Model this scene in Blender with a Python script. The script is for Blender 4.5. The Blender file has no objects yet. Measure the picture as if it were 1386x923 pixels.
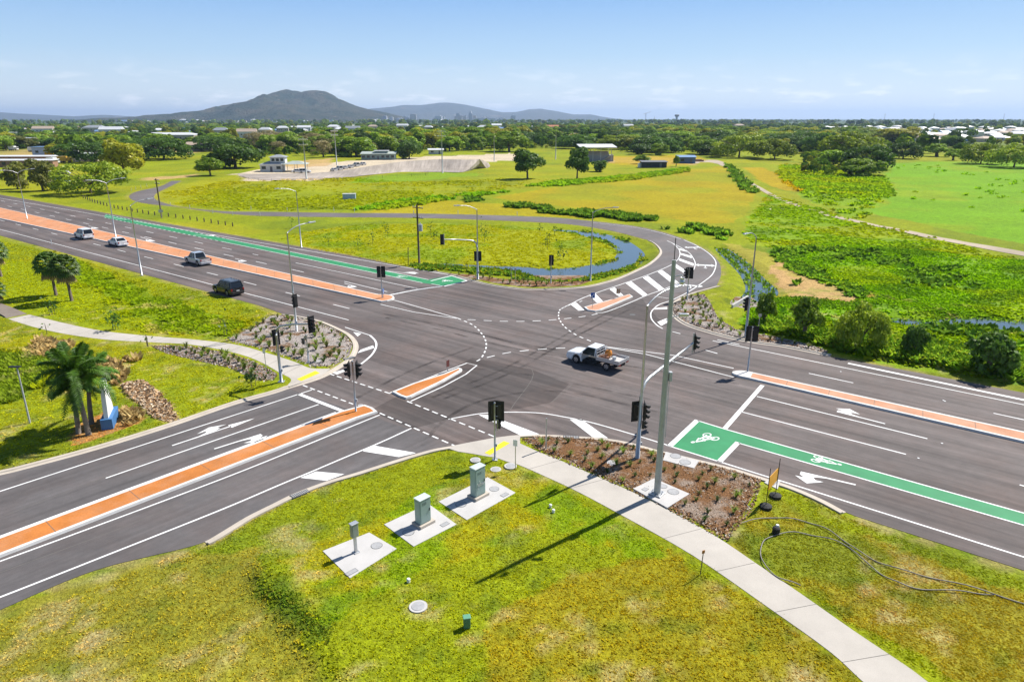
import bpy, bmesh, math, random
import numpy as np
from mathutils import Vector, Matrix
from mathutils.geometry import tessellate_polygon

random.seed(7); rng = np.random.default_rng(7)
PI = math.pi
scene = bpy.context.scene
COL = scene.collection

# ------------------------------------------------------------------ camera, sky, sun, exposure
H = 21.0                                     # drone height above the road
F_PX, CX, CY, YH = 930.0, 693.0, 461.5, 161.0
PITCH = math.atan((CY - YH) / F_PX)
cam = bpy.data.cameras.new('camera'); camo = bpy.data.objects.new('camera', cam); COL.objects.link(camo)
camo.location = (0, 0, H); camo.rotation_euler = (PI/2 - PITCH, 0, 0)
cam.sensor_width = 36.0; cam.lens = 36.0 * F_PX / 1386.0
cam.clip_start = 0.5; cam.clip_end = 80000
scene.camera = camo

SUN_EL, SUN_AZ = math.radians(47.7), math.radians(52.6)      # azimuth clockwise from +Y
sd = Vector((math.sin(SUN_AZ)*math.cos(SUN_EL), math.cos(SUN_AZ)*math.cos(SUN_EL), math.sin(SUN_EL)))
sun = bpy.data.lights.new('sun', 'SUN'); suno = bpy.data.objects.new('sun', sun); COL.objects.link(suno)
sun.energy = 4.3; sun.angle = math.radians(0.5); sun.color = (1.0, 0.955, 0.88)
suno.rotation_euler = sd.to_track_quat('Z', 'Y').to_euler(); suno.location = (0, 0, 300)

world = bpy.data.worlds.new('World'); scene.world = world; world.use_nodes = True
wn, wl = world.node_tree.nodes, world.node_tree.links
wn.clear()
wout = wn.new('ShaderNodeOutputWorld'); wbg = wn.new('ShaderNodeBackground'); wbg.inputs['Strength'].default_value = 0.06
sky = wn.new('ShaderNodeTexSky'); sky.sky_type = 'NISHITA'; sky.sun_disc = False
sky.sun_elevation = SUN_EL; sky.sun_rotation = SUN_AZ; sky.altitude = 20; sky.air_density = 1.0; sky.dust_density = 0.15; sky.ozone_density = 3.0
# small fair-weather clouds low over the horizon
tc = wn.new('ShaderNodeTexCoord'); sep = wn.new('ShaderNodeSeparateXYZ'); wl.new(tc.outputs['Generated'], sep.inputs[0])
mp = wn.new('ShaderNodeMapping'); mp.inputs['Scale'].default_value = (9, 9, 42); wl.new(tc.outputs['Generated'], mp.inputs[0])
cn = wn.new('ShaderNodeTexNoise'); cn.inputs['Scale'].default_value = 2.2; cn.inputs['Detail'].default_value = 7; cn.inputs['Roughness'].default_value = 0.55
wl.new(mp.outputs[0], cn.inputs['Vector'])
cr = wn.new('ShaderNodeValToRGB'); cr.color_ramp.elements[0].position = 0.54; cr.color_ramp.elements[1].position = 0.66
wl.new(cn.outputs[0], cr.inputs[0])
er = wn.new('ShaderNodeValToRGB'); e = er.color_ramp.elements
e[0].position = 0.004; e[0].color = (0.45, 0.45, 0.45, 1); e[1].position = 0.075; e[1].color = (0, 0, 0, 1)
k = e.new(0.022); k.color = (0.95, 0.95, 0.95, 1); k = e.new(0.045); k.color = (0.35, 0.35, 0.35, 1)
wl.new(sep.outputs['Z'], er.inputs[0])
hr = wn.new('ShaderNodeValToRGB'); e2 = hr.color_ramp.elements      # clear tropical air: pale over the horizon, blue above
e2[0].position = 0.0; e2[0].color = (0.76, 0.82, 0.86, 1); e2[1].position = 0.34; e2[1].color = (0.13, 0.28, 0.60, 1)
for ps, cl in ((0.03, (0.68, 0.79, 0.87)), (0.08, (0.44, 0.635, 0.84)), (0.15, (0.25, 0.46, 0.80))): k = e2.new(ps); k.color = (*cl, 1)
wl.new(sep.outputs['Z'], hr.inputs[0])
hs = wn.new('ShaderNodeVectorMath'); hs.operation = 'SCALE'; hs.inputs['Scale'].default_value = 10.6; wl.new(hr.outputs[0], hs.inputs[0])
hf = wn.new('ShaderNodeMapRange'); hf.inputs[1].default_value = 0.18; hf.inputs[2].default_value = 0.5; hf.inputs[3].default_value = 0.88; hf.inputs[4].default_value = 0.0; wl.new(sep.outputs['Z'], hf.inputs[0])
hz = wn.new('ShaderNodeMixRGB'); wl.new(hf.outputs[0], hz.inputs[0]); wl.new(sky.outputs[0], hz.inputs[1]); wl.new(hs.outputs[0], hz.inputs[2])
mm = wn.new('ShaderNodeMath'); mm.operation = 'MULTIPLY'; wl.new(cr.outputs[0], mm.inputs[0]); wl.new(er.outputs[0], mm.inputs[1])
mm2 = wn.new('ShaderNodeMath'); mm2.operation = 'MULTIPLY'; mm2.inputs[1].default_value = 0.75; wl.new(mm.outputs[0], mm2.inputs[0])
mx = wn.new('ShaderNodeMixRGB'); wl.new(mm2.outputs[0], mx.inputs[0]); wl.new(hz.outputs[0], mx.inputs[1]); mx.inputs[2].default_value = (11, 11.2, 11.5, 1)
wl.new(mx.outputs[0], wbg.inputs['Color']); wl.new(wbg.outputs[0], wout.inputs['Surface'])

vs = scene.view_settings
vs.view_transform = 'Standard'; vs.look = 'None'; vs.gamma = 1.0; vs.use_curve_mapping = False
vs.exposure = 0.88
scene.cycles.max_bounces = 6; scene.cycles.diffuse_bounces = 2; scene.cycles.glossy_bounces = 2
scene.cycles.transmission_bounces = 3; scene.cycles.transparent_max_bounces = 6; scene.cycles.volume_bounces = 0
scene.cycles.use_denoising = True

# ------------------------------------------------------------------ survey: picture measurements turned into plan coordinates
def P(px, py, z=0.0):
    u = (px-CX)/F_PX; v = (py-CY)/F_PX
    t = (H-z) / (math.sin(PITCH) + v*math.cos(PITCH))
    return Vector((u*t, (math.cos(PITCH)-v*math.sin(PITCH))*t, z))
def PL(pts, z=0.0): return [P(x, y, z) for x, y in pts]
def mpp(py, z=0.0):                                     # metres per photo pixel at a ground row
    v = (py-CY)/F_PX
    return (H-z)/(math.sin(PITCH)+v*math.cos(PITCH))/F_PX
def height_at(base, ytop):                              # height of something standing at ground point base whose top is at row ytop
    v = (ytop-CY)/F_PX
    return H - base.y*(math.sin(PITCH)+v*math.cos(PITCH))/(math.cos(PITCH)-v*math.sin(PITCH)) 
def v2(p): return np.array([p[0], p[1]], float)
def fit(pts, e0=0.0, e1=0.0):                           # straight line through measured points, lengthened at both ends
    q = np.array([v2(P(x, y)) for x, y in pts]); c = q.mean(0)
    d = np.linalg.svd(q-c)[2][0]
    if d @ (q[-1]-q[0]) < 0: d = -d
    s = (q-c) @ d
    a, b = c+d*(s[0]-e0), c+d*(s[-1]+e1)
    return [Vector((a[0], a[1], 0)), Vector((b[0], b[1], 0))]
def spline(pts, n=8, closed=False):
    pts = [Vector((p[0], p[1], 0)) for p in pts]; out = []; m = len(pts)
    for i in range(m if closed else m-1):
        p1, p2 = pts[i], pts[(i+1) % m]
        p0 = pts[i-1] if (closed or i > 0) else p1*2-p2
        p3 = pts[(i+2) % m] if (closed or i+2 < m) else p2*2-p1
        for k in range(n):
            t = k/n
            out.append(0.5*((2*p1)+(p2-p0)*t+(2*p0-5*p1+4*p2-p3)*t*t+(3*p1-p0-3*p2+p3)*t**3))
    if not closed: out.append(pts[-1])
    return out
def S(pts, n=6): return spline(PL(pts), n)

# ------------------------------------------------------------------ numpy noise and polygon tests
def _h(ix, iy, s):
    n = (ix.astype(np.int64)*374761393 + iy.astype(np.int64)*668265263 + s*974634777) & 0x7fffffff
    n = ((n ^ (n >> 13))*1274126177) & 0x7fffffff
    return ((n ^ (n >> 16)) & 0xffff)/65535.0
def vnoise(x, y, s=0):
    x = np.asarray(x, float); y = np.asarray(y, float)
    ix, iy = np.floor(x), np.floor(y); fx, fy = x-ix, y-iy
    fx = fx*fx*(3-2*fx); fy = fy*fy*(3-2*fy)
    a, b, c, d = _h(ix, iy, s), _h(ix+1, iy, s), _h(ix, iy+1, s), _h(ix+1, iy+1, s)
    return (a*(1-fx)+b*fx)*(1-fy)+(c*(1-fx)+d*fx)*fy
def fbm(x, y, s=0, o=4):
    r = 0; a = 0.5
    for k in range(o):
        r = r+a*vnoise(np.asarray(x)*2**k, np.asarray(y)*2**k, s+k*17); a *= 0.5
    return r/(1-0.5**o)
def inside(x, y, poly):
    x = np.asarray(x, float); y = np.asarray(y, float); r = np.zeros(x.shape, bool); n = len(poly)
    xs = [p[0] for p in poly]; ys = [p[1] for p in poly]
    for i in range(n):
        x1, y1, x2, y2 = xs[i-1], ys[i-1], xs[i], ys[i]
        if y1 == y2: continue
        c = ((y1 > y) != (y2 > y)) & (x < (x2-x1)*(y-y1)/(y2-y1)+x1)
        r ^= c
    return r
def pdist(x, y, line, closed=False):
    x = np.asarray(x, float); y = np.asarray(y, float); best = np.full(x.shape, 1e9); n = len(line)
    for i in range(0 if closed else 1, n):
        ax, ay, bx, by = line[i-1][0], line[i-1][1], line[i][0], line[i][1]
        dx, dy = bx-ax, by-ay; L = dx*dx+dy*dy+1e-9
        t = np.clip(((x-ax)*dx+(y-ay)*dy)/L, 0, 1)
        best = np.minimum(best, (x-ax-t*dx)**2+(y-ay-t*dy)**2)
    return np.sqrt(best)
def sstep(a, b, x):
    t = np.clip((x-a)/(b-a), 0, 1); return t*t*(3-2*t)

# ------------------------------------------------------------------ materials
def newmat(name):
    m = bpy.data.materials.new(name); m.use_nodes = True; m.node_tree.nodes.clear()
    return m, m.node_tree.nodes, m.node_tree.links
def coords(n, l, scale=(1, 1, 1), rot=0.0):
    t = n.new('ShaderNodeTexCoord'); mp = n.new('ShaderNodeMapping')
    mp.inputs['Scale'].default_value = scale; 
    if rot:
        m0 = n.new('ShaderNodeMapping'); m0.inputs['Rotation'].default_value = (0, 0, rot)
        l.new(t.outputs['Object'], m0.inputs[0]); l.new(m0.outputs[0], mp.inputs[0])
    else: l.new(t.outputs['Object'], mp.inputs[0])
    return mp.outputs[0]
def noise(n, l, vec, scale, detail=4, rough=0.6):
    t = n.new('ShaderNodeTexNoise'); t.inputs['Scale'].default_value = scale; t.inputs['Detail'].default_value = detail; t.inputs['Roughness'].default_value = rough
    l.new(vec, t.inputs['Vector']); return t.outputs[0]
def mrange(n, l, x, a, b, lo, hi):
    t = n.new('ShaderNodeMapRange'); t.inputs[1].default_value = a; t.inputs[2].default_value = b; t.inputs[3].default_value = lo; t.inputs[4].default_value = hi
    l.new(x, t.inputs[0]); return t.outputs[0]
def mul(n, l, a, b):
    t = n.new('ShaderNodeMath'); t.operation = 'MULTIPLY'
    for i, v in ((0, a), (1, b)):
        if isinstance(v, (int, float)): t.inputs[i].default_value = v
        else: l.new(v, t.inputs[i])
    return t.outputs[0]
def scalecol(n, l, col, fac):
    t = n.new('ShaderNodeVectorMath'); t.operation = 'SCALE'
    if isinstance(col, (tuple, list)): t.inputs[0].default_value = col[:3]
    else: l.new(col, t.inputs[0])
    if isinstance(fac, (int, float)): t.inputs['Scale'].default_value = fac
    else: l.new(fac, t.inputs['Scale'])
    return t.outputs[0]
def mixcol(n, l, f, a, b):
    t = n.new('ShaderNodeMixRGB')
    for i, v in ((0, f), (1, a), (2, b)):
        if isinstance(v, (int, float)): t.inputs[i].default_value = v
        elif isinstance(v, (tuple, list)): t.inputs[i].default_value = (*v[:3], 1)
        else: l.new(v, t.inputs[i])
    return t.outputs[0]
def bumpn(n, l, h, strength, dist=0.02):
    b = n.new('ShaderNodeBump'); b.inputs['Strength'].default_value = strength; b.inputs['Distance'].default_value = dist
    l.new(h, b.inputs['Height']); return b.outputs[0]
def finish(n, l, col, rough=0.7, metal=0.0, normal=None, spec=0.5, coat=0.0):
    p = n.new('ShaderNodeBsdfPrincipled'); o = n.new('ShaderNodeOutputMaterial')
    if isinstance(col, (tuple, list)): p.inputs['Base Color'].default_value = (*col[:3], 1)
    else: l.new(col, p.inputs['Base Color'])
    if isinstance(rough, (int, float)): p.inputs['Roughness'].default_value = rough
    else: l.new(rough, p.inputs['Roughness'])
    p.inputs['Metallic'].default_value = metal; p.inputs['Specular IOR Level'].default_value = spec; p.inputs['Coat Weight'].default_value = coat
    if normal is not None: l.new(normal, p.inputs['Normal'])
    l.new(p.outputs[0], o.inputs['Surface']); return p
MATS = {}
def mat(name, col, rough=0.6, metal=0.0, var=0.15, vs=2.0, bump=0.0, bs=20.0, spec=0.5, coat=0.0, fine=0.0):
    if name in MATS: return MATS[name]
    m, n, l = newmat(name); v = coords(n, l)
    f = mrange(n, l, noise(n, l, v, vs, 5), 0.3, 0.7, 1-var, 1+var)
    if fine: f = mul(n, l, f, mrange(n, l, noise(n, l, v, bs, 2), 0.3, 0.7, 1-fine, 1+fine))
    nm = bumpn(n, l, noise(n, l, v, bs, 3), bump) if bump else None
    finish(n, l, scalecol(n, l, col, f), rough, metal, nm, spec, coat); MATS[name] = m
    return m

def foliage(name, c1, c2, trans=0.35, attr=False):
    """leaf material: each copy and each clump gets its own tint; some light passes through"""
    if name in MATS: return MATS[name]
    m, n, l = newmat(name); v = coords(n, l)
    oi = n.new('ShaderNodeObjectInfo')
    a = noise(n, l, v, 0.55, 3); b = mrange(n, l, a, 0.35, 0.65, 0, 1)
    c = mixcol(n, l, b, c1, c2)
    c = scalecol(n, l, c, mrange(n, l, oi.outputs['Random'], 0, 1, 0.72, 1.3))
    c = scalecol(n, l, c, mrange(n, l, noise(n, l, v, 3.5, 2), 0.3, 0.7, 0.65, 1.35))
    d = n.new('ShaderNodeBsdfDiffuse'); t = n.new('ShaderNodeBsdfTranslucent'); x = n.new('ShaderNodeMixShader'); o = n.new('ShaderNodeOutputMaterial')
    g = n.new('ShaderNodeBsdfGlossy'); g.inputs['Roughness'].default_value = 0.5; x2 = n.new('ShaderNodeMixShader'); x2.inputs[0].default_value = 0.025
    l.new(c, d.inputs[0]); l.new(scalecol(n, l, c, trans*2), t.inputs[0]); x = n.new('ShaderNodeAddShader')
    l.new(d.outputs[0], x.inputs[0]); l.new(t.outputs[0], x.inputs[1]); l.new(x.outputs[0], x2.inputs[1]); l.new(g.outputs[0], x2.inputs[2])
    l.new(x2.outputs[0], o.inputs['Surface']); MATS[name] = m
    return m
def attr_foliage(name, trans=0.3):
    if name in MATS: return MATS[name]
    m, n, l = newmat(name)
    at = n.new('ShaderNodeAttribute'); at.attribute_name = 'Col'
    d = n.new('ShaderNodeBsdfDiffuse'); t = n.new('ShaderNodeBsdfTranslucent'); x = n.new('ShaderNodeMixShader'); o = n.new('ShaderNodeOutputMaterial')
    x = n.new('ShaderNodeAddShader')
    l.new(at.outputs['Color'], d.inputs[0]); l.new(scalecol(n, l, at.outputs['Color'], trans*2), t.inputs[0]); l.new(d.outputs[0], x.inputs[0]); l.new(t.outputs[0], x.inputs[1]); l.new(x.outputs[0], o.inputs['Surface'])
    MATS[name] = m; return m

def asphalt(name, base, ang, streak=0.22):
    m, n, l = newmat(name)
    s = coords(n, l, (0.02, 0.55, 1), ang); s2 = coords(n, l, (0.05, 2.2, 1), ang); v = coords(n, l)
    f = mrange(n, l, noise(n, l, s, 1.6, 4, 0.55), 0.33, 0.67, 1-streak, 1+streak)
    f = mul(n, l, f, mrange(n, l, noise(n, l, s2, 1.2, 4, 0.6), 0.33, 0.67, 1-streak*.5, 1+streak*.5))
    f = mul(n, l, f, mrange(n, l, noise(n, l, v, 0.10, 4), 0.3, 0.7, 0.80, 1.20))
    f = mul(n, l, f, mrange(n, l, noise(n, l, v, 1.3, 5, 0.7), 0.3, 0.7, 0.88, 1.12))
    f = mul(n, l, f, mrange(n, l, noise(n, l, v, 45, 2), 0.25, 0.75, 0.8, 1.2))
    c = scalecol(n, l, base, f)
    c = mixcol(n, l, mrange(n, l, noise(n, l, v, 0.16, 5, 0.65), 0.45, 0.65, 0, 0.6), c, scalecol(n, l, (base[0]*1.08, base[1]*0.93, base[2]*0.86), f))
    c = mixcol(n, l, mrange(n, l, noise(n, l, v, 2.3, 3, 0.8), 0.68, 0.76, 0, 0.5), c, (0.035, 0.031, 0.03))
    finish(n, l, c, 0.82, 0, bumpn(n, l, noise(n, l, v, 60, 2), 0.25, 0.01), 0.3)
    return m
A_MAIN = math.radians(39.0); A_SW = math.radians(-49.5)
M_ASPH = asphalt('asphalt', (0.114, 0.096, 0.091), A_MAIN, .28)
M_ASPH_SW = asphalt('asphalt_side', (0.108, 0.099, 0.099), A_SW, 0.16)
M_ASPH_NE = asphalt('asphalt_slip', (0.125, 0.113, 0.112), A_SW, 0.10)
M_ASPH_NEW = asphalt('asphalt_patch', (0.074, 0.062, 0.058), A_MAIN, 0.3)

def worn(name, col, wear):
    m, n, l = newmat(name); v = coords(n, l)
    w = mrange(n, l, noise(n, l, v, 5.0, 6, 0.75), 0.60, 0.72, 0, wear)
    c = mixcol(n, l, w, scalecol(n, l, col, mrange(n, l, noise(n, l, v, 0.7, 4), 0.3, 0.7, 0.86, 1.1)), (0.12, 0.11, 0.11))
    finish(n, l, c, 0.7, 0, None, 0.3); return m
M_PAINT = worn('road_paint', (0.74, 0.74, 0.73), 0.55)
M_GREEN = worn('green_paint', (0.026, 0.225, 0.088), 0.45)
M_YELLOW = worn('tactile_yellow', (0.72, 0.60, 0.02), 0.2)
M_CONC = mat('concrete', (0.46, 0.405, 0.34), 0.85, 0, 0.13, 0.6, 0.1, 40, 0.25, fine=0.08)
M_PATH = mat('path_concrete', (0.43, 0.395, 0.35), 0.85, 0, 0.12, 0.35, 0.1, 40, 0.25, fine=0.07)
M_PAD = mat('pad_concrete', (0.47, 0.455, 0.44), 0.85, 0, 0.08, 0.8, 0.1, 40, 0.25, fine=0.05)
M_KERBW = mat('median_kerb_white', (0.60, 0.585, 0.56), 0.8, 0, 0.12, 1.0, 0.05, 30, 0.25)
def paving(name, col, dust):
    m, n, l = newmat(name); v = coords(n, l)
    c = scalecol(n, l, col, mrange(n, l, noise(n, l, v, 0.5, 5), 0.3, 0.7, 0.84, 1.16)); c = scalecol(n, l, c, mrange(n, l, noise(n, l, v, 14, 2), 0.3, 0.7, 0.84, 1.16))
    c = mixcol(n, l, mrange(n, l, noise(n, l, v, 0.35, 6, 0.7), 0.45, 0.72, 0, dust), c, (0.50, 0.38, 0.29)); c = mixcol(n, l, mrange(n, l, noise(n, l, v, 1.7, 6, 0.8), 0.60, 0.75, 0, 0.6), c, (0.14, 0.09, 0.06))
    finish(n, l, c, 0.9, 0, bumpn(n, l, noise(n, l, v, 14, 3), 0.15), 0.2); return m
M_ORANGE = paving('median_orange', (0.46, 0.165, 0.040), 0.25); M_SALMON = paving('median_salmon', (0.50, 0.215, 0.10), 0.4); M_TERRA = paving('median_terracotta', (0.50, 0.25, 0.15), 0.5)
M_JOINT = mat('joint', (0.12, 0.11, 0.10), 0.9)
M_GALV = mat('galvanised_steel', (0.46, 0.47, 0.48), 0.42, 0.7, 0.12, 3.0)
M_BLACK = mat('black_plastic', (0.008, 0.008, 0.009), 0.5, 0, 0.2)
M_BOARD = mat('signal_board', (0.006, 0.006, 0.007), 0.65, 0, 0.2)
M_RUBBER = mat('rubber', (0.012, 0.012, 0.012), 0.8)
M_WHITE = mat('white_paint_metal', (0.72, 0.72, 0.71), 0.35, 0, 0.05)
M_ALU = mat('aluminium', (0.55, 0.56, 0.57), 0.35, 0.6, 0.1)
M_TIMBER = mat('weathered_timber', (0.10, 0.075, 0.055), 0.9, 0, 0.3, 4, 0.3, 30)
M_BARK = mat('bark', (0.13, 0.10, 0.075), 0.95, 0, 0.3, 3, 0.4, 12)
M_PALMBARK = mat('palm_bark', (0.20, 0.165, 0.13), 0.95, 0, 0.25, 5, 0.4, 10)
M_CAB = mat('cabinet_green', (0.27, 0.37, 0.35), 0.45, 0.0, 0.06, 1)
M_LID = mat('pit_lid', (0.33, 0.33, 0.335), 0.8, 0, 0.15, 6)
M_LIDEDGE = mat('lid_edge', (0.10, 0.10, 0.10), 0.8)

# ------------------------------------------------------------------ object helpers
def link(o, parent=None):
    COL.objects.link(o)
    if parent is not None: o.parent = parent
    return o
def tag(o, label, cat, group=None, kind=None):
    if label: o['label'] = label
    if cat: o['category'] = cat
    if group: o['group'] = group
    if kind: o['kind'] = kind
    return o
def thing(name, label, cat, loc, rz=0.0, group=None):
    o = bpy.data.objects.new(name, None); o.location = loc; o.rotation_euler = (0, 0, rz); o.empty_display_size = 0.3
    return tag(link(o), label, cat, group)
def mesh_obj(name, me, m=None, parent=None, kind=None):
    if m is not None and not me.materials: me.materials.append(m)
    o = link(bpy.data.objects.new(name, me), parent)
    if kind: o['kind'] = kind
    return o
def bobj(name, bm, m, parent=None, kind=None, smooth=False):
    me = bpy.data.meshes.new(name); bm.normal_update(); bm.to_mesh(me); bm.free()
    if smooth:
        for p in me.polygons: p.use_smooth = True
    return mesh_obj(name, me, m, parent, kind)
def copy_tree(o, loc, rz=0.0, sc=1.0, label=None, group=None):
    c = o.copy(); COL.objects.link(c); c.location = loc; c.rotation_euler = (0, 0, rz)
    c.scale = (sc, sc, sc) if isinstance(sc, (int, float)) else sc
    if label: c['label'] = label
    if group: c['group'] = group
    for ch in KIDS.get(o.name, []):
        d = ch.copy(); COL.objects.link(d); d.parent = c
        for g in KIDS.get(ch.name, []):
            q = g.copy(); COL.objects.link(q); q.parent = d
    return c
KIDS = {}
def index_kids(root):
    def rec(o):
        ks = list(o.children); KIDS[o.name] = ks
        for k in ks: rec(k)
    rec(root)

def box(bm, cx, cy, cz, sx, sy, sz, bev=0.0, rot=None):
    """box with centre and full sizes"""
    r = bmesh.ops.create_cube(bm, size=1.0)['verts']
    M = Matrix.Translation((cx, cy, cz)) @ (rot if rot is not None else Matrix()) @ Matrix.Diagonal((sx, sy, sz, 1))
    bmesh.ops.transform(bm, matrix=M, verts=r)
    if bev:
        es = list({e for v in r for e in v.link_edges})
        bmesh.ops.bevel(bm, geom=es, offset=bev, segments=2, affect='EDGES', profile=0.5)
def tube(bm, pts, rad, n=10, caps=True):
    pts = [Vector(p) for p in pts]; rings = []
    if isinstance(rad, (int, float)): rad = [rad]*len(pts)
    for i, p in enumerate(pts):
        d = (pts[min(i+1, len(pts)-1)]-pts[max(i-1, 0)]).normalized()
        a = d.cross(Vector((0, 0, 1)) if abs(d.z) < 0.95 else Vector((1, 0, 0))).normalized(); b = d.cross(a)
        rings.append([bm.verts.new(p+rad[i]*(a*math.cos(2*PI*k/n)+b*math.sin(2*PI*k/n))) for k in range(n)])
    for r0, r1 in zip(rings, rings[1:]):
        for k in range(n): bm.faces.new((r0[k], r0[(k+1) % n], r1[(k+1) % n], r1[k]))
    if caps: bm.faces.new(rings[0]); bm.faces.new(rings[-1][::-1])
def disc(bm, c, r, h, n=24):
    tube(bm, [c, (c[0], c[1], c[2]+h)], r, n)
def prism(bm, poly, z0, z1):
    """poly: plan points; solid between z0 and z1"""
    lo = [bm.verts.new((p[0], p[1], z0)) for p in poly]; hi = [bm.verts.new((p[0], p[1], z1)) for p in poly]
    n = len(poly)
    for i in range(n):
        try: bm.faces.new((lo[i], lo[(i+1) % n], hi[(i+1) % n], hi[i]))
        except ValueError: pass
    for t in tessellate_polygon([[Vector((p[0], p[1], 0)) for p in poly]]):
        try: bm.faces.new([hi[i] for i in t])
        except ValueError: pass
def sheet(bm, poly, z):
    vs_ = [bm.verts.new((p[0], p[1], z)) for p in poly]
    for t in tessellate_polygon([[Vector((p[0], p[1], 0)) for p in poly]]):
        f = None
        try: f = bm.faces.new([vs_[i] for i in t])
        except ValueError: continue
        f.normal_update()
        if f.normal.z < 0: f.normal_flip()
def offset(line, d):
    """plan polyline moved sideways by d (to its left)"""
    out = []; n = len(line)
    for i in range(n):
        a, b = line[max(i-1, 0)], line[min(i+1, n-1)]
        t = Vector((b[0]-a[0], b[1]-a[1], 0)).normalized()
        out.append(Vector((line[i][0]-t.y*d, line[i][1]+t.x*d, 0)))
    return out
def ribbon(bm, line, w, z):
    a, b = offset(line, w/2), offset(line, -w/2)
    va = [bm.verts.new((p.x, p.y, z)) for p in a]; vb = [bm.verts.new((p.x, p.y, z)) for p in b]
    for i in range(len(line)-1): bm.faces.new((vb[i], vb[i+1], va[i+1], va[i]))
def profile_sweep(bm, line, prof):
    """prof: list of (sideways, z) from left to right of the line"""
    cols = [[bm.verts.new((p.x, p.y, z)) for p in offset(line, d)] for d, z in prof]
    for c0, c1 in zip(cols, cols[1:]):
        for i in range(len(line)-1): bm.faces.new((c1[i], c1[i+1], c0[i+1], c0[i]))
    for k in (0, -1):
        try: bm.faces.new([c[k] for c in cols])
        except ValueError: pass
def walk(line, step):
    """points and directions along a polyline every step metres"""
    out = []; acc = 0.0
    for a, b in zip(line, line[1:]):
        L = (b-a).length; d = (b-a)/max(L, 1e-6)
        while acc <= L: out.append((a+d*acc, d)); acc += step
        acc -= L
    return out
def cut(line, s0, s1):
    """the stretch of a polyline between two arc lengths"""
    out = []; acc = 0.0
    for a, b in zip(line, line[1:]):
        L = (b-a).length
        if L < 1e-9: continue
        if acc+L >= s0 and acc <= s1:
            t0, t1 = max(0, (s0-acc)/L), min(1, (s1-acc)/L)
            if not out: out.append(a.lerp(b, t0))
            out.append(a.lerp(b, t1))
        acc += L
    return out
def length(line): return sum((b-a).length for a, b in zip(line, line[1:]))

# ------------------------------------------------------------------ plan of the junction (survey points)
L_N_EDGE = fit([(0,265),(154,289),(208,298),(295,315),(400,332.5),(461,346)], 160, 0)
L_S_EDGE = fit([(0,320),(87,340),(188,372),(289,394),(350,415)], 130, 0)
K_NW = S([(384,425.5),(400,427),(433,434),(458,444),(476,454),(485,467),(481,482),(469,493),(438,511),(388,527)], 6)
SW_N = S([(388,527),(370,533),(317,548),(233,577),(133,608),(33,635),(0,643)], 4)
d_ = (SW_N[-1]-SW_N[-5]).normalized(); SW_N.append(SW_N[-1]+d_*45)
SW_S = S([(0,825),(87,787),(143,767),(200,753),(247,742),(277,733),(300,720),(333,700),(367,683),(400,667),(443,651),(481,640),(531,624),(582,609),(615,603)], 4)
d_ = (SW_S[0]-SW_S[4]).normalized(); SW_S.insert(0, SW_S[0]+d_*45)
K_SE = S([(615,603),(640,598),(673,592),(705,588.5),(730,588),(781,590.5),(824,594),(857,600),(890,609),(932,619),(986,632),(1035,647),(1073,659),(1113,676),(1145,693)], 5)
E_SE = fit([(1159,697),(1217,718),(1275,737),(1333,755),(1386,770)], 0, 60)
E_NE = fit([(1140,486),(1223,500),(1279,510),(1334,521),(1386,533)], 0, 90)
K_NE = S([(1123,482.5),(1060,470),(1030,466),(993,459.5),(958,450.5),(927,440),(912,430),(905,420),(911,409),(932,398),(970,387)], 6)
NE_OUT = S([(970,387),(976,371),(973,355),(960,342),(945,333),(922,322.5),(895,314),(857,306),(801,299.5),(745,294.5),(645,291),(545,289),(462,288.5),(367,287),(300,286),(240,280),(200,276),(180,271),(175,265),(187,259),(217,252.5),(232,245)], 6)
NE_IN = S([(246,245),(217,259),(209,265),(214,272),(250,281.5),(317,290),(380,293),(461,294),(562,295),(662,298),(762,303),(822,311.5),(862,321),(882,327),(893,335),(895.5,344),(882,357),(862,367.5),(839,377.5),(821,383),(794,389),(756,392),(718,392.5),(700,391.5)], 6)
K_N = S([(700,391.5),(666,387),(640,381),(613,373.5),(585,368)], 5)
OUTLINE = [L_N_EDGE[0]]
ROAD = ([L_S_EDGE[0], L_S_EDGE[1]]+K_NW+SW_N[1:]+SW_S+K_SE[1:]+E_SE+E_NE[::-1]+K_NE+NE_OUT[1:]+NE_IN+K_N[1:]+[L_N_EDGE[1], L_N_EDGE[0]])
ROADXY = [(p.x, p.y) for p in ROAD]

PATH_E = [S([(1165,923),(1121,883),(1041.6,826),(937.6,754),(841.6,699.5),(781,667),(740.6,648),(702,631),(687,627),(672,621.6),(656,619)], 4),
          S([(1252,923),(1225,903),(1155,856),(1081,804),(1022,764),(967,727),(902,691),(854,667),(811,648),(756,624),(730.5,614),(704,602)], 4)]
dE = (PATH_E[0][0]-PATH_E[0][6]).normalized()
for q in PATH_E: q.insert(0, q[0]+dE*16)
PATH_E_POLY = PATH_E[0]+PL([(640,616),(620,613),(608,609)])+PL([(613,605),(640,599.6),(673,594),(704,590.5)])+PATH_E[1][::-1]
PATH_W = [S([(40,427),(87,438.5),(138.5,449),(202,456),(260,460.5),(317.5,467.5),(361,479),(400,491.5),(420,499.5),(447,500.5)], 5),
          S([(11.5,433),(43,443),(87,453),(144,461),(202,464.5),(260,468),(317.5,479),(350,490),(378,505.5),(394,514.6),(389,523.5)], 5)]
PATH_W_POLY = PATH_W[0]+PL([(436,509.5),(415,517),(392,524.5)])+PATH_W[1][::-1]
TRACK_OLD = [S([(-160,345),(-60,395),(0,411),(40,427)], 4), S([(-200,360),(-90,404),(-10,422),(11.5,433)], 4)]

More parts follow.
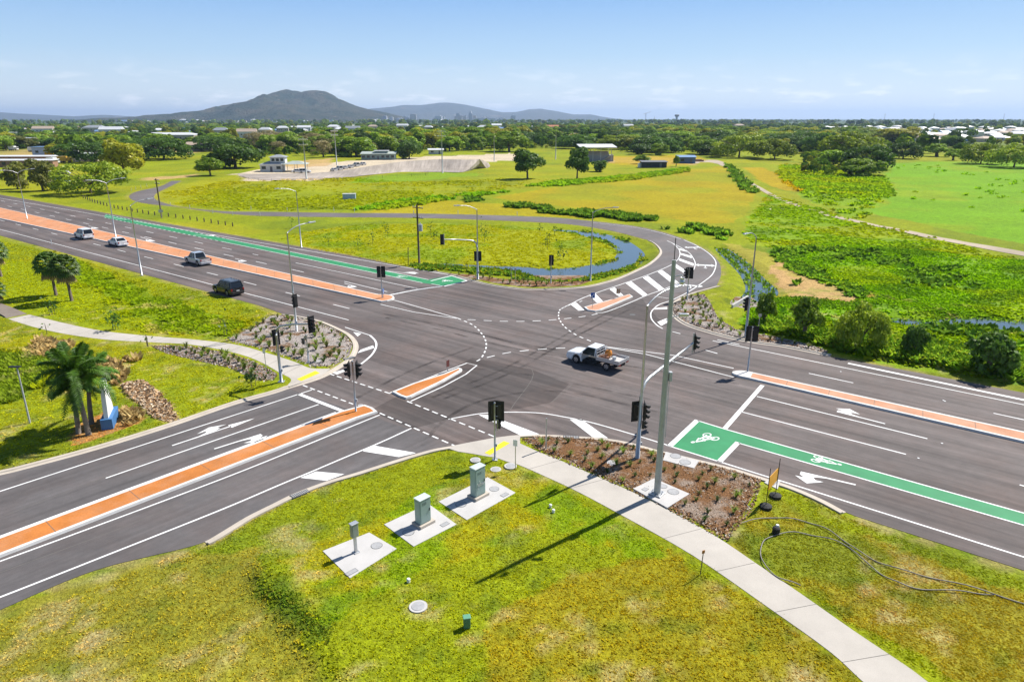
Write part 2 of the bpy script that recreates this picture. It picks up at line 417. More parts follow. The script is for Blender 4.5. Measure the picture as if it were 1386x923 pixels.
BED_SE = PL([(704,597),(725,592.5),(743,592.5),(781,594.5),(821,597.5),(854,604),(890,613.5),(932,623.5),(986,637),(1030,651),(1027,668),(1018,693),(994,722),(986,735),(967,727),(902,691),(854,667),(811,648),(756,624),(730.5,614)])
BED_NW = PL([(364,427),(384,428),(400,430),(430,437),(454,447),(470,457),(477,467),(473,481),(462,490),(447,499),(421,498),(402,490),(379,482.5),(356,474),(325,467.5),(303,461),(318,452),(346,441)])
BED_W = PL([(205,470),(225,468.5),(258,470),(277,473),(317,481.5),(345,491),(376,508),(372,516),(358,518),(340.5,514),(312,500),(260,488),(225,480)])
BED_NE = PL([(907.5,419),(913,411),(930,402),(953,399),(962,412),(972,432),(996,447),(1020,452),(1040,455),(1083,464),(1121,476),(1118,479.5),(1060,467.5),(1030,463.5),(993,457),(960,448.5),(930,438),(915,429)])
BED_N = PL([(600,370),(640,378.5),(668,384),(700,388.5),(720,389.5),(756,389),(785,386.5),(800,380),(770,382),(720,381),(680,378),(640,372.5)])

# water
Z_W = -0.38
CANAL = spline(PL([(752,312),(795,314.5),(835,322.5),(859,336),(867,347),(859,358),(839,365),(795,375),(762,381.5),(729,377),(702,368.5),(660,364),(600,360.5),(600,358.5),(660,361),(695,362),(745,365),(782,363),(812,358),(835,351),(841,343),(835,335),(815,325),(782,316.5)], Z_W), 5, True)
CREEK = spline(PL([(975,339),(981,338.5),(1001,352),(1016,365),(1030,380),(1045,394),(1037,408),(1020,415),(1003,413),(1014,400),(1017,390),(1011,376),(1003,366),(991,354)], Z_W), 5, True)
POND = spline(PL([(1197,433),(1230,434),(1262,436),(1300,431.5),(1340,432.5),(1386,437),(1470,447),(1600,462),(1600,478),(1470,462),(1386,450.5),(1345,446),(1309,439),(1265,441),(1225,440)], Z_W), 5, True)
TRACK = [S([(938,219),(960,216.5),(976,218.5),(992,227),(1009,240.5),(1039,259),(1072,274),(1122,289.5),(1163,298.5),(1224,311.5),(1291,325),(1386,341),(1500,361)], 5),
         S([(938,222),(958,220),(970,222),(986,229),(1004,242),(1033,260),(1066,275.5),(1117,291.5),(1159,301),(1222,315),(1289,329),(1386,346),(1500,367)], 5)]

PAD_POLYS = [PL(q) for q in ([(437,748),(500,723),(537,745),(474,785)], [(520,712),(580,684),(618,712),(560,742)], [(594,681),(660,648),(698,669),(632,706)])]
KERBS = [K_NW+SW_N[1:], SW_S[20:]+K_SE, K_NE, NE_IN[60:]+K_N]
SCARP = [v2(P(x, y)) for x, y in [(352,768),(372,790),(400,822),(432,862),(446,884)]]
def hgt(x, y):
    """terrain height; the junction itself is flat"""
    x = np.asarray(x, float); y = np.asarray(y, float)
    h = np.full(x.shape, -0.02)
    near = (np.abs(x) < 420) & (y < 520)
    if near.any():
        xs, ys = x[near], y[near]
        hh = np.full(xs.shape, -0.02)
        rd = pdist(xs, ys, ROADXY, True); inr = inside(xs, ys, ROADXY)
        fl = sstep(1.5, 9, np.where(inr, 0, rd)); lift = np.zeros(xs.shape)
        for pw in [PATH_E_POLY, PATH_W_POLY, BED_SE, BED_NW, BED_W]+PAD_POLYS:
            pp = [(p.x, p.y) for p in pw]; dd = np.where(inside(xs, ys, pp), 0, pdist(xs, ys, pp, True)); fl = fl*sstep(0.6, 3.0, dd); lift = np.maximum(lift, 0.115*(1-sstep(0.3, 2.0, dd)))
        hh += fl*(fbm(xs*0.09, ys*0.09, 3)-0.5)*0.5
        for kl in KERBS: lift = np.maximum(lift, 0.105*(1-sstep(0.8, 2.6, pdist(xs, ys, kl))))
        hh += lift*sstep(0.35, 0.9, np.where(inr, 0, rd))
        # terrace edge in the lawn by the cabinets
        ds = np.full(xs.shape, 1e9); side = np.zeros(xs.shape)
        a, b = SCARP[0], SCARP[-1]; t = (b-a)/np.linalg.norm(b-a); L = np.linalg.norm(b-a)
        s = (xs-a[0])*t[0]+(ys-a[1])*t[1]; w = (xs-a[0])*(-t[1])+(ys-a[1])*t[0]
        end = sstep(-2.0, 1.0, s)*(1-sstep(L-1.0, L+2.5, s))
        w = w+(fbm(xs*0.6, ys*0.6, 5)-0.5)*0.8
        padf = np.ones(xs.shape)
        for pw in PAD_POLYS: pp = [(p.x, p.y) for p in pw]; padf = padf*sstep(0.5, 2.2, np.where(inside(xs, ys, pp), 0, pdist(xs, ys, pp, True)))
        hh += padf*end*0.42*sstep(-1.5, 0.1, w)*np.exp(-np.maximum(w, 0)/2.2)
        for wp, dep, bank in ((CANAL, 1.0, 2.2), (CREEK, 0.8, 1.6), (POND, 0.7, 1.6)):
            pp = [(p.x, p.y) for p in wp]; d = pdist(xs, ys, pp, True); d = np.where(inside(xs, ys, pp), -d, d)-0.75
            hh = np.minimum(hh, np.maximum(Z_W+d*0.38/bank*1.1, -1.1)+0.0*dep)
        h[near] = hh
    far = ~near
    return h
def gz(p): return float(hgt(np.array([p[0]]), np.array([p[1]]))[0])
def G(px, py, dz=0.0):
    p = P(px, py); p.z = gz(p)+dz; return p

# ------------------------------------------------------------------ ground colours: what grows where
FIELD_A = PL([(660,268),(740,256),(830,243),(923,231),(981,224),(1008,238),(1026,262),(1012,285),(995,301),(960,303),(885,292),(800,284),(720,277)])
FIELD_B = PL([(1004,226),(1034,227),(1062,243),(1083,260),(1062,258),(1036,249)])
FIELD_C = PL([(482,288),(530,278),(572,271.5),(619,272),(700,279),(822,297),(760,294),(645,290)])
REEDS = PL([(1020,415),(1048,398),(1078,386),(1064,352),(1040,342),(1052,335),(1130,331),(1250,338),(1386,352),(1600,380),(1600,540),(1386,522),(1300,507),(1170,487),(1120,472),(1040,453),(1003,437)])
DIRT = PL([(1040,362),(1062,345),(1090,362),(1130,380),(1182,401),(1150,410),(1110,405),(1070,402),(1055,385)])
DRYBANK = PL([(978,328),(1000,331),(1040,345),(1066,362),(1092,378),(1075,402),(1050,398),(1040,380),(1005,352)])
GREEN_R = PL([(1195,262),(1200,220),(1390,218),(1700,230),(1700,340),(1390,330),(1290,312),(1160,288)])
ISLE = PL([(425,342),(500,355),(600,363),(690,366),(745,367),(782,364),(812,359),(835,352),(843,343),(835,334),(810,323),(760,314),(690,305),(600,303),(500,304),(420,312),(380,318)])
LAWN_W = PL([(30,424),(0,402),(0,350),(80,358),(220,412),(290,452),(200,452),(120,443)])
SWALE = PL([(60,340),(110,352),(190,392),(260,420),(330,436),(318,455),(290,458),(225,446),(160,410),(95,368)])
DRY_NEAR = PL([(-90,850),(0,830),(120,785),(250,748),(330,745),(360,800),(430,890),(500,923),(600,1000),(-90,1000)])
LUSH_PADS = PL([(380,765),(500,706),(620,640),(690,632),(790,678),(880,735),(900,760),(820,742),(760,720),(690,725),(600,762),(480,820),(440,870),(405,830)])
SCARP_P = PL([(368,768),(384,777),(425,832),(448,866),(442,886),(424,886),(398,846),(366,796)])
DRY_E = PL([(985,738),(1025,670),(1130,712),(1386,800),(1500,850),(1500,960),(1290,930),(1120,815),(1030,757)])
LAWN_SE = PL([(880,735),(1040,833),(1170,935),(640,960),(700,840),(760,760)])
GRAVELDRAIN = PL([(160,519),(195,515),(212,528),(232,550),(243,571),(228,573),(205,565),(190,548),(170,532)])
MULCH_SIGN = PL([(98,592),(108,572),(138,556),(172,551),(192,560),(190,572),(160,582),(120,600),(100,604)])
BRUSH_A = PL([(140,490),(170,485),(180,500),(160,520),(140,512)])
BRUSH_B = PL([(35,470),(60,457),(90,466),(75,482),(40,485)])
REED_W = PL([(-60,470),(0,478),(50,482),(80,492),(60,520),(20,545),(-80,560)])
VELO_IN = PL([(500,238),(600,232),(660,236),(560,246),(470,248)])
SANDY = PL([(320,236),(360,228),(430,222),(470,218),(560,213),(690,208),(720,215),(660,219),(560,218),(440,244),(335,245)])
DIRT_FAR = [PL([(200,207),(225,196),(262,196),(275,206),(240,210)]), PL([(192,241),(262,236),(262,240),(200,245)]), PL([(0,226),(60,222),(80,205),(60,200),(0,205)]), PL([(800,214),(885,212),(945,217),(940,224),(870,222),(810,220)]), PL([(350,222),(450,214),(450,224),(400,228)])]
DRYFAR = [PL([(830,212),(940,210),(960,218),(900,226),(830,222)])]
G_BASE = (0.160, 0.186, 0.010)
LIME = [PL([(1060,222),(1100,226),(1200,240),(1210,262),(1160,300),(1080,262),(1050,236)]), PL([(1040,262),(1164,300),(1290,330),(1386,350),(1500,372),(1500,395),(1386,356),(1250,340),(1130,332),(1045,335),(1000,318)])]
def srt(xs, ys, poly, jit, sc, seed):
    jx = (fbm(xs*sc, ys*sc, seed)-0.5)*2*jit; jy = (fbm(xs*sc+31, ys*sc+7, seed+3)-0.5)*2*jit
    return inside(xs+jx, ys+jy, [(p.x, p.y) for p in poly])
def ground_colour(x, y):
    return vivid(ground_colour_(x, y))
def vivid(c):                    # sun-fed tropical grass: little blue in the leaf
    g = c.mean(1, keepdims=True); return np.clip(g+(c-g)*1.05, 0.002, 1)
def ground_colour_(x, y):
    n = len(x); c = np.tile(np.array(G_BASE), (n, 1)); r = np.hypot(x, y)
    def put(mask, col, amt=1.0):
        a = (mask*amt)[:, None] if not np.isscalar(mask) else mask
        c[:] = c*(1-a)+np.array(col)*a
    yellow = (0.215, 0.195, 0.012); lime = (0.135, 0.20, 0.010); dark = (0.060, 0.100, 0.012); straw = (0.30, 0.25, 0.125); dirt = (0.34, 0.235, 0.13); orange = (0.265, 0.185, 0.012)
    put(sstep(0.45, 0.7, fbm(x*0.03, y*0.03, 11)), yellow, 0.55)
    put(sstep(0.55, 0.75, fbm(x*0.07, y*0.07, 13)), dark, 0.45)
    m = lambda poly, jit=1.5, sc=0.25, seed=1: srt(x, y, poly, jit, sc, seed).astype(float)
    f1 = fbm(x*0.05, y*0.05, 21); f2 = fbm(x*0.25, y*0.25, 23); f3 = fbm(x*1.1, y*1.1, 27); brk = sstep(.40, .62, fbm(x*1.5+3, y*1.5, 29))
    put(m(GREEN_R, 6, 0.05), (0.105, 0.215, 0.010), 0.92); put(m(GREEN_R, 6, 0.05)*sstep(0.5, 0.7, f1), (0.15, 0.205, 0.012), 0.8)
    for q in LIME: put(m(q, 4, .1), (0.125, 0.205, 0.010), .9); put(m(q, 4, .1)*sstep(.5, .66, fbm(x*.06, y*.09, 61)), (0.175, 0.205, 0.010), .75); put(m(q, 4, .1)*sstep(.6, .72, fbm(x*.12, y*.12, 63)), (0.07, 0.125, 0.010), .7)
    put(m(FIELD_A, 3, 0.08), orange, 0.6+0.0*f1); put(m(FIELD_A, 3, 0.08)*sstep(0.42, 0.62, f1), (0.165, 0.18, 0.012), 0.75)
    put(m(FIELD_B, 2, 0.1), orange, 0.85); put(m(FIELD_C, 1.5, 0.15), (0.245, 0.195, 0.012), 0.8)
    put(m(ISLE, 2, 0.2), (0.205, 0.21, 0.010), 0.85); put(m(ISLE, 2, 0.2)*sstep(0.55, 0.7, fbm(x*0.1, y*0.1, 4)), (0.11, 0.17, 0.012), 0.7)
    put(m(REEDS, 2, 0.2), (0.105, 0.205, 0.008), 0.95); put(m(REEDS, 2, .2)*sstep(.5, .68, fbm(x*.08, y*.12, 51)), (0.155, 0.215, 0.010), .8); put(m(REEDS, 2, .2)*sstep(.56, .70, fbm(x*.14+9, y*.2, 53)), (0.055, 0.115, 0.010), .75); put(m(DRYBANK, 1.2, 0.3), (0.235, 0.205, 0.035), 0.85); put(m(DIRT, 1.0, 0.4)*sstep(0.12, 0.42, f2), (0.33, 0.205, 0.095), 0.9)
    put(m(LAWN_W, 1.5, 0.2), (0.16, 0.20, 0.008), 0.8); put(m(SWALE, 1.6, 0.3), (0.105, 0.175, 0.010), 0.6); put(m(REED_W, 1.0, 0.4), (0.10, 0.145, 0.014), 0.9)
    put(m(BRUSH_A, .8, 0.6), straw, .8); put(m(BRUSH_B, .8, .6), straw, .7)
    put(m(LAWN_SE, 2, 0.2), (0.190, 0.160, 0.013), 0.85); put(m(LAWN_SE, 2, .2)*sstep(.50, .68, fbm(x*.45+3, y*.45, 33))*brk, (.28,.225,.10), .6)
    put(m(DRY_NEAR, 1.5, 0.3), (0.195, 0.165, 0.026), 0.65); put(m(DRY_NEAR, 1.5, .3)*sstep(0.48, 0.66, f2)*brk, (.27,.225,.11), 0.55)
    put(m(LUSH_PADS, 0.8, 0.5), (0.125, 0.190, 0.008), 0.85); put(m(LUSH_PADS, .8, .5)*sstep(0.48, 0.66, fbm(x*0.4, y*0.4, 8)), yellow, 0.8)
    put(m(SCARP_P, 1.3, 0.7), (0.065, 0.105, 0.012), 0.7)
    put(m(DRY_E, 0.8, 0.4), (0.20, 0.165, 0.02), 0.8); put(m(DRY_E, .8, .4)*sstep(0.5, 0.64, fbm(x*0.3, y*0.3, 77)), (0.12, 0.15, 0.014), 0.8); put(m(DRY_E, .8, .4)*sstep(0.56, 0.66, fbm(x*0.35+9, y*0.35, 79)), (0.28, 0.23, 0.12), 0.6*brk)
    near = (r < 95).astype(float)
    put(near*sstep(0.55, 0.72, fbm(x*0.5, y*0.5, 31))*brk, straw, 0.55)
    put(near*sstep(0.58, 0.74, fbm(x*0.9+5, y*0.9, 37)), dark, 0.5)
    put(m(GRAVELDRAIN, .3, 1), (0.33, 0.22, 0.12)); put(m(MULCH_SIGN, .4, .8), (0.27, 0.15, 0.055))
    put(m(VELO_IN, 3, .1), (0.12, 0.20, 0.012), .8); put(m(SANDY, 3, .1), (0.40, 0.33, 0.255), .9)
    for q in DIRT_FAR: put(m(q, 4, 0.08), (0.33, 0.22, 0.10), 0.85)
    for q in DRYFAR: put(m(q, 5, 0.06), orange, 0.75)
    # suburb and bush floor far away
    put(sstep(420, 800, r)*(0.35+0.5*sstep(0.4, 0.6, fbm(x*0.01, y*0.01, 41))), (0.055, 0.085, 0.018)); put(sstep(1500, 3500, r), (0.042, 0.066, 0.024), 0.95)
    # worn or wet edges along the roads
    e = (r < 400)
    if e.any():
        d = np.full(n, 99.0); d[e] = pdist(x[e], y[e], ROADXY, True)
        put((1-sstep(0.2, 1.1, d))*sstep(0.35, 0.6, f3), (0.25, 0.19, 0.085), 0.6)
    return c
def grow(lo, hi, step, far, ratio):
    a = list(np.arange(lo, hi+step/2, step)); s = step
    while a[-1] < far: s *= ratio; a.append(a[-1]+s)
    return a
gx = grow(0, 60, 0.42, 140, 1.012); gx = grow(0, 0, 1, 1, 1)[:0] or gx
while gx[-1] < 32000: gx.append(gx[-1]+max((gx[-1]-gx[-2])*1.10, 1))
gx = np.array([-v for v in gx[:0:-1]]+gx)
gy = list(np.arange(12, 62, 0.36)); s_ = 0.36
while gy[-1] < 190: s_ = min(s_*1.006, 1.3); gy.append(gy[-1]+s_)
while gy[-1] < 32000: s_ *= 1.05; gy.append(gy[-1]+s_)
gy = np.array([-3000, -400, -60, -10, 4]+gy)
X, Y = np.meshgrid(gx, gy); nx, ny = len(gx), len(gy)
xf, yf = X.ravel(), Y.ravel()
zf = hgt(xf, yf)
def grid_mesh(name, co, nx, ny):
    me = bpy.data.meshes.new(name); me.vertices.add(len(co)); me.vertices.foreach_set('co', co.ravel())
    i = np.arange((ny-1)*(nx-1)); r, c = i//(nx-1), i % (nx-1); a = r*nx+c
    q = np.stack([a, a+1, a+nx+1, a+nx], 1).astype(np.int32)
    me.loops.add(q.size); me.loops.foreach_set('vertex_index', q.ravel()); me.polygons.add(len(q))
    me.polygons.foreach_set('loop_start', np.arange(0, q.size, 4, dtype=np.int32))
    me.polygons.foreach_set('use_smooth', np.ones(len(q), bool)); me.update(); me.validate(); return me
def set_col(me, c, domain='POINT'):
    a = me.color_attributes.new('Col', 'FLOAT_COLOR', domain)
    a.data.foreach_set('color', np.concatenate([c, np.ones((len(c), 1))], 1).astype(np.float32).ravel())
gme = grid_mesh('ground', np.stack([xf, yf, zf], 1), nx, ny)
set_col(gme, ground_colour(xf, yf))
m, n, l = newmat('ground_cover'); v = coords(n, l)
at = n.new('ShaderNodeAttribute'); at.attribute_name = 'Col'
f = mrange(n, l, noise(n, l, v, 5.5, 4, 0.7), 0.28, 0.72, 0.55, 1.45)
f = mul(n, l, f, mrange(n, l, noise(n, l, v, 0.9, 5, 0.7), 0.3, 0.7, 0.75, 1.25))
f = mul(n, l, f, mrange(n, l, noise(n, l, v, 0.06, 4), 0.3, 0.7, 0.86, 1.14))
c = scalecol(n, l, at.outputs['Color'], f)
c = mixcol(n, l, mrange(n, l, noise(n, l, v, 2.6, 5, 0.75), 0.60, 0.72, 0, 0.35), c, (0.26, 0.20, 0.055))
hn = noise(n, l, v, 7.0, 3, 0.7)
c = scalecol(n, l, c, 1.34)
finish(n, l, c, 0.95, 0, bumpn(n, l, hn, 0.9, 0.12), 0.1)
mesh_obj('ground', gme, m, None, 'structure')

# ------------------------------------------------------------------ water
def inset(poly, d):
    n = len(poly); area = sum(poly[i-1][0]*poly[i][1]-poly[i][0]*poly[i-1][1] for i in range(n)); sg = 1 if area > 0 else -1
    out = []
    for i in range(n):
        p0, p1, p2 = poly[i-1], poly[i], poly[(i+1) % n]
        a = Vector((p1[0]-p0[0], p1[1]-p0[1])).normalized(); b = Vector((p2[0]-p1[0], p2[1]-p1[1])).normalized()
        na, nb = Vector((-a.y, a.x)), Vector((-b.y, b.x)); mvec = (na+nb)
        k = d/max(0.35, (1+na.dot(nb))/2)/2*1.0
        out.append(Vector((p1[0]+sg*mvec.x*k, p1[1]+sg*mvec.y*k, 0)))
    return out
m, n, l = newmat('still_water'); v = coords(n, l)
p = finish(n, l, (0.07, 0.10, 0.12), 0.06, 0, bumpn(n, l, noise(n, l, v, 2.5, 3), 0.12, 0.03), 0.5); p.inputs['IOR'].default_value = 1.33
M_WATER = m
bm = bmesh.new()
for w in (CANAL, CREEK, POND): sheet(bm, inset(w, -0.9), Z_W)
bobj('water', bm, M_WATER, None, 'structure')

# ------------------------------------------------------------------ roads
bm = bmesh.new(); prism(bm, ROAD, -0.3, 0.0); bobj('road', bm, M_ASPH, None, 'structure')
bm = bmesh.new(); sheet(bm, [q+Vector((0, 0, 0)) for q in PL([(392,527),(615,601)])]+SW_S[::-1]+SW_N[::-1], 0.004)
bobj('side_road', bm, M_ASPH_SW, None, 'structure')
iN = min(range(len(NE_IN)), key=lambda i: (NE_IN[i]-P(800,388)).length)
iO = min(range(len(NE_OUT)), key=lambda i: (NE_OUT[i]-P(970,387)).length)
bm = bmesh.new(); sheet(bm, NE_OUT[iO:]+NE_IN[:iN]+PL([(905,398)]), 0.004); bobj('slip_road', bm, M_ASPH_NE, None, 'structure')
bm = bmesh.new(); sheet(bm, PL([(500,556),(540,535),(566,523),(600,505),(640,484),(720,500),(770,520),(745,545),(690,555),(640,560),(610,566),(560,580)]), 0.005)
sheet(bm, PL([(535,409),(615,431),(590,428),(560,420)]), 0.005); sheet(bm, PL([(826,472),(990,500),(1010,510),(1030,520),(900,492),(840,480)]), 0.005)
sheet(bm, PL([(800,425),(870,405),(880,420),(900,440),(860,432)]), 0.005)
bobj('road_patch', bm, M_ASPH_NEW, None, 'structure')

# ------------------------------------------------------------------ kerbs
bm = bmesh.new()
def kerb(line, side, w=0.50, h=0.10):
    o = 1 if side > 0 else -1
    prof = [(o*-0.02, -0.2), (o*-0.02, 0.004), (o*w*0.45, 0.02), (o*w*0.55, h), (o*w, h+0.01), (o*(w+0.02), -0.2)]
    profile_sweep(bm, line, prof if o > 0 else prof)
kerb(K_NW+SW_N[1:], -1); 
iK = min(range(len(SW_S)), key=lambda i: (SW_S[i]-P(277,733)).length)
kerb(SW_S[iK:]+K_SE[1:], -1); kerb(K_NE, -1)
iN2 = min(range(len(NE_IN)), key=lambda i: (NE_IN[i]-P(880,326)).length)
kerb(NE_IN[iN2:]+K_N[1:], -1, 0.36)
bmesh.ops.recalc_face_normals(bm, faces=bm.faces)
bobj('kerb', bm, M_CONC, None, 'structure')
# wide flush concrete edge strip on the far side of the eastern road
bm = bmesh.new(); a_, b_ = fit([(1148,491.5),(1275,519),(1386,541)], 0, 60); ribbon(bm, [a_, b_], 0.36, 0.012); bobj('edge_strip_kerb', bm, M_PAINT, None, 'structure')

# ------------------------------------------------------------------ medians and islands
bk, bo, bt = bmesh.new(), bmesh.new(), bmesh.new(); bj = bmesh.new()
def median(poly, fill, kw=0.24, h=0.15):
    outer = [Vector((p[0], p[1], 0)) for p in poly]; mid = inset(outer, 0.05); inn = inset(outer, kw)
    prism(bk, outer, -0.1, 0.0); n = len(outer)
    ro = [bk.verts.new((p.x, p.y, -0.05)) for p in outer]; rm = [bk.verts.new((p.x, p.y, h)) for p in mid]; ri = [bk.verts.new((p.x, p.y, h+0.003)) for p in inn]
    for a, b in ((ro, rm), (rm, ri)):
        for i in range(n): bk.faces.new((a[i], a[(i+1) % n], b[(i+1) % n], b[i]))
    sheet(fill, inn, h+0.002)
def nose(pa, pb, bulge, n=7):
    """rounded end between two corners"""
    a, b = Vector(pa), Vector(pb); c = (a+b)/2; d = (b-a)/2; o = Vector((d.y, -d.x, 0)).normalized()*bulge
    return [c-d*math.cos(PI*k/n)+o*math.sin(PI*k/n) for k in range(n+1)]
# western median
mt = fit([(0,282),(167,320),(333,357),(426,382),(514,399.5)], 160, 0); mb = fit([(0,297.5),(133,324),(267,354),(461,398),(514,410)], 160, 0)
endp = P(530,407)
dirW = (mt[1]-mt[0]).normalized(); wid = (mt[1]-mb[1]).length
bs = bmesh.new(); median([mb[0], mb[1]]+nose(mb[1], mt[1], (endp-(mb[1]+mt[1])/2).length)[1:-1]+[mt[1], mt[0]], bs)
WM = (mt[0], mt[1], mb[0], mb[1])
# eastern median
mt = fit([(1014,504.5),(1084,520.5),(1251,556),(1386,586.5)], 0, 60); mb = fit([(1010,512.5),(1044,521.5),(1188,554),(1386,600)], 0, 60)
EM = (mt[0], mt[1], mb[0], mb[1]); endp = P(993,503)
median([mt[1], mt[0]]+nose(mt[0], mb[0], (endp-(mb[0]+mt[0])/2).length)[1:-1]+[mb[0], mb[1]], bt, 0.28)
median(inset(nose(mt[0]+Vector((-.2,.1,0)), mb[0]+Vector((-.2,.1,0)), 1.0)+[mb[0]+Vector((.3,-.25,0)), mt[0]+Vector((.3,-.25,0))], 0.0), bk, 0.1, 0.165)
# south-western median
mt = fit([(0,729),(177,664.5),(320,609),(461,559)], 45, 0); mb = fit([(0,752.5),(201,679.6),(331.5,629),(480,568)], 45, 0)
tip = P(512,559)
median([mb[0], mb[1], tip]+PL([(505,553.5),(494,549.5)])+[mt[1], mt[0]], bo, 0.26)
for p, d in walk([mt[0].lerp(mb[0], .5), mt[1].lerp(mb[1], .5)], 4.3):
    w = Vector((-d.y, d.x, 0))*0.8; ribbon(bj, [p-w, p+w], 0.03, 0.156)
def joints(a0, a1, b0, b1, step):
    L = (a1-a0).length; n = int(L/step)
    for k in range(1, n):
        p, q = a0.lerp(a1, k/n), b0.lerp(b1, k/n); ribbon(bj, [p.lerp(q, .16), p.lerp(q, .84)], 0.03, 0.157)
# refuge island
median(PL([(530,532),(540,537.5),(549.5,540.8),(557,538.8),(600,518),(625,503.5),(626,501),(621,499),(600,507.5),(560,520)]), bo, 0.26)
joints(WM[0], WM[1], WM[2], WM[3], 4.5); joints(EM[0], EM[1], EM[2], EM[3], 3.2)
# slip road island
median(PL([(790,417),(795,421),(806,422.5),(813,421),(835,412),(857,402.6),(852,399.4),(822,408)]), bt, 0.22)
bmesh.ops.recalc_face_normals(bk, faces=bk.faces)
bobj('median_kerb', bk, M_KERBW, None, 'structure'); bobj('median_paving', bo, M_ORANGE, None, 'structure'); bobj('median_faded_paving', bs, M_SALMON, None, 'structure'); bobj('median_brick_paving', bt, M_TERRA, None, 'structure')

# ------------------------------------------------------------------ footpaths, mulch beds
bm = bmesh.new(); prism(bm, PATH_E_POLY, -0.15, 0.115)
ra, rb = PATH_E
for k in range(1, 12):
    tt = k/12.0
    def along(q, t):
        L = length(q); return cut(q, 0, max(0.01, L*t))[-1]
    ribbon(bj, [along(ra, tt), along(rb, tt)], 0.025, 0.119)
bobj('footpath', bm, M_PATH, None, 'structure')
bm = bmesh.new(); prism(bm, PATH_W_POLY, -0.15, 0.105); bobj('footpath_across', bm, M_PATH, None, 'structure')
for k in range(1, 14):
    tt = k/14.0; ribbon(bj, [along(PATH_W[0], tt), along(PATH_W[1], tt)], 0.03, 0.109)
bobj('paving_joint_lines', bj, M_JOINT, None, 'structure')
M_OLDPATH = mat('old_asphalt_path', (0.19, 0.155, 0.125), 0.9, 0, 0.15, 0.6, 0.1, 40, fine=0.1)
bm = bmesh.new(); prism(bm, TRACK_OLD[0]+TRACK_OLD[1][::-1], -0.15, 0.08); bobj('old_path', bm, M_OLDPATH, None, 'structure')
bm = bmesh.new(); sheet(bm, PL([(656,614.8),(663,617.8),(690,601.8),(682,599)]), 0.125); sheet(bm, PL([(402,514.6),(408,517.2),(433,506.4),(427,503.4)]), 0.115)
bobj('tactile_paving', bm, M_YELLOW, None, 'structure')

m, n, l = newmat('mulch'); v = coords(n, l)
c1 = mixcol(n, l, mrange(n, l, noise(n, l, v, 0.55, 3, 0.6), 0.48, 0.62, 0, 1), (0.215, 0.11, 0.05), (0.33, 0.255, 0.20))
c1 = scalecol(n, l, c1, mrange(n, l, noise(n, l, v, 11, 3, 0.75), 0.3, 0.7, 0.35, 1.65))
finish(n, l, c1, 0.95, 0, bumpn(n, l, noise(n, l, v, 12, 3, 0.8), 1.0, 0.12), 0.1); M_MULCH = m
m, n, l = newmat('bark_chip_mulch'); v = coords(n, l)
c1 = mixcol(n, l, mrange(n, l, noise(n, l, v, 0.5, 3, 0.6), 0.38, 0.5, 0, 1), (0.22, 0.13, 0.07), (0.38, 0.335, 0.305))
c1 = scalecol(n, l, c1, mrange(n, l, noise(n, l, v, 9, 3, 0.75), 0.3, 0.7, 0.35, 1.6))
finish(n, l, c1, 0.95, 0, bumpn(n, l, noise(n, l, v, 9, 3, 0.8), 1.0, 0.15), 0.1); M_MULCH2 = m
def bed(name, poly, m, z):
    """mulch spread as an uneven bank inside the outline"""
    pp = [(p.x, p.y) for p in poly]; xs = [p[0] for p in pp]; ys = [p[1] for p in pp]
    bm = bmesh.new(); prism(bm, poly, -0.15, z); bobj(name, bm, m, None, 'structure')
    st = 0.3; gx_ = np.arange(min(xs), max(xs), st); gy_ = np.arange(min(ys), max(ys), st); XX, YY = np.meshgrid(gx_, gy_)
    d = pdist(XX.ravel(), YY.ravel(), pp, True); d = np.where(inside(XX.ravel(), YY.ravel(), pp), d, -d)
    zz = z-0.03+0.05*sstep(0, .6, d)+np.where(d > 0, sstep(0.1, 1.2, d)*fbm(XX.ravel()*1.3, YY.ravel()*1.3, 9)*0.11, -0.3)
    me = grid_mesh('mulch_ground', np.stack([XX.ravel(), YY.ravel(), zz], 1), len(gx_), len(gy_)); mesh_obj('mulch_ground', me, m, None, 'structure')
bed('garden_bed_ground', BED_SE, M_MULCH, 0.09); bed('garden_bed_ground', BED_NW, M_MULCH2, 0.09); bed('garden_bed_ground', BED_W, M_MULCH2, 0.07); bed('garden_bed_ground', BED_NE, M_MULCH2, 0.09); bed('garden_bed_ground', BED_N, M_MULCH, 0.06)

# gravel track across the paddocks
M_GRAVEL = mat('gravel', (0.38, 0.315, 0.235), 0.95, 0, 0.22, 0.12, 0.3, 10, 0.2, fine=0.12)
bm = bmesh.new(); sheet(bm, TRACK[0]+TRACK[1][::-1], 0.30); sheet(bm, PL([(1041,283),(1052,281.5),(1066,284),(1064,288),(1050,288.5)]), .28)
t_ = bobj('gravel_path', bm, M_GRAVEL, None, 'structure')
for p in t_.data.vertices: p.co.z = gz(p.co)+0.05

# ------------------------------------------------------------------ painted markings
bw, bg = bmesh.new(), bmesh.new(); ZP = 0.010
def line(pts, w=0.12, sm=False, z=ZP): ribbon(bw, S(pts) if sm else PL(pts), w, z)
def dashes(pts, on, off, w=0.12, sm=False, start=0.0):
    q = S(pts) if sm else PL(pts); L = length(q); s = start
    while s < L:
        c = cut(q, s, min(s+on, L))
        if len(c) > 1: ribbon(bw, c, w, ZP)
        s += on+off
def fline(pts, w=0.12, e0=0, e1=0): ribbon(bw, fit(pts, e0, e1), w, ZP)
def fdash(pts, on, off, w=0.12, e0=0, e1=0):
    q = fit(pts, e0, e1); L = length(q); s = 0
    while s < L: ribbon(bw, cut(q, s, min(s+on, L)), w, ZP); s += on+off
def quad(pts): sheet(bw, PL(pts), ZP)
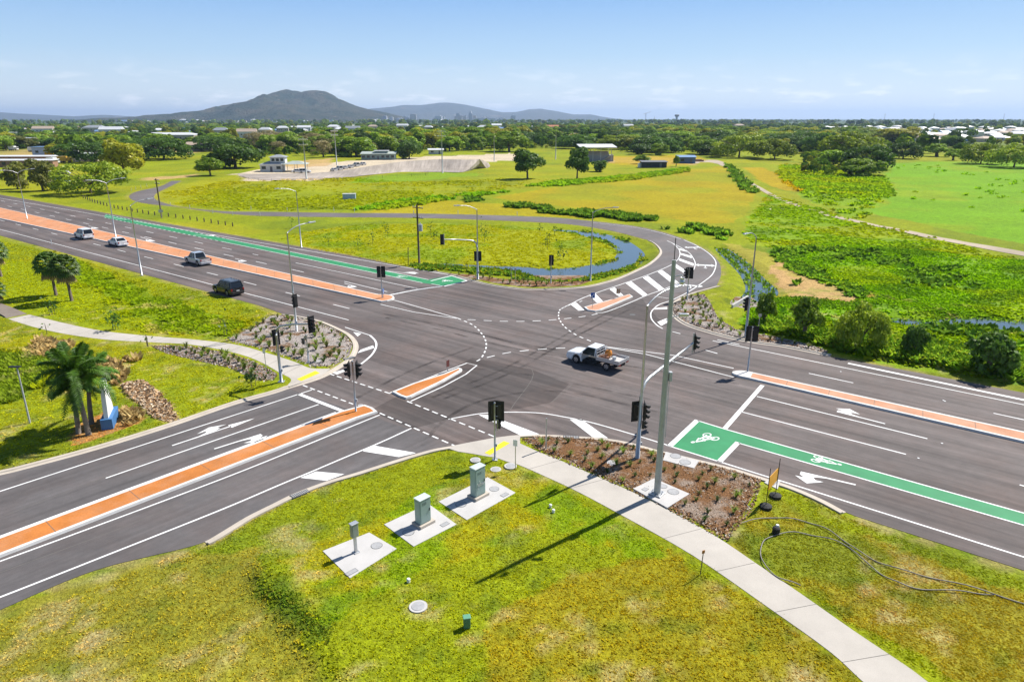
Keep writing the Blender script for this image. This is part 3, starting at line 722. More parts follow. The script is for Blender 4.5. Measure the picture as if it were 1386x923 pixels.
# western road
fline([(0,269),(350,325.6),(501,354.5),(602,373.3)], 0.13, 160, 0)
fline([(0,313),(100,335.3),(187,356),(289,384.5),(400,415.5),(466,435)], 0.13, 130, 0)
fdash([(137,300.5),(166,306.8),(233.5,321.2),(318,339),(350,345.6)], 3.0, 6.4, 0.13, 120, 0); fline([(400,356),(440,364.3),(484,373.3),(565,391)], 0.12)
fdash([(107,300.7),(168,314.2),(240,330.6),(283,340),(386,362.8),(440,375)], 3.0, 6.4, 0.13, 120, 0); fline([(466,381),(495,388),(524,395)], 0.12)
fdash([(141,334.3),(182,344.3),(227,355.2),(277,368),(333,381.3),(400,398.8),(476,420)], 3.0, 6.6, 0.13, 120, 0)
gN = fit([(143,290.3),(208,304),(295,319.5),(350,334),(501,363),(582,378.3)]); gS = fit([(143,294.3),(208,309),(295,325.5),(350,338.6),(511,369.5),(572,383)])
def straightpair(a, b): return [a[0], a[1], b[1], b[0]]
gS = [gN[0]+(gS[0]-gN[0]), gS[1]]
sheet(bg, straightpair(gN, gS), 0.007)
sheet(bg, PL([(582,378.3),(610.5,373.5),(631,380),(601,387.2),(572,383)]), 0.0075)
for gg in (gN, gS):
    L = length(gg); ribbon(bw, cut(gg, L*0.50, L), 0.12, ZP)
    s = 0
    while s < L*0.5: ribbon(bw, cut(gg, s, s+1.0), 0.14, ZP); s += 2.0
line([(583,380.4),(610.5,373.5)], 0.22); line([(610.5,373.2),(632,380)], .15); line([(632,380.2),(601,387.6)], 0.3); line([(601,387.4),(584,384.4)], .12)
line([(601,386.8),(560,393),(519,401)], 0.34)
# eastern road
fline([(1017,473),(1178,503),(1386,549)], 0.13, 4, 60)
fdash([(1095,505),(1142,516),(1294,548),(1357,562)], 3.6, 9.8, 0.13, 0, 40); line([(955,474),(971,478.5)], .13); line([(910,449),(921,451.8)], .13); line([(971,460),(1001,466.5)], .13)
fline([(1024,536.8),(1120,559.5),(1255,594)], 0.13); fline([(1003,557.5),(1110,584.3),(1226,615)], 0.13); line([(1380,656),(1420,668)], .13)
for q in ((1275,600),(1243,620),(1138,503),(1277,542),(1279,543)):
    p = P(*q); prism(bw, [p+Vector((a, b, 0)) for a, b in ((-.06,-.06),(.06,-.06),(.06,.06),(-.06,.06))], 0, .02)
gN = fit([(986,581),(1080,608.5),(1159,633),(1386,693)], 0, 60); gS = fit([(1000.5,598.6),(1100,628.8),(1188,656.5),(1386,709)], 0, 60)
sheet(bg, [P(945,570), gN[0], gN[1], gS[1], gS[0], P(974,625), P(911,604)], 0.007)
ribbon(bw, [P(944,569.2)]+gN, 0.12, ZP); ribbon(bw, gS, 0.12, ZP); line([(944,568.6),(906.5,603.8)], .38); line([(999,598.5),(973.5,625)], .36)
line([(1032,521.5),(981,580)], 0.34)
line([(607,567.4),(630,563),(655,559.3),(690,557.8),(730,559),(765,564.5),(801,572),(857,588),(902,602)], .12, True)
fline([(902,602),(973,624.6),(1058,651.5),(1159,683),(1275,719.5),(1386,753)], .13, 0, 60)
quad([(648,561.5),(661,561.5),(730,587.5),(706,590)]); quad([(771,567.5),(787,567.5),(823,593),(802,591.5)])
# south-western road
line([(557,579.5),(520,596.5),(491,609),(461,621.5),(420,639),(380,655.5),(300,689.5),(150,749),(0,808),(-160,868)], .13, True)
quad([(506,603),(563,613),(540,618.5),(491,610.6)]); quad([(428,638),(466,641.5),(442,650.5),(406.5,646.5)])
dashes([(446,506),(529,533)], 0.62, 0.36, .13); dashes([(551,543),(674,593)], .62, .36, .13); dashes([(410,521.5),(478,547)], .62, .36, .13); dashes([(514,559),(617,604)], .62, .36, .13)
line([(404,533),(467,557.6)], .34); fline([(430.5,547),(380,566),(260,606.5),(143,647)], .12); fline([(420,526.8),(380,542),(233,592),(0,663)], .12, 0, 45)
fline([(0,725.5),(177,661),(320,606.5),(455,558)], .12, 45, 0); line([(-160,815),(0,759.5),(217,679.5),(331.5,636),(420,600),(480,575.3),(514,561.5)], .12, True)
line([(527,532),(599,504),(632,491.4),(645.5,494.6),(630.5,506.5),(600,523),(556,543)], .12)
# north-western corner hatching
line([(467,443),(484,448.5),(501,454)], .12); line([(501,454),(508,461.5),(509,469.6),(502.5,481),(486,495)], .2, True)
quad([(484,478),(488,473.5),(505,467.5),(506.5,471)]); quad([(478,449.5),(489,451.5),(484,455.5)]); quad([(450,504.5),(469,499.3),(472,500.5),(456,507)])
# turning lines through the junction
line([(532,406),(575,418),(620,431)], .12); line([(515,412),(560,422.5),(618,431)], .12)
dashes([(620,431),(640,440),(653,453),(658,464),(657,474),(651,485),(643,490)], .6, .6, .14, True)
dashes([(633,432.6),(685,435),(735,434),(786,429),(812,424)], .9, .9, .14, True); dashes([(659,484),(690,477),(741,472),(766,471)], .9, .9, .14, True)
dashes([(788,407.5),(761,417),(756,426),(758,434),(766,444),(781,454),(799,461.6),(816,468)], .6, .6, .14, True)
line([(818,469),(912,481),(993,498.5)], .12); line([(820,470),(872,479),(993,510.6)], .12)
# slip road hatching
line([(760,418),(771.5,412),(797.5,400),(846.6,383),(880,371),(906,360),(916,353),(920,346),(919,338),(911,330),(903,326)], .13, True)
line([(806,423.5),(821,422),(852,410),(875,400),(904,389.5),(925,379.5),(937,368),(941,358),(938.5,350),(931,341),(912,330)], .13, True)
for q in ([(772,412),(779,408.5),(791,420),(783,420.5)], [(798,400.5),(806,397.5),(816,408),(808,410)], [(825,391.6),(832,389.3),(844,400),(837,401)], [(847,383.6),(854.5,381),(877,399.4),(870,401)], [(870,376),(877,373.4),(899,391),(892,393.4)],
          [(890,368),(896,365.5),(918,382),(911,385)], [(911,360),(915,357.5),(927,365.5),(926,370)], [(918.5,352.5),(920,350),(939.5,357),(938.5,360)], [(920,344.6),(921,342.6),(937,347),(936,349.6)], [(919,338.4),(919.5,336.4),(930,339),(930,341)]): quad(q)
line([(925.5,325),(942,332),(958,342),(967,351),(969,359),(964.5,371),(953,381),(932,395),(910,406),(893,412),(885,418),(881,424),(882,432),(889,440),(897,445)], .14, True)
quad([(885,419),(888,417),(903,415.6),(903,418.6)]); quad([(889.6,436),(902,431),(908,434),(895,441)]); line([(886,401),(905,404)], .1)
line([(801,301.3),(857,307.6),(895,315.6),(922,324)], .1, True)
bobj('green_bike_lane_markings', bg, M_GREEN, None, 'structure')
# arrows, bicycle symbols
def glyph(polys, tail, head, side=1, width=None):
    """plan shapes in metres: +v runs from tail to head, u to the side"""
    a, b = P(*tail), P(*head); v = (b-a); L = v.length; v.normalize(); u = Vector((v.y, -v.x, 0))*side
    for q in polys: sheet(bw, [a+u*x*(width or 1)+v*y*L for x, y in q], ZP)
TURN = [[(-.07,0),(.07,0),(.07,.62),(-.07,.62)], [(.07,.42),(.07,.62),(-.07,.62),(-.07,.80),(.3,.80),(.55,.72),(.55,.86),(1.15,.66),(.55,.44),(.55,.56),(.3,.60),(.2,.55)]]
STR = [[(-.07,0),(.07,0),(.07,.7),(-.07,.7)], [(-.32,.68),(.32,.68),(0,1)]]
STL = STR+[[(.06,.30),(.06,.50),(.3,.58),(.55,.56),(.55,.68),(1.0,.5),(.55,.32),(.55,.42),(.3,.42)]]
TEE = [[(-.08,0),(.08,0),(.08,.75),(-.08,.75)], [(-1.0,.62),(1.0,.62),(1.0,.85),(-1.0,.85)], [(-.9,.45),(-.9,1.0),(-1.5,.73)], [(.9,.45),(.9,1.0),(1.5,.73)], [(-.3,.2),(.3,.2),(0,0)]]
glyph(TURN, (1198,573.5), (1117,553), 1, 1.0); glyph(TURN, (1158,656), (1066,634.5), -1, 1.15)
glyph(STL, (233,603), (345,566), -1, 0.95); glyph(TURN, (290,607.5), (368,583), 1, 0.95)
for tl, hd, sd_ in (((466,383.5),(487,389.5),1), ((524,367),(572,372),-1), ((318,350),(338,354.5),1), ((190,321),(215,328),1), ((120,306),(137,310),1), ((262,318),(296,320),-1)): glyph(TURN, tl, hd, sd_, 0.9)
glyph(TEE, (943,338), (936,334), 1, 1.0); glyph(TEE, (955,364), (954,357.5), 1, 1.0); glyph(TEE, (933,391), (937,385), 1, 1.0)
def ring(cx, cy, r0, r1, n=14):
    return [[(cx+r0*math.cos(2*PI*k/n), cy+r0*math.sin(2*PI*k/n)), (cx+r1*math.cos(2*PI*k/n), cy+r1*math.sin(2*PI*k/n)), (cx+r1*math.cos(2*PI*(k+1)/n), cy+r1*math.sin(2*PI*(k+1)/n)), (cx+r0*math.cos(2*PI*(k+1)/n), cy+r0*math.sin(2*PI*(k+1)/n))] for k in range(n)]
def bar(x0, y0, x1, y1, w=.06):
    d = Vector((x1-x0, y1-y0)); d.normalize(); p = Vector((-d.y, d.x))*w
    return [(x0+p.x, y0+p.y), (x1+p.x, y1+p.y), (x1-p.x, y1-p.y), (x0-p.x, y0-p.y)]
def bike(tail, head, w=1.0, side=1):
    a, b = P(*tail), P(*head); v = b-a; L = v.length; v.normalize(); u = Vector((v.y, -v.x, 0))*side; k = L/1.9
    shapes = ring(-.42, .36, .22, .31)+ring(.42, .36, .22, .31)+[bar(-.42,.36,-.12,.95), bar(-.12,.95,.28,.95), bar(.42,.36,.22,1.12), bar(-.42,.36,.02,.36), bar(.02,.36,.28,.95), bar(.02,.36,-.16,1.02), bar(-.28,1.04,-.05,1.04), bar(.22,1.12,.4,1.12), bar(-.14,1.1,.05,1.6,.09), bar(.02,1.55,.3,1.2,.05)]+[r for r in ring(.12, 1.76, 0.0, .14)]
    for i, q in enumerate(shapes):
        sheet(bw, [a+u*x*w*0.62+v*y*k for x, y in q], ZP+0.001*(i % 3))
bike((968,589), (937,600), 1.35, 1); bike((1098,619), (1139,630), 1.2, -1); bike((537,374), (552,374.5), 1.2, 1); bike((598,380), (613,380), 1.5, 1)
# stop-line dashes on the western crosswalk shadow side and small worn words
bobj('road_markings', bw, M_PAINT, None, 'structure')

# ------------------------------------------------------------------ leaves, crowns, trees
def quads_mesh(name, cen, nor, size, aspect=1.0, seed=0, fold=0.0, smooth_n=None):
    """many small leaf faces as one mesh"""
    r = np.random.default_rng(seed); n = len(cen)
    nor = nor/np.linalg.norm(nor, axis=1, keepdims=True)
    a = np.cross(nor, r.normal(size=(n, 3))); a /= np.linalg.norm(a, axis=1, keepdims=True)+1e-9; b = np.cross(nor, a)
    s = (size*(0.55+0.9*r.random(n)))[:, None] if np.isscalar(size) else size[:, None]
    j = lambda: (0.75+0.5*r.random((n, 1)))
    co = np.stack([cen-a*s*j()*aspect, cen-b*s*j()*0.8-nor*s*fold, cen+a*s*j()*aspect, cen+b*s*j()*0.8-nor*s*fold], 1).reshape(-1, 3)
    me = bpy.data.meshes.new(name); me.vertices.add(n*4); me.vertices.foreach_set('co', co.ravel().astype(np.float32))
    me.loops.add(n*4); me.loops.foreach_set('vertex_index', np.arange(n*4, dtype=np.int32)); me.polygons.add(n)
    me.polygons.foreach_set('loop_start', np.arange(0, n*4, 4, dtype=np.int32)); me.update()
    return me
def blob_points(blobs, n, seed, shell=0.25, low=0.35):
    """points and outward directions spread through clumps (x,y,z,rx,ry,rz)"""
    r = np.random.default_rng(seed); B = np.array(blobs, float)
    w = (B[:, 3]*B[:, 4]+B[:, 3]*B[:, 5]+B[:, 4]*B[:, 5]); w /= w.sum()
    i = r.choice(len(B), n, p=w); d = r.normal(size=(n, 3)); d /= np.linalg.norm(d, axis=1, keepdims=True)
    flip = (d[:, 2] < -0.2) & (r.random(n) > low); d[flip, 2] *= -1
    k = 1-shell*r.random(n)**1.5+0.12*r.random(n)
    p = B[i, :3]+d*B[i, 3:]*k[:, None]
    nn = d/B[i, 3:]; nn /= np.linalg.norm(nn, axis=1, keepdims=True)
    return p, nn+r.normal(size=(n, 3))*0.45
def crown_mesh(name, blobs, n, leaf, seed, shell=0.3, low=0.35):
    p, d = blob_points(blobs, n, seed, shell, low); return quads_mesh(name, p, d, leaf, 1.0, seed+1, 0.15)
def trunk_mesh(bm, segs):
    for pts, rad in segs: tube(bm, pts, rad, 7, False)
def umbrella_blobs(R, h, seed, n=30):
    r = random.Random(seed); b = []
    for k in range(n):
        a = r.uniform(0, 2*PI); q = R*math.sqrt(r.random())*0.88
        z = h*(0.84-0.40*(q/R)**2+r.uniform(-.08, .08)); s = R*r.uniform(.17, .30)
        b.append((q*math.cos(a), q*math.sin(a), z, s, s, s*0.46))
    for k in range(15):
        a = 2*PI*k/15+r.uniform(-.3, .3); b.append((R*.78*math.cos(a), R*.78*math.sin(a), h*r.uniform(.17, .46), R*.26, R*.26, R*.17))
    return b
def round_blobs(R, h, seed, n=16, base=0.25):
    r = random.Random(seed); b = [(0, 0, h*(base+1)/2, R*.62, R*.62, h*(1-base)*.36)]
    for k in range(n):
        a = r.uniform(0, 2*PI); t = r.uniform(base+.1, .93); q = R*math.sin(PI*min(1, (t-base+.12)/(1.12-base)))**.6*r.uniform(.45, .85); s = R*r.uniform(.22, .42)
        b.append((q*math.cos(a), q*math.sin(a), h*t, s, s, s*r.uniform(.6, .95)))
    return b
def tall_blobs(R, h, seed, n=18):
    r = random.Random(seed); b = []
    for k in range(n):
        t = r.uniform(.3, .96); a = r.uniform(0, 2*PI); q = R*r.uniform(.15, .75)*(1.15-t*.6); s = R*r.uniform(.25, .45)
        b.append((q*math.cos(a), q*math.sin(a), h*t, s, s, s*r.uniform(.7, 1.1)))
    return b
FOL = {
 'rain': foliage('leaf_rain_tree', (0.095, 0.145, 0.011), (0.205, 0.25, 0.012)),
 'dark': foliage('leaf_dark', (0.035, 0.075, 0.010), (0.070, 0.125, 0.013)),
 'green': foliage('leaf_green', (0.095, 0.17, 0.010), (0.18, 0.25, 0.012)),
 'yellow': foliage('leaf_yellow', (0.175, 0.195, 0.010), (0.24, 0.225, 0.012)),
 'olive': foliage('leaf_olive', (0.085, 0.100, 0.016), (0.135, 0.135, 0.022)),
 'bare': foliage('leaf_thin', (0.15, 0.125, 0.055), (0.19, 0.16, 0.07)),
}
def tree_proto(name, shape, fol, R, h, n, leaf, seed, label, cat='tree', trunk_r=0.3, bark=None):
    root = thing(name, label, cat, (0, 0, 0)); r = random.Random(seed)
    if shape == 'umbrella':
        b = umbrella_blobs(R, h, seed); segs = [([(0,0,-.3),(.1,0,h*.16),(0,.1,h*.28)], [trunk_r*1.25, trunk_r, trunk_r*.9])]
        for k in range(7):
            a = 2*PI*k/7+r.uniform(-.2,.2); q = R*r.uniform(.5,.8)
            segs.append(([(0,.1,h*.24),(q*.4*math.cos(a),q*.4*math.sin(a),h*.5),(q*math.cos(a),q*math.sin(a),h*.70)], [trunk_r*.6, trunk_r*.38, trunk_r*.15]))
    else:
        b = (tall_blobs if shape == 'tall' else round_blobs)(R, h, seed) if shape != 'bush' else round_blobs(R, h, seed, 14, 0.02)
        segs = [([(0,0,-.3),(.08,.05,h*.3),(0,.1,h*.72)], [trunk_r*1.15, trunk_r*.8, trunk_r*.3])]
        for k in range(5):
            a = 2*PI*k/5+r.uniform(-.3,.3); q = R*r.uniform(.4,.65); z = h*r.uniform(.22,.45)
            segs.append(([(0.05,.05,z),(q*.5*math.cos(a),q*.5*math.sin(a),z+h*.14),(q*math.cos(a),q*math.sin(a),z+h*.30)], [trunk_r*.45, trunk_r*.3, trunk_r*.1]))
    mesh_obj('crown', crown_mesh('crown', b, n, leaf, seed, 0.35 if shape != 'umbrella' else .45), FOL[fol], root)
    bm = bmesh.new(); trunk_mesh(bm, segs); bobj('trunk', bm, bark or M_BARK, root, None, True)
    index_kids(root); root['_w'] = R*2; root['_h'] = h
    return root
used = set()
def put_tree(proto, px, py, wpx, ytop, label, group=None, rz=None):
    """set a tree down at its surveyed spot with its measured crown width and height"""
    b = G(px, py); w = wpx*mpp(py); h = max(1.0, height_at(b, ytop)-b.z)
    sx, sz = w/proto['_w'], h/proto['_h']; rz = random.uniform(0, 6.28) if rz is None else rz
    if proto.name not in used:
        used.add(proto.name); proto.location = b; proto.rotation_euler = (0, 0, rz); proto.scale = (sx, sx, sz); proto['label'] = label
        if group: proto['group'] = group
        return proto
    return copy_tree(proto, b, rz, (sx, sx, sz), label, group)
T_RAIN = tree_proto('rain_tree', 'umbrella', 'rain', 10, 10, 6500, .34, 11, 'spreading rain tree')
T_RAIN2 = tree_proto('rain_tree', 'umbrella', 'rain', 10, 9, 6500, .36, 12, 'spreading rain tree')
T_UMBD = tree_proto('spreading_tree', 'umbrella', 'dark', 8, 8, 5200, .34, 13, 'dark spreading tree')
T_DARK = tree_proto('dense_tree', 'bush', 'dark', 6, 7, 4200, .34, 14, 'dark dense tree')
T_DARK2 = tree_proto('dense_tree', 'round', 'dark', 5, 9, 4200, .33, 15, 'dark dense tree')
T_GREEN = tree_proto('leafy_tree', 'round', 'green', 5, 9, 4200, .33, 16, 'green tree')
T_GREEN2 = tree_proto('leafy_tree', 'bush', 'green', 6, 8, 4200, .36, 17, 'green tree')
T_YEL = tree_proto('pale_tree', 'round', 'yellow', 5, 9, 4000, .33, 18, 'yellow-green tree')
T_OLIVE = tree_proto('olive_tree', 'bush', 'olive', 5, 8, 4000, .30, 19, 'olive tree')
T_TALL = tree_proto('tall_tree', 'tall', 'green', 4.5, 13, 3000, .34, 20, 'tall tree')
T_BARE = tree_proto('thin_tree', 'tall', 'bare', 5, 9, 1800, .22, 21, 'thin brown tree')
T_SMALL = tree_proto('shrub_tree', 'round', 'green', 2.2, 4.2, 2200, .20, 22, 'small tree')
T_SMALLD = tree_proto('shrub_tree', 'bush', 'dark', 2.4, 3.6, 2200, .20, 23, 'small dark tree')
# trees one can single out
put_tree(T_GREEN, 285, 238, 40, 214.5, 'small rounded leafy green tree beside the bend of the slip road')
put_tree(T_DARK, 319, 228, 80, 193, 'wide dark bushy tree behind the small rounded tree by the slip road bend')
put_tree(T_YEL, 170, 243, 62, 188, 'large yellow-green tree beside the slip road bend, taller than its neighbours')
put_tree(T_RAIN, 123, 262, 92, 217, 'broad rain tree with bare forked trunk on the verge of the main road')
put_tree(T_OLIVE, 58, 258, 40, 214, 'olive-leaved bushy tree next to the broad rain tree, near the main road')
put_tree(T_OLIVE, 24, 256, 36, 218, 'olive-leaved bushy tree by the rail sheds, at the edge of the photo')
put_tree(T_UMBD, 222, 216, 74, 186, 'dark flat-topped tree standing behind the yellow-green tree')
put_tree(T_UMBD, 128, 220, 58, 190, 'dark flat-topped tree shading the three white silos')
put_tree(T_UMBD, 92, 216, 38, 193, 'smaller dark flat-topped tree beside the white truck yard')
put_tree(T_DARK2, 714, 242, 44, 205, 'dark round tree standing alone in the paddock before the velodrome end')
put_tree(T_DARK2, 781, 243, 37, 202, 'dark round tree in the paddock just in front of the grandstand')
put_tree(T_DARK, 554, 215, 36, 189, 'dark dense tree at the end of the low green pavilion')
put_tree(T_UMBD, 882, 206, 62, 184, 'dark spreading tree behind the blue shed in the far paddock')
put_tree(T_RAIN, 1000, 213, 76, 180, 'largest rain tree at the head of the gravel track')
put_tree(T_RAIN2, 1048, 216, 56, 188, 'rain tree overlapping the flank of the largest rain tree by the track')
put_tree(T_RAIN2, 1150, 214, 84, 178, 'tall rain tree at the top of the clump in the middle of the green plain')
put_tree(T_DARK, 1108, 208, 54, 178, 'dark tree at the near end of the rain tree clump on the plain')
put_tree(T_UMBD, 1172, 229, 66, 195, 'dark spreading tree low in the clump on the green plain')
put_tree(T_GREEN2, 1128, 226, 52, 205, 'bright bushy tree at the front foot of the clump on the plain')
put_tree(T_GREEN2, 1168, 239, 62, 217, 'lowest bushy tree at the very front of the clump on the plain')
put_tree(T_UMBD, 1222, 215, 46, 191, 'dark round-topped tree alone between the clump and the white suburb')
put_tree(T_RAIN, 1327, 222, 56, 192, 'rain tree with open trunks at the edge of the green plain')
put_tree(T_RAIN2, 1372, 227, 70, 194, 'wide rain tree cut by the edge of the photo at the end of the plain')
put_tree(T_SMALL, 1268, 212, 34, 196, 'small leafy tree between two dark trees before the white suburb')
put_tree(T_SMALL, 1290, 217, 22, 203, 'stunted bush tree on the plain beside the open rain tree')
put_tree(T_YEL, 1215, 196, 60, 172, 'yellow-green tree rising in front of the white suburb')
put_tree(T_SMALL, 1089, 456, 46, 406, 'bushy tree in the reeds nearest the culvert')
put_tree(T_RAIN2, 1163, 472, 68, 412, 'small umbrella-crowned tree with clear trunk standing in the reeds by the road')
put_tree(T_SMALLD, 1236, 482, 34, 442, 'dark stunted bush tree in the reeds between the umbrella-crowned tree and the pond')
put_tree(T_SMALLD, 1336, 506, 62, 454, 'dark ragged tree in the reeds beside the eastern road, at the end of the pond')
put_tree(T_SMALL, 1033, 440, 30, 400, 'dark green bush tree at the mouth of the creek culvert')
put_tree(T_SMALLD, 812, 232, 26, 218, 'low dark shrub beside the round paddock tree at the grandstand')
put_tree(T_SMALL, 869, 222, 24, 211, 'small tree over the dark shed in the far paddock')
put_tree(T_SMALL, 915, 226, 9, 212, 'slim tree beside the little blue shed')

# belts of trees between the paddocks and the suburbs
def in_any(p, polys): return any(inside(np.array([p.x]), np.array([p.y]), [(q.x, q.y) for q in poly])[0] for poly in polys)
ROOFS = [(152,182.5,30),(300,184,22),(335,187,26),(383,179.5,16),(412,178.5,18),(452,177,18),(478,180,20),(505,176.5,14),(545,174.5,16),(655,178,18),(672,174,14),(130,179,30),(60,181,26),(360,183,18),(430,182,16),(580,178,12),(850,175,14),(1000,174.5,14)]
CLEAR = [PL([(a-b*.55,c+7),(a+b*.55,c+7),(a+b*.9,c+2),(a+b*.8,c-.6),(a-b*.8,c-.6)]) for a, c, b in ROOFS]
OPEN = CLEAR+[SANDY, FIELD_A, FIELD_B, GREEN_R, VELO_IN]+DIRT_FAR+DRYFAR
def belt(n, area, protos, group, label, hmin, hmax, seed, spread=(1.2, 1.95), gap=4.0):
    """scatter n trees over an area given by its outline on the ground"""
    r = random.Random(seed); poly = PL(area); xs = [p.x for p in poly]; ys = [p.y for p in poly]; pp = [(p.x, p.y) for p in poly]; done = []; tries = 0
    while len(done) < n and tries < n*60:
        tries += 1; x = r.uniform(min(xs), max(xs)); y = min(ys)+(max(ys)-min(ys))*r.random()
        p = Vector((x, y, 0))
        if not inside(np.array([x]), np.array([y]), pp)[0] or in_any(p, OPEN): continue
        if any((p-q).length < gap for q in done): continue
        done.append(p); pr = r.choice(protos); h = r.uniform(hmin, hmax); sz = h/pr['_h']; sx = sz*r.uniform(*spread)
        p.z = gz(p)
        lab = label % {'rain_tree': 'flat-topped rain tree', 'spreading_tree': 'dark spreading tree', 'dense_tree': 'dark dense tree', 'leafy_tree': 'mid green leafy tree', 'pale_tree': 'yellow-green tree', 'olive_tree': 'olive green bushy tree', 'tall_tree': 'tall narrow tree', 'thin_tree': 'thin brownish tree', 'shrub_tree': 'small bushy tree'}[pr.name.split('.')[0]]
        grp = lab.split(' in ')[0]+'s, '+group
        if pr.name not in used:
            used.add(pr.name); pr.location = p; pr.scale = (sx, sx, sz); pr['label'] = lab; pr['group'] = grp
        else: copy_tree(pr, p, r.uniform(0, 6.28), (sx, sx, sz), lab, grp)
MIX = [T_GREEN, T_GREEN2, T_DARK, T_DARK2, T_UMBD, T_YEL, T_OLIVE, T_TALL]
belt(60, [(330,214),(480,214),(560,208),(560,196),(430,194),(330,198)], [T_GREEN2, T_GREEN, T_DARK, T_OLIVE, T_BARE], 'behind the velodrome', '%s in the thicket behind the clubhouse and velodrome', 7, 11, 31, gap=5)
belt(22, [(340,205),(450,204),(460,194),(350,194)], [T_BARE, T_BARE, T_OLIVE], 'by the light towers', '%s in the row behind the velodrome light towers', 8, 12, 32)
belt(26, [(560,206),(700,204),(720,190),(560,188)], [T_TALL, T_TALL, T_GREEN, T_YEL], 'in the open park', '%s in the open park beyond the velodrome banking', 9, 15, 33, gap=5)
belt(30, [(700,206),(850,200),(860,184),(700,184)], MIX, 'beside the grandstand', '%s in the trees around the grandstand', 6, 11, 34)
belt(80, [(840,206),(960,208),(1000,190),(1000,178),(840,178)], [T_YEL, T_GREEN, T_GREEN2, T_UMBD, T_TALL, T_RAIN], 'in the belt beyond the sheds', '%s in the belt beyond the blue shed', 8, 13, 35, gap=7)
belt(60, [(960,200),(1110,200),(1200,196),(1200,182),(960,182)], [T_RAIN, T_RAIN2, T_GREEN, T_YEL, T_UMBD], 'behind the rain trees', '%s in the wood behind the track head', 8, 13, 36, gap=8)
belt(55, [(0,214),(90,200),(330,200),(330,188),(0,190)], MIX, 'among the depots', '%s in the trees among the depots and long roofs', 6, 10, 37, gap=7)
belt(14, [(1200,200),(1386,203),(1480,206),(1480,192),(1200,190)], MIX, 'before the suburb', '%s in the fringe before the white suburb', 6, 10, 38, gap=7)
belt(190, [(-120,188),(700,186),(1000,180),(1000,172),(-120,172)], MIX+[T_RAIN], 'in the town belt', '%s in the broad town belt below the mountain', 6, 12, 39, gap=12)
belt(26, [(1000,183),(1500,190),(1560,172),(1000,172)], MIX, 'in the eastern suburb', '%s in the streets of the white suburb', 6, 11, 40, gap=12)
belt(80, [(430,206),(690,206),(690,190),(430,190)], [T_TALL, T_GREEN, T_GREEN2, T_YEL, T_DARK2, T_GREEN], 'beyond the pavilion', '%s in the park trees beyond the pavilion', 8, 13, 41, gap=6)
belt(46, [(690,196),(860,196),(860,174),(690,174)], [T_TALL, T_GREEN, T_GREEN2, T_UMBD, T_YEL], 'round the orange roofs', '%s in the trees round the orange roofs', 8, 12, 42, gap=8)
belt(60, [(0,186),(430,186),(430,176),(0,176)], MIX, 'over the depots', '%s in the wooded streets beyond the depots', 6, 11, 43, gap=10)
belt(75, [(835,217),(960,213),(1010,207),(1105,206),(1105,192),(835,192)], [T_GREEN, T_GREEN2, T_YEL, T_RAIN, T_DARK, T_UMBD], 'behind the blue shed', '%s in the grove between the grandstand and the gravel track', 6, 11, 47, gap=6)
belt(40, [(0,222),(150,216),(330,205),(330,196),(0,200)], [T_GREEN, T_GREEN2, T_YEL, T_DARK, T_UMBD], 'round the truck yard', '%s in the trees round the truck yard', 6, 10, 48, gap=7)
for o in (T_BARE, T_TALL):
    if o.name not in used: put_tree(o, 470, 205, 20, 185, 'lone thin tree by the pavilion')

# the far-off wood: one mass
SUBURB = PL([(1095,180),(1180,190),(1290,196),(1386,197),(1600,200),(1600,178),(1386,176),(1240,175),(1120,174)])
def mass(name, label, n, y0, y1, ang0, ang1, h0, h1, seed, leafs, leaf, cols, avoid=(), only=()):
    r = np.random.default_rng(seed); D = np.sqrt(r.random(n)*(y1**2-y0**2)+y0**2); A = np.radians(ang0+(ang1-ang0)*r.random(n))
    x, y = D*np.sin(A), D*np.cos(A); k = np.ones(n, bool)
    for q in avoid: k &= ~inside(x, y, [(p.x, p.y) for p in q]) | ((r.random(n) < .22) & (q is avoid[-1]))
    if only:
        ok = np.zeros(n, bool)
        for q in only: ok |= inside(x, y, [(p.x, p.y) for p in q])
        k &= ok
    x, y = x[k], y[k]; n = len(x); h = h0+(h1-h0)*r.random(n)**1.6; w = h*(0.5+.7*r.random(n))
    c0 = np.array(cols)[r.integers(0, len(cols), n)]*(0.7+.6*r.random((n, 1)))
    d = r.normal(size=(n, leafs, 3)); d /= np.linalg.norm(d, axis=2, keepdims=True); d[..., 2] = np.where((d[..., 2] < -.1) & (r.random((n, leafs)) > .3), -d[..., 2], d[..., 2])
    p = d.copy(); p[..., 0] *= w[:, None]*.55; p[..., 1] *= w[:, None]*.55; p[..., 2] = p[..., 2]*h[:, None]*.42+h[:, None]*.56
    lump = 0.8+.35*vnoise(d[..., 0]*2.2+np.arange(n)[:, None]*7.1, d[..., 1]*2.2+d[..., 2]*1.7, 3); p[..., :2] *= lump[..., None]
    p[..., 0] += x[:, None]; p[..., 1] += y[:, None]; sz = (w[:, None]*leaf*(0.6+.8*r.random((n, leafs)))).ravel()
    me = quads_mesh(name, p.reshape(-1, 3), (d+r.normal(size=d.shape)*.35).reshape(-1, 3), sz, 1.0, seed, .1)
    cc = np.repeat(np.repeat(c0, leafs, 0)*(0.8+.4*r.random((n*leafs, 1))), 4, 0); set_col(me, cc)
    o = mesh_obj(name, me, attr_foliage('wood_leaves', 0.3)); tag(o, label, 'trees', None, 'stuff')
WC = [(0.080, 0.135, 0.013), (0.040, 0.080, 0.012), (0.115, 0.165, 0.014), (0.145, 0.155, 0.018), (0.055, 0.10, 0.012), (0.13, 0.175, 0.013)]
mass('woods', 'mass of tree crowns filling the plain between town and paddocks', 3600, 520, 2300, -46, 46, 4.5, 11.5, 51, 100, .20, WC, avoid=OPEN+[SUBURB])
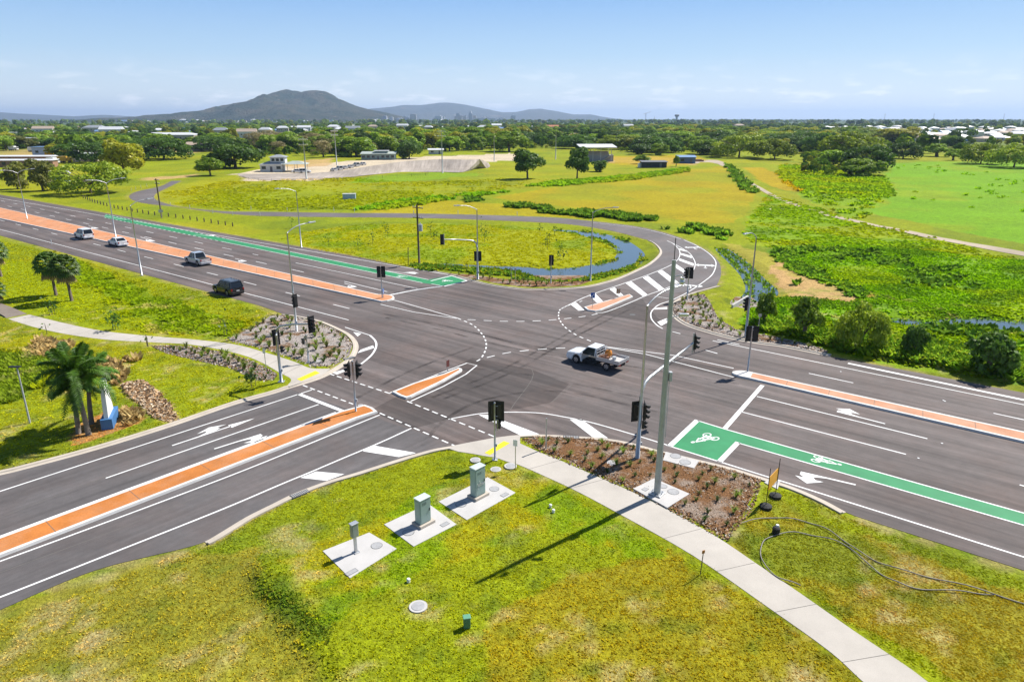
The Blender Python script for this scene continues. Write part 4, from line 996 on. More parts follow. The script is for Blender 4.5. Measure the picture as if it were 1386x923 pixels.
THICK = [PL(q) for q in ([(330,212),(480,213),(560,206),(690,205),(690,184),(330,184)], [(690,203),(850,198),(860,176),(690,176)], [(840,206),(960,208),(1110,201),(1200,197),(1200,178),(840,176)], [(0,212),(90,200),(330,200),(330,184),(0,184)], [(1085,236),(1120,242),(1200,238),(1205,205),(1090,205)])]
mass('undergrowth', 'low bushes filling the gaps under the belts of trees', 7500, 220, 760, -46, 46, 1.8, 5.5, 57, 60, .20, WC+[(0.11, 0.15, 0.014)], avoid=[q for q in OPEN if q is not SANDY]+[SANDY], only=THICK)
mass('distant_woods', 'dark line of tree crowns along the horizon', 2600, 2300, 6500, -46, 46, 8, 18, 52, 50, .30, WC)

# ------------------------------------------------------------------ scrub, reeds and grass
def tufts(name, label, cat, pts, hh, ww, blades, cols, seed, lean=0.35, trans=.3):
    """many small upright blade clumps as one mesh"""
    r = np.random.default_rng(seed); n = len(pts); N = n*blades
    c = np.repeat(pts, blades, 0); h = np.repeat(hh*(.6+.8*r.random(n)), blades)*(.6+.6*r.random(N)); w = np.repeat(ww*(.6+.8*r.random(n)), blades)
    a = r.random(N)*2*PI; off = r.random(N)**.5*w*1.1; b = a+r.normal(size=N)*.8
    base = c+np.stack([np.cos(a)*off, np.sin(a)*off, -0.03*np.ones(N)], 1)
    tip = base+np.stack([np.cos(b)*lean*h, np.sin(b)*lean*h, h], 1)
    t = np.stack([-np.sin(b), np.cos(b), 0*b], 1)*(w*.55)[:, None]
    mid = base*.45+tip*.55+np.stack([0*h, 0*h, h*.08], 1)
    co = np.stack([base-t*.6, base+t*.6, mid+t, tip, mid-t], 1).reshape(-1, 3)
    me = bpy.data.meshes.new(name); me.vertices.add(N*5); me.vertices.foreach_set('co', co.ravel().astype(np.float32))
    idx = np.arange(N)[:, None]*5+np.array([[0, 1, 2, 3, 4]]); me.loops.add(N*5); me.loops.foreach_set('vertex_index', idx.ravel().astype(np.int32))
    me.polygons.add(N); me.polygons.foreach_set('loop_start', np.arange(0, N*5, 5, dtype=np.int32)); me.update()
    cc = np.array(cols)[r.integers(0, len(cols), n)]*(.7+.6*r.random((n, 1))); cc = np.repeat(np.repeat(cc, blades, 0)*(.85+.3*r.random((N, 1))), 5, 0); set_col(me, cc)
    o = mesh_obj(name, me, attr_foliage('blade_leaves', trans)); return tag(o, label, cat, None, 'stuff')
def recolour(o, pts, blades, lo, hi, seed, k=(1, 1, 1)):
    cc = ground_colour(pts[:, 0], pts[:, 1])*np.array(k)*(lo+(hi-lo)*np.random.default_rng(seed).random((len(pts), 1))); cc = np.repeat(cc, blades*5, 0)
    o.data.color_attributes['Col'].data.foreach_set('color', np.concatenate([cc, np.ones((len(cc), 1))], 1).astype(np.float32).ravel())
def scatter(poly, n, seed, edge=2.0, dens=None, avoid=()):
    r = np.random.default_rng(seed); xs = [p.x for p in poly]; ys = [p.y for p in poly]; out = np.zeros((0, 2)); pp = [(p.x, p.y) for p in poly]
    for _ in range(30):
        q = np.stack([r.uniform(min(xs), max(xs), n*2), r.uniform(min(ys), max(ys), n*2)], 1)
        ej = (fbm(q[:, 0]*.35, q[:, 1]*.35, 91)-.5)*2*edge
        k = inside(q[:, 0]+ej, q[:, 1]+ej*.6, pp) & ~inside(q[:, 0], q[:, 1], ROADXY)
        for a in avoid: k &= ~inside(q[:, 0], q[:, 1], [(p.x, p.y) for p in a])
        if dens is not None: k &= r.random(len(q)) < dens(q[:, 0], q[:, 1])
        out = np.concatenate([out, q[k]]);
        if len(out) >= n: break
    out = out[:n]; return np.concatenate([out, hgt(out[:, 0], out[:, 1])[:, None]], 1)
WATERS = (CANAL, CREEK, POND); PAVED = (PATH_E_POLY, PATH_W_POLY, BED_SE, BED_NW, BED_W)
LG = [(0.125, 0.225, 0.012), (0.16, 0.245, 0.013), (0.095, 0.18, 0.012), (0.185, 0.235, 0.014)]
DG = [(0.055, 0.11, 0.011), (0.075, 0.135, 0.012), (0.095, 0.16, 0.012)]
YG = [(0.20, 0.20, 0.010), (0.165, 0.195, 0.010), (0.235, 0.19, 0.02), (0.13, 0.18, 0.010)]
clump = lambda s, lo, hi, f: (lambda x, y: sstep(lo, hi, fbm(x*f, y*f, s)))
pts_ = scatter(REEDS, 24000, 61, avoid=WATERS+(DIRT, DRYBANK), dens=lambda x, y: .15+.85*sstep(.38, .6, fbm(x*.12, y*.12, 5)))
o = tufts('reeds', 'tall bright green reeds and creepers beyond the eastern road', 'reeds', pts_, .22, .22, 5, [(1, 1, 1)], 61, 1.0, .45); recolour(o, pts_, 5, 0.84, 1.13, 61, (1.25, 1.18, .85))
tufts('swamp_shrubs', 'dark leafy clumps along the edge of the reeds', 'reeds', scatter(REEDS, 300, 62, avoid=WATERS, dens=clump(15, .58, .68, .10)), .55, .40, 12, DG+LG[:1], 62, .9, .4)
line_a = PL([(1040,345),(1060,348),(1090,360),(1130,376),(1185,398),(1180,404),(1150,400),(1120,386),(1080,370),(1050,356)])
tufts('bank_shrubs', 'leafy shrubs along the top of the bare earth bank', 'shrubs', scatter(line_a, 260, 63, edge=2), .42, .32, 12, LG[:3]+DG[:1], 63, .8, .45)
line_r = PL([(1010,440),(1060,455),(1130,475),(1230,492),(1386,512),(1600,545),(1600,500),(1386,485),(1240,470),(1120,452),(1050,438)])
tufts('verge_reeds', 'dense reeds beside the eastern road verge', 'reeds', scatter(line_r, 5200, 64, avoid=WATERS), .65, .28, 8, LG+LG+DG[1:2], 64, .9, .45)
hedge = PL([(628,270),(650,271),(700,277),(760,283),(820,291),(870,295),(866,300),(800,295),(740,288),(690,281),(640,275)])
tufts('hedge_shrubs', 'dark shrubs lining the drain across the paddock', 'shrubs', scatter(hedge, 420, 65, edge=3, dens=clump(5, .42, .58, .15)), .9, .6, 12, DG+LG[2:3], 65, .6)
ridge = PL([(462,287),(520,277),(600,266),(680,256),(760,246),(860,238),(930,228),(930,233),(860,243),(760,252),(680,262),(610,270),(540,281),(470,291)])
pts_ = scatter(ridge, 1500, 66, dens=clump(6, .38, .6, .05))
o = tufts('ridge_grass', 'long tussocky grass along the ditch across the paddock', 'grass', pts_, .7, .8, 8, [(1, 1, 1)], 66, 1.0, .45); recolour(o, pts_, 8, 0.84, 1.13, 66, (.75, 1.2, 1))
hedge2 = PL([(866,293),(905,299),(935,307),(990,318),(985,324),(930,317),(880,304)])
tufts('drain_shrubs', 'dark shrubs beside the slip road bend', 'shrubs', scatter(hedge2, 200, 67, edge=3, dens=clump(25, .4, .6, .15)), .8, .55, 12, DG+LG[:1], 67, .6)
hedge3 = PL([(983,222),(990,226),(1000,236),(1012,250),(1026,262),(1016,262),(1000,250),(990,238)])
tufts('track_hedge', 'dark low hedge along the gravel track', 'shrubs', scatter(hedge3, 260, 68, edge=3), .9, .6, 12, DG+LG[2:3], 68, .6)
plain = PL([(1060,222),(1100,226),(1200,240),(1210,262),(1160,300),(1080,262),(1050,236)])
pts_ = scatter(plain, 1900, 69, dens=lambda x, y: .25+.75*clump(7, .42, .6, .04)(x, y))
o = tufts('paddock_scrub', 'bright scrub patches between the track and the tree clump', 'shrubs', pts_, .6, .6, 9, [(1, 1, 1)], 69, 1.0, .45); recolour(o, pts_, 9, 0.84, 1.13, 69, (1.25, 1.18, .85))
wild = PL([(1040,262),(1164,300),(1290,330),(1386,350),(1500,372),(1500,395),(1386,356),(1250,340),(1130,332),(1045,335),(1000,318)])
pts_ = scatter(wild, 1500, 70, dens=lambda x, y: .3+.7*clump(8, .4, .6, .1)(x, y))
o = tufts('rough_grass', 'rough ungrazed grass beside the gravel track', 'grass', pts_, .25, .5, 7, [(1, 1, 1)], 70, 1.0, .45); recolour(o, pts_, 7, 0.84, 1.13, 70, (1.25, 1.18, .85))
plain2 = PL([(1195,262),(1210,222),(1390,228),(1600,250),(1600,370),(1390,335),(1290,316),(1170,292)])
pts_ = scatter(plain2, 110, 71, dens=clump(9, .5, .75, .05))
o = tufts('plain_tussocks', 'scattered darker tussocks on the green plain', 'grass', pts_, .6, .6, 9, [(1, 1, 1)], 71, .9, .45); recolour(o, pts_, 9, 0.84, 1.13, 71, (1.25, 1.18, .85))
oval = PL([(230,262),(300,245),(460,240),(560,248),(700,240),(760,246),(640,262),(560,274),(470,284),(330,286),(250,278)])
pts_ = scatter(oval, 2600, 72, edge=6, dens=lambda x, y: .1+.9*clump(3, .45, .62, .05)(x, y))
o = tufts('paddock_grass', 'long green paddock grass inside the slip road', 'grass', pts_, .25, .7, 6, [(1, 1, 1)], 72, 1.1, .45); recolour(o, pts_, 6, 0.84, 1.13, 72, (1.25, 1.18, .85))
pts_ = scatter(REED_W, 2600, 73, edge=3)
o = tufts('reed_bed', 'reed bed behind the palm trees and blue sign', 'reeds', pts_, .32, .16, 6, [(1, 1, 1)], 73, .7, .45); recolour(o, pts_, 6, .7, 1.3, 73, (1.2, 1.15, 1))
pts_ = scatter(SWALE, 1900, 74, edge=4)
o = tufts('swale_grass', 'lush long grass in the drainage swale beside the main road', 'grass', pts_, .24, .24, 6, [(1, 1, 1)], 74, 1.0, .45); recolour(o, pts_, 6, 0.84, 1.13, 74, (1.25, 1.18, .85))
tufts('scarp_grass', 'dark overgrown grass on the terrace edge beside the cabinets', 'grass', scatter(SCARP_P, 420, 75, edge=2.2), .05, .07, 7, DG[1:]+[(.085,.14,.01),(.15,.15,.015)], 75, .8, .4)
island_g = ISLE
pts_ = scatter(ISLE, 3600, 76, edge=3, avoid=WATERS)
o = tufts('island_grass', 'yellowing grass on the ground enclosed by the slip road', 'grass', pts_, .13, .3, 6, [(1, 1, 1)], 76, 1.2, .45); recolour(o, pts_, 6, 0.84, 1.13, 76, (1.25, 1.18, .85))
banks = [P(x, y) for x, y in [(560,357),(660,359),(745,363),(800,358),(846,344),(838,332),(770,311),(745,309),(800,311),(845,322),(872,345),(862,364),(800,380),(740,382),(640,368),(560,364)]]
tufts('bank_reeds', 'dark reeds along the banks of the curved canal', 'reeds', scatter(banks, 1500, 77, avoid=WATERS), .35, .3, 7, DG+LG[2:]+YG[:1], 77, .6, .45)
# mown turf close to the camera
foot = PL([(-30,850),(140,790),(260,742),(330,706),(400,672),(480,645),(600,611),(656,622),(700,634),(780,672),(890,736),(1040,828),(1165,926),(1165,1010),(-30,1010)])
PADS = [PL([(437,748),(500,723),(537,745),(474,785)]), PL([(520,712),(580,684),(618,712),(560,742)]), PL([(594,681),(655,650),(697,669),(632,706)])]
near_d = lambda x, y: np.clip(30/np.hypot(x, y), .3, 1)**1.5
turf = scatter(foot, 30000, 78, avoid=PADS, dens=near_d, edge=0)
gcol = lambda p, k: ground_colour(p[:, 0], p[:, 1])*k*np.array([1.46, 1.27, 1.0])
def turf_obj(name, label, pts, h, w, blades, seed, k=1.0):
    o = tufts(name, label, 'grass', pts, h, w, blades, [(1, 1, 1)], seed, .9, .4)
    cc = np.repeat(gcol(pts, k)*(.55+.78*np.random.default_rng(seed).random((len(pts), 1))), blades*5, 0)
    o.data.color_attributes['Col'].data.foreach_set('color', np.concatenate([cc, np.ones((len(cc), 1))], 1).astype(np.float32).ravel()); return o
turf_obj('grass', 'patchy mown grass on the corner with the cabinets', turf, .055, .075, 5, 78)
foot2 = PL([(992,740),(1030,682),(1035,662),(1075,668),(1120,690),(1160,706),(1275,747),(1386,784),(1480,815),(1480,960),(1290,930),(1230,900),(1160,853),(1085,800),(1030,762)])
turf_obj('dry_grass', 'dry patchy grass between the footpath and the eastern road', scatter(foot2, 11000, 79, edge=0, dens=near_d), .055, .075, 5, 79)
footw = PL([(0,640),(130,603),(233,571),(317,543),(372,526),(340,515),(300,502),(215,475),(60,456),(0,430),(-60,430),(-80,640)])
turf_obj('western_grass', 'green lawn around the palms and blue sign', scatter(footw, 9000, 80, edge=0, avoid=PAVED+(GRAVELDRAIN,)), .07, .10, 5, 80)
footn = PL([(-40,318),(80,343),(188,377),(289,398),(350,420),(380,430),(345,440),(300,458),(200,452),(88,434),(0,405),(-60,390)])
turf_obj('verge_grass', 'yellow-green verge grass below the main road', scatter(footn, 9000, 81, edge=0, avoid=PAVED), .10, .14, 5, 81)

# ------------------------------------------------------------------ mountain, ranges
def ridge_terrain(name, prof, D, depth, seed, rough, m, nx=220, ny=46, foot=0.0):
    """hill from a surveyed skyline (picture column, row) at distance D, with slopes falling to both sides"""
    xs = np.array([p[0] for p in prof], float); ys = np.array([p[1] for p in prof], float)
    wx, wz = [], []
    for a, b in zip(xs, ys):
        u = (a-CX)/F_PX; v = (b-CY)/F_PX; t = D/(math.cos(PITCH)-v*math.sin(PITCH)); wx.append(u*t); wz.append(H-t*(math.sin(PITCH)+v*math.cos(PITCH)))
    gx_ = np.linspace(wx[0], wx[-1], nx); top = np.interp(gx_, wx, wz); top = top*(1+rough*.24*(fbm(gx_/D*90, gx_*0, seed+9, 4)-.5)); k = np.ones(3)/3; top = np.convolve(np.pad(top, 1, 'edge'), k, 'valid')
    t = np.linspace(-1, 1, ny); XX, TT = np.meshgrid(gx_, t); YY = D+TT*depth
    nz = fbm(XX/depth*5, YY/depth*5, seed, 5)-.5; n2 = np.abs(fbm(XX/depth*9, YY/depth*3, seed+5, 4)-.5)
    fall = (1-np.abs(TT)**1.25); fall = np.clip(fall, 0, 1)
    tz = np.maximum(top, 0)[None, :]
    ZZ = tz*fall*(1-rough*2.2*n2*np.clip(np.abs(TT)*3, 0, 1))+tz*nz*rough*np.clip(np.abs(TT)*2.5, 0.12, 1)-4*np.abs(TT)
    me = grid_mesh(name, np.stack([XX.ravel(), YY.ravel(), ZZ.ravel()-2], 1), nx, ny); return mesh_obj(name, me, m, None, 'structure')
def hill_mat(name, c1, c2, sc):
    m, n, l = newmat(name); v = coords(n, l)
    a = mrange(n, l, noise(n, l, v, sc, 6, 0.65), 0.42, 0.62, 0, 1); c = mixcol(n, l, a, c1, c2)
    c = scalecol(n, l, c, mrange(n, l, noise(n, l, v, sc*14, 4, 0.7), 0.3, 0.7, 0.6, 1.4))
    c = mixcol(n, l, mrange(n, l, noise(n, l, v, sc*2.2, 5, 0.7), 0.62, 0.70, 0, 0.7), c, (0.24, 0.175, 0.13))
    finish(n, l, c, 0.95, 0, bumpn(n, l, noise(n, l, v, sc*10, 4), 1.0, 30), 0.1); return m
M_HILL = hill_mat('bush_covered_rock', (0.020, 0.040, 0.022), (0.085, 0.080, 0.050), 0.006)
M_RANGE = hill_mat('distant_forest', (0.03, 0.04, 0.03), (0.05, 0.055, 0.04), 0.0012)
ridge_terrain('mountain', [(150,167),(180,164.5),(200,158),(222,154.5),(255,153),(285,148),(305,145.5),(330,138),(345,134.5),(362,130.5),(376,124.5),(388,121.2),(396,122.5),(408,124),(420,122.3),(436,122.8),(444,126),(455,132),(468,137.5),(485,143.5),(500,148),(520,151.5),(540,157),(556,161),(580,166)], 6000, 1500, 81, .42, M_HILL, 320, 70)
ridge_terrain('hills', [(470,160),(500,147.5),(530,145),(548,142),(570,142.5),(590,139.5),(605,138.6),(630,141.5),(655,147),(680,152),(700,151.5),(716,148),(732,147),(756,151),(775,155),(800,155),(815,158.5),(840,163)], 13500, 2600, 82, .18, M_RANGE)
ridge_terrain('hills', [(-160,160),(-60,152),(-10,151.5),(20,153.5),(50,155),(80,157.5),(105,160),(120,158),(140,155.5),(158,156.5),(175,160),(200,164)], 12500, 2400, 83, .18, M_RANGE)
m, n, l = newmat('air'); pv = n.new('ShaderNodeVolumePrincipled'); o_ = n.new('ShaderNodeOutputMaterial')
pv.inputs['Color'].default_value = (0.55, 0.72, 1.0, 1); pv.inputs['Density'].default_value = 0.000062; pv.inputs['Anisotropy'].default_value = 0.2; l.new(pv.outputs[0], o_.inputs['Volume'])
bm = bmesh.new(); box(bm, 0, 14000, 180, 80000, 40000, 376); hz_ = bobj('haze', bm, m, None, 'stuff'); hz_.location.z = -0.0

# ------------------------------------------------------------------ street lights, signals, poles
M_LAMPGLASS = mat('lamp_glass', (0.55, 0.56, 0.56), 0.25)
M_LENS_R = mat('red_lens', (0.12, 0.008, 0.006), 0.25); M_LENS_A = mat('amber_lens', (0.14, 0.06, 0.006), 0.25); M_LENS_G = mat('green_lens', (0.006, 0.06, 0.03), 0.25)
M_SIGNBLUE = mat('sign_blue', (0.03, 0.12, 0.42), 0.4, 0, 0.05); M_SIGNBACK = mat('sign_back', (0.42, 0.43, 0.44), 0.4, 0.6, 0.08)
M_GREYB = mat('control_box_grey', (0.42, 0.44, 0.46), 0.5)
M_CONCPOLE = mat('spun_pole', (0.36, 0.38, 0.37), 0.6, 0.25, 0.14, 1.5, fine=0.08)
def yaw_to(base, px, py, z):
    """plan direction from a base to whatever is seen at a picture point at height z"""
    q = P(px, py, z); return math.atan2(q.y-base.y, q.x-base.x), math.hypot(q.x-base.x, q.y-base.y)
def street_light(base_px, ytop, arms, label, r0=0.11, rise=0.55):
    """arms: list of (heading in radians, reach)"""
    b = G(*base_px); h = height_at(b, ytop)-b.z
    t = thing('street_light', label, 'street light', b, 0, 'street lights round the junction')
    bm = bmesh.new(); tube(bm, [(0,0,0),(0,0,h*.5),(0,0,h-rise*1.2)], [r0, r0*.75, r0*.5], 10); bobj('pole', bm, M_GALV, t, None, True)
    bm = bmesh.new(); box(bm, 0, 0, .03, .42, .42, .06, .01); 
    for k in range(4): tube(bm, [(.15*(1 if k&1 else -1), .15*(1 if k&2 else -1), .05), (.15*(1 if k&1 else -1), .15*(1 if k&2 else -1), .13)], .02, 6)
    bobj('base_plate', bm, M_GALV, t)
    bm = bmesh.new(); box(bm, 0, r0+.005, .9, .12, .03, .4, .01); bobj('access_panel', bm, M_GREYB, t)
    for a, L in arms:
        d = Vector((math.cos(a), math.sin(a), 0)); pts = [Vector((0,0,h-rise*1.3))+d*(L*s)+Vector((0,0,rise*1.3*(1-(1-s)**2.6))) for s in (0, .06, .14, .25, .4, .6, .8, 1)]
        bm = bmesh.new(); tube(bm, pts, [r0*.5]*3+[r0*.42]*5, 8); am = bobj('outreach_arm', bm, M_GALV, t, None, True)
        R = Matrix.Translation(pts[-1]) @ Matrix.Rotation(a, 4, 'Z') @ Matrix.Rotation(-.06, 4, 'Y')
        bm = bmesh.new(); box(bm, .38, 0, .02, .82, .27, .10, .04); box(bm, .15, 0, .09, .3, .18, .06, .02); bmesh.ops.transform(bm, matrix=R, verts=bm.verts); hd = bobj('lamp_head', bm, M_ALU, t)
        bm = bmesh.new(); box(bm, .45, 0, -.035, .5, .2, .02, .005); bmesh.ops.transform(bm, matrix=R, verts=bm.verts); bobj('diffuser', bm, M_LAMPGLASS, hd)
    return t
RD = math.radians(-39.0); XD = RD+PI/2      # along the main road, across it
def lantern(parent, loc, face, aspects=3, board=True, s=1.0):
    """signal head with backing board, visors and lenses, lamps facing 'face'"""
    T = Matrix.Translation(loc) @ Matrix.Rotation(face, 4, 'Z')
    def fin(bm): bmesh.ops.transform(bm, matrix=T, verts=bm.verts); return bm
    hgt_ = aspects*.34*s
    bm = bmesh.new(); box(bm, .06, 0, 0, .20*s, .32*s, hgt_, .03); hb = bobj('signal_housing', fin(bm), M_BLACK, parent)
    if board: bm = bmesh.new(); box(bm, .03, 0, 0, .02, .62*s, hgt_+.36*s, .005); bobj('backing_board', fin(bm), M_BOARD, hb)
    for k in range(aspects):
        z = hgt_/2-.17*s-.34*s*k
        bm = bmesh.new(); tube(bm, [(.155*s,0,z),(.175*s,0,z)], .115*s, 12); bobj('lens', fin(bm), (M_LENS_R, M_LENS_A, M_LENS_G)[k if aspects == 3 else k*2], hb)
        bm = bmesh.new(); n = 9
        ra = [bm.verts.new((.16*s, .14*s*math.cos(PI*(-.12+1.24*i/n)), z+.14*s*math.sin(PI*(-.12+1.24*i/n)))) for i in range(n+1)]
        rb = [bm.verts.new((.42*s if 1 < i < n-1 else .34*s, .14*s*math.cos(PI*(-.12+1.24*i/n)), z-.03+.14*s*math.sin(PI*(-.12+1.24*i/n)))) for i in range(n+1)]
        for i in range(n): bm.faces.new((ra[i], ra[i+1], rb[i+1], rb[i]))
        bobj('visor', fin(bm), M_BLACK, hb)
    return hb
def bracket(parent, z, rad, a, L):
    bm = bmesh.new()
    for dz in (-.35, .35): tube(bm, [(0,0,z+dz), (L*math.cos(a), L*math.sin(a), z+dz)], .022, 6)
    tube(bm, [(L*math.cos(a), L*math.sin(a), z-.36), (L*math.cos(a), L*math.sin(a), z+.36)], .03, 6); bobj('bracket', bm, M_GALV, parent)
def signal_post(base_px, ytop, heads, label, r=0.07, extras=True, ped=None):
    """heads: (height as share of post, sideways heading, reach, facing, aspects)"""
    b = G(*base_px); b.z = max(b.z, .0); h = height_at(b, ytop)-b.z
    t = thing('traffic_signal', label, 'traffic light', b, 0, 'traffic signal posts of the junction')
    bm = bmesh.new(); tube(bm, [(0,0,-.05),(0,0,h)], [r, r*.85], 10); bobj('post', bm, M_GALV, t, None, True)
    bm = bmesh.new(); tube(bm, [(0,0,h),(0,0,h+.06)], [r*1.15, r*.7], 10); bobj('post_cap', bm, M_GALV, t)
    bm = bmesh.new(); box(bm, 0, 0, .02, .34, .34, .05, .01); bobj('base_plate', bm, M_GALV, t)
    for share, a, L, face, asp in heads:
        z = h*share; lantern(t, (L*math.cos(a), L*math.sin(a), z), face, asp); bracket(t, z, r, a, L)
    if ped:
        z, a, face = ped; lantern(t, (.25*math.cos(a), .25*math.sin(a), z), face, 2, False, .8); bracket(t, z, r, a, .22)
    if extras: bm = bmesh.new(); box(bm, r+.04, 0, 1.05, .09, .12, .22, .02); bobj('push_button', bm, M_GREYB, t)
    return t
def mast_signal(base_px, zarm, end_px, pole_heads, arm_face, label, pole_top=None, r=0.13, ped=None):
    """post with a curved mast arm carrying a lantern at its end"""
    b = G(*base_px); a, L = yaw_to(b, end_px[0], end_px[1], zarm+.4)
    t = thing('mast_arm_signal', label, 'traffic light', b, 0, 'mast arm signals of the junction')
    d = Vector((math.cos(a), math.sin(a), 0)); z0 = zarm-.9
    bm = bmesh.new(); tube(bm, [(0,0,-.05),(0,0,z0*.5),(0,0,z0)], [r, r*.9, r*.8], 12); bobj('post', bm, M_GALV, t, None, True)
    pts = [Vector((0,0,z0)), Vector((0,0,z0+.45))+d*.10, Vector((0,0,zarm-.08))+d*.5, Vector((0,0,zarm+.05))+d*1.1, Vector((0,0,zarm+.25))+d*(L*.6), Vector((0,0,zarm+.4))+d*L]
    bm = bmesh.new(); tube(bm, pts, [r*.8, r*.78, r*.74, r*.7, r*.6, r*.48], 10); bobj('mast_arm', bm, M_GALV, t, None, True)
    bm = bmesh.new(); box(bm, 0, 0, .03, .5, .5, .06, .01); bobj('base_plate', bm, M_GALV, t)
    e_ = pts[-1]; bm = bmesh.new(); tube(bm, [e_+Vector((0,0,-.75)), e_+Vector((0,0,.75))], .05, 8); hg = bobj('drop_tube', bm, M_GALV, t)
    lantern(t, e_+d*.22, arm_face, 3); 
    bm = bmesh.new(); tube(bm, [e_, e_+d*.24], .03, 6); bobj('bracket', bm, M_GALV, t)
    for z, aa, LL, face, asp in pole_heads: lantern(t, (LL*math.cos(aa), LL*math.sin(aa), z), face, asp); bracket(t, z, r, aa, LL)
    if ped: lantern(t, (.25*math.cos(ped[1]), .25*math.sin(ped[1]), ped[0]), ped[2], 2, False, .8)
    bm = bmesh.new(); box(bm, r+.05, 0, 1.05, .09, .12, .22, .02); bobj('push_button', bm, M_GREYB, t)
    return t
west, east, north, south = RD+PI, RD, XD, XD+PI     # headings along and across the main road
street_light((37,297), 230, [(RD+PI*.5, 2.6), (RD-PI*.5, 2.6)], 'double-armed street light in the orange median beyond all the cars')
street_light((157,322), 243, [(RD+PI*.5, 2.6), (RD-PI*.5, 2.6)], 'double-armed street light in the orange median between two white cars')
street_light((192,373), 272, [(XD, 2.4)], 'street light on the grass verge beside the sedan, opposite the palms')
street_light((408,335), 254, [(south-.1, 3.0)], 'street light on the north verge beyond the green bike lane')
street_light((402,449), 306, [(XD, 2.6)], 'street light rising from the mulch bed with a lantern half way up')
street_light((647,379), 277, [(south-.35, 2.6)], 'street light rising behind the mast arm signal at the canal corner')
street_light((799,380), 281, [(-.1, 2.6)], 'street light on the grass tongue inside the slip road by the canal')
street_light((1009,457), 312, [(south, 2.6)], 'street light at the bed beside the culvert creek')
street_light((863,623), 399, [(XD-.15, 2.6)], 'street light standing in the mulch bed beside the tall camera pole', 0.12)
# bare signal posts and mast arms
t = mast_signal((381,518), 5.0, (418,440), [(3.9, west, .05, west-.2, 3)], east, 'mast arm signal by the yellow tactile strip at the western footpath', ped=(2.9, 0, 0))
signal_post((418,492), 454, [], 'short pedestrian post with small black lantern in the western mulch bed', ped=(2.0, PI, PI*.75))
signal_post((402,450.5), 396, [(.80, east, .25, west+.1, 3)], 'signal lantern post beside the street light in the western bed')
signal_post((482,559), 489, [(.84, PI, .24, PI*1.02, 3), (.84, 0, .26, -.05, 3)], 'signal post with two lanterns back to back on the south-western orange median')
signal_post((670,624), 545.5, [(.86, PI, .10, PI*.60, 3), (.86, 0, .30, PI*.42, 3)], 'signal post on the grass corner by the footpath with two backing boards', ped=(2.5, -.4, PI*.4))
signal_post((517.5,404.6), 361, [(.84, PI, .16, PI*.5+.2, 3), (.84, 0, .24, PI*.45, 3)], 'signal post with keep-right plate on the tip of the western orange median', extras=False)
mast_signal((646.5,379), 5.4, (601,325), [(3.2, PI, .12, PI*.5, 3), (3.2, 0, .26, PI*.45, 3)], west-.35, 'mast arm signal at the canal corner beyond the bike box')
signal_post((745.5,385), 347, [(.86, 0, .02, PI*.5, 3)], 'signal post standing between canal and road on the far kerb')
signal_post((929.5,407), 363.5, [(.86, PI, .22, PI*.75, 3), (.86, 0, .22, PI*.32, 3)], 'signal post at the planted corner of the slip road exit')
signal_post((1008,457.5), 403, [(.84, PI, .14, PI*.7, 3)], 'signal post beside the culvert headwall at the creek')
signal_post((1011.7,505), 443, [(.86, PI, .22, PI*.55, 3), (.86, 0, .26, PI*.45, 3)], 'signal post on the white tip of the terracotta median', extras=False)
mast_signal((862.5,622), 5.2, (938,466), [(3.3, PI, .26, PI*.6, 3), (3.3, 0, .22, -.1, 3)], -.15, 'mast arm signal in the mulch bed reaching over the eastern road', r=0.15, ped=(2.5, -.8, -.6))
# tall camera pole
b = G(889,672); b.z = .20; h = height_at(b, 352)-b.z
t = thing('camera_pole', 'very tall grey pole with dome camera standing on a concrete pad by the footpath', 'pole', b)
bm = bmesh.new(); tube(bm, [(0,0,0),(0,0,h*.5),(0,0,h)], [.20,.16,.11], 12); bobj('pole', bm, M_CONCPOLE, t, None, False)
bm = bmesh.new(); box(bm, 0, 0, .04, .75, .75, .08, .02, Matrix.Rotation(RD, 4, 'Z'))
for k in range(8): tube(bm, [(.3*math.cos(k*PI/4), .3*math.sin(k*PI/4), .06), (.3*math.cos(k*PI/4), .3*math.sin(k*PI/4), .17)], .025, 6)
bobj('base_plate', bm, M_GALV, t)
bm = bmesh.new(); tube(bm, [(0,0,h),(0,0,h+1.15)], .022, 6); bobj('antenna', bm, M_BLACK, t)
bm = bmesh.new(); tube(bm, [(0,0,h-.9),(.45,0,h-.8),(.5,0,h-.95)], .035, 8); cb = bobj('camera_bracket', bm, M_GALV, t)
bm = bmesh.new(); bmesh.ops.create_uvsphere(bm, u_segments=14, v_segments=9, radius=.15); bmesh.ops.translate(bm, verts=bm.verts, vec=(.5,0,h-1.18)); tube(bm, [(.5,0,h-1.1),(.5,0,h-.94)], .12, 12); bobj('dome_camera', bm, M_ALU, cb, None, True)
bm = bmesh.new(); tube(bm, [(.1,0,h-3.1),(.75,.1,h-3.0)], .03, 8); box(bm, .75, .1, h-3.0, .5, .2, .16, .03); bobj('traffic_sensor', bm, M_ALU, t)
bm = bmesh.new(); box(bm, .26, 0, h*.53, .18, .26, .55, .03); tube(bm, [(.22,0,h*.53-.2),(.235,0,3.6)], .02, 6); bobj('equipment_box', bm, M_GREYB, t)

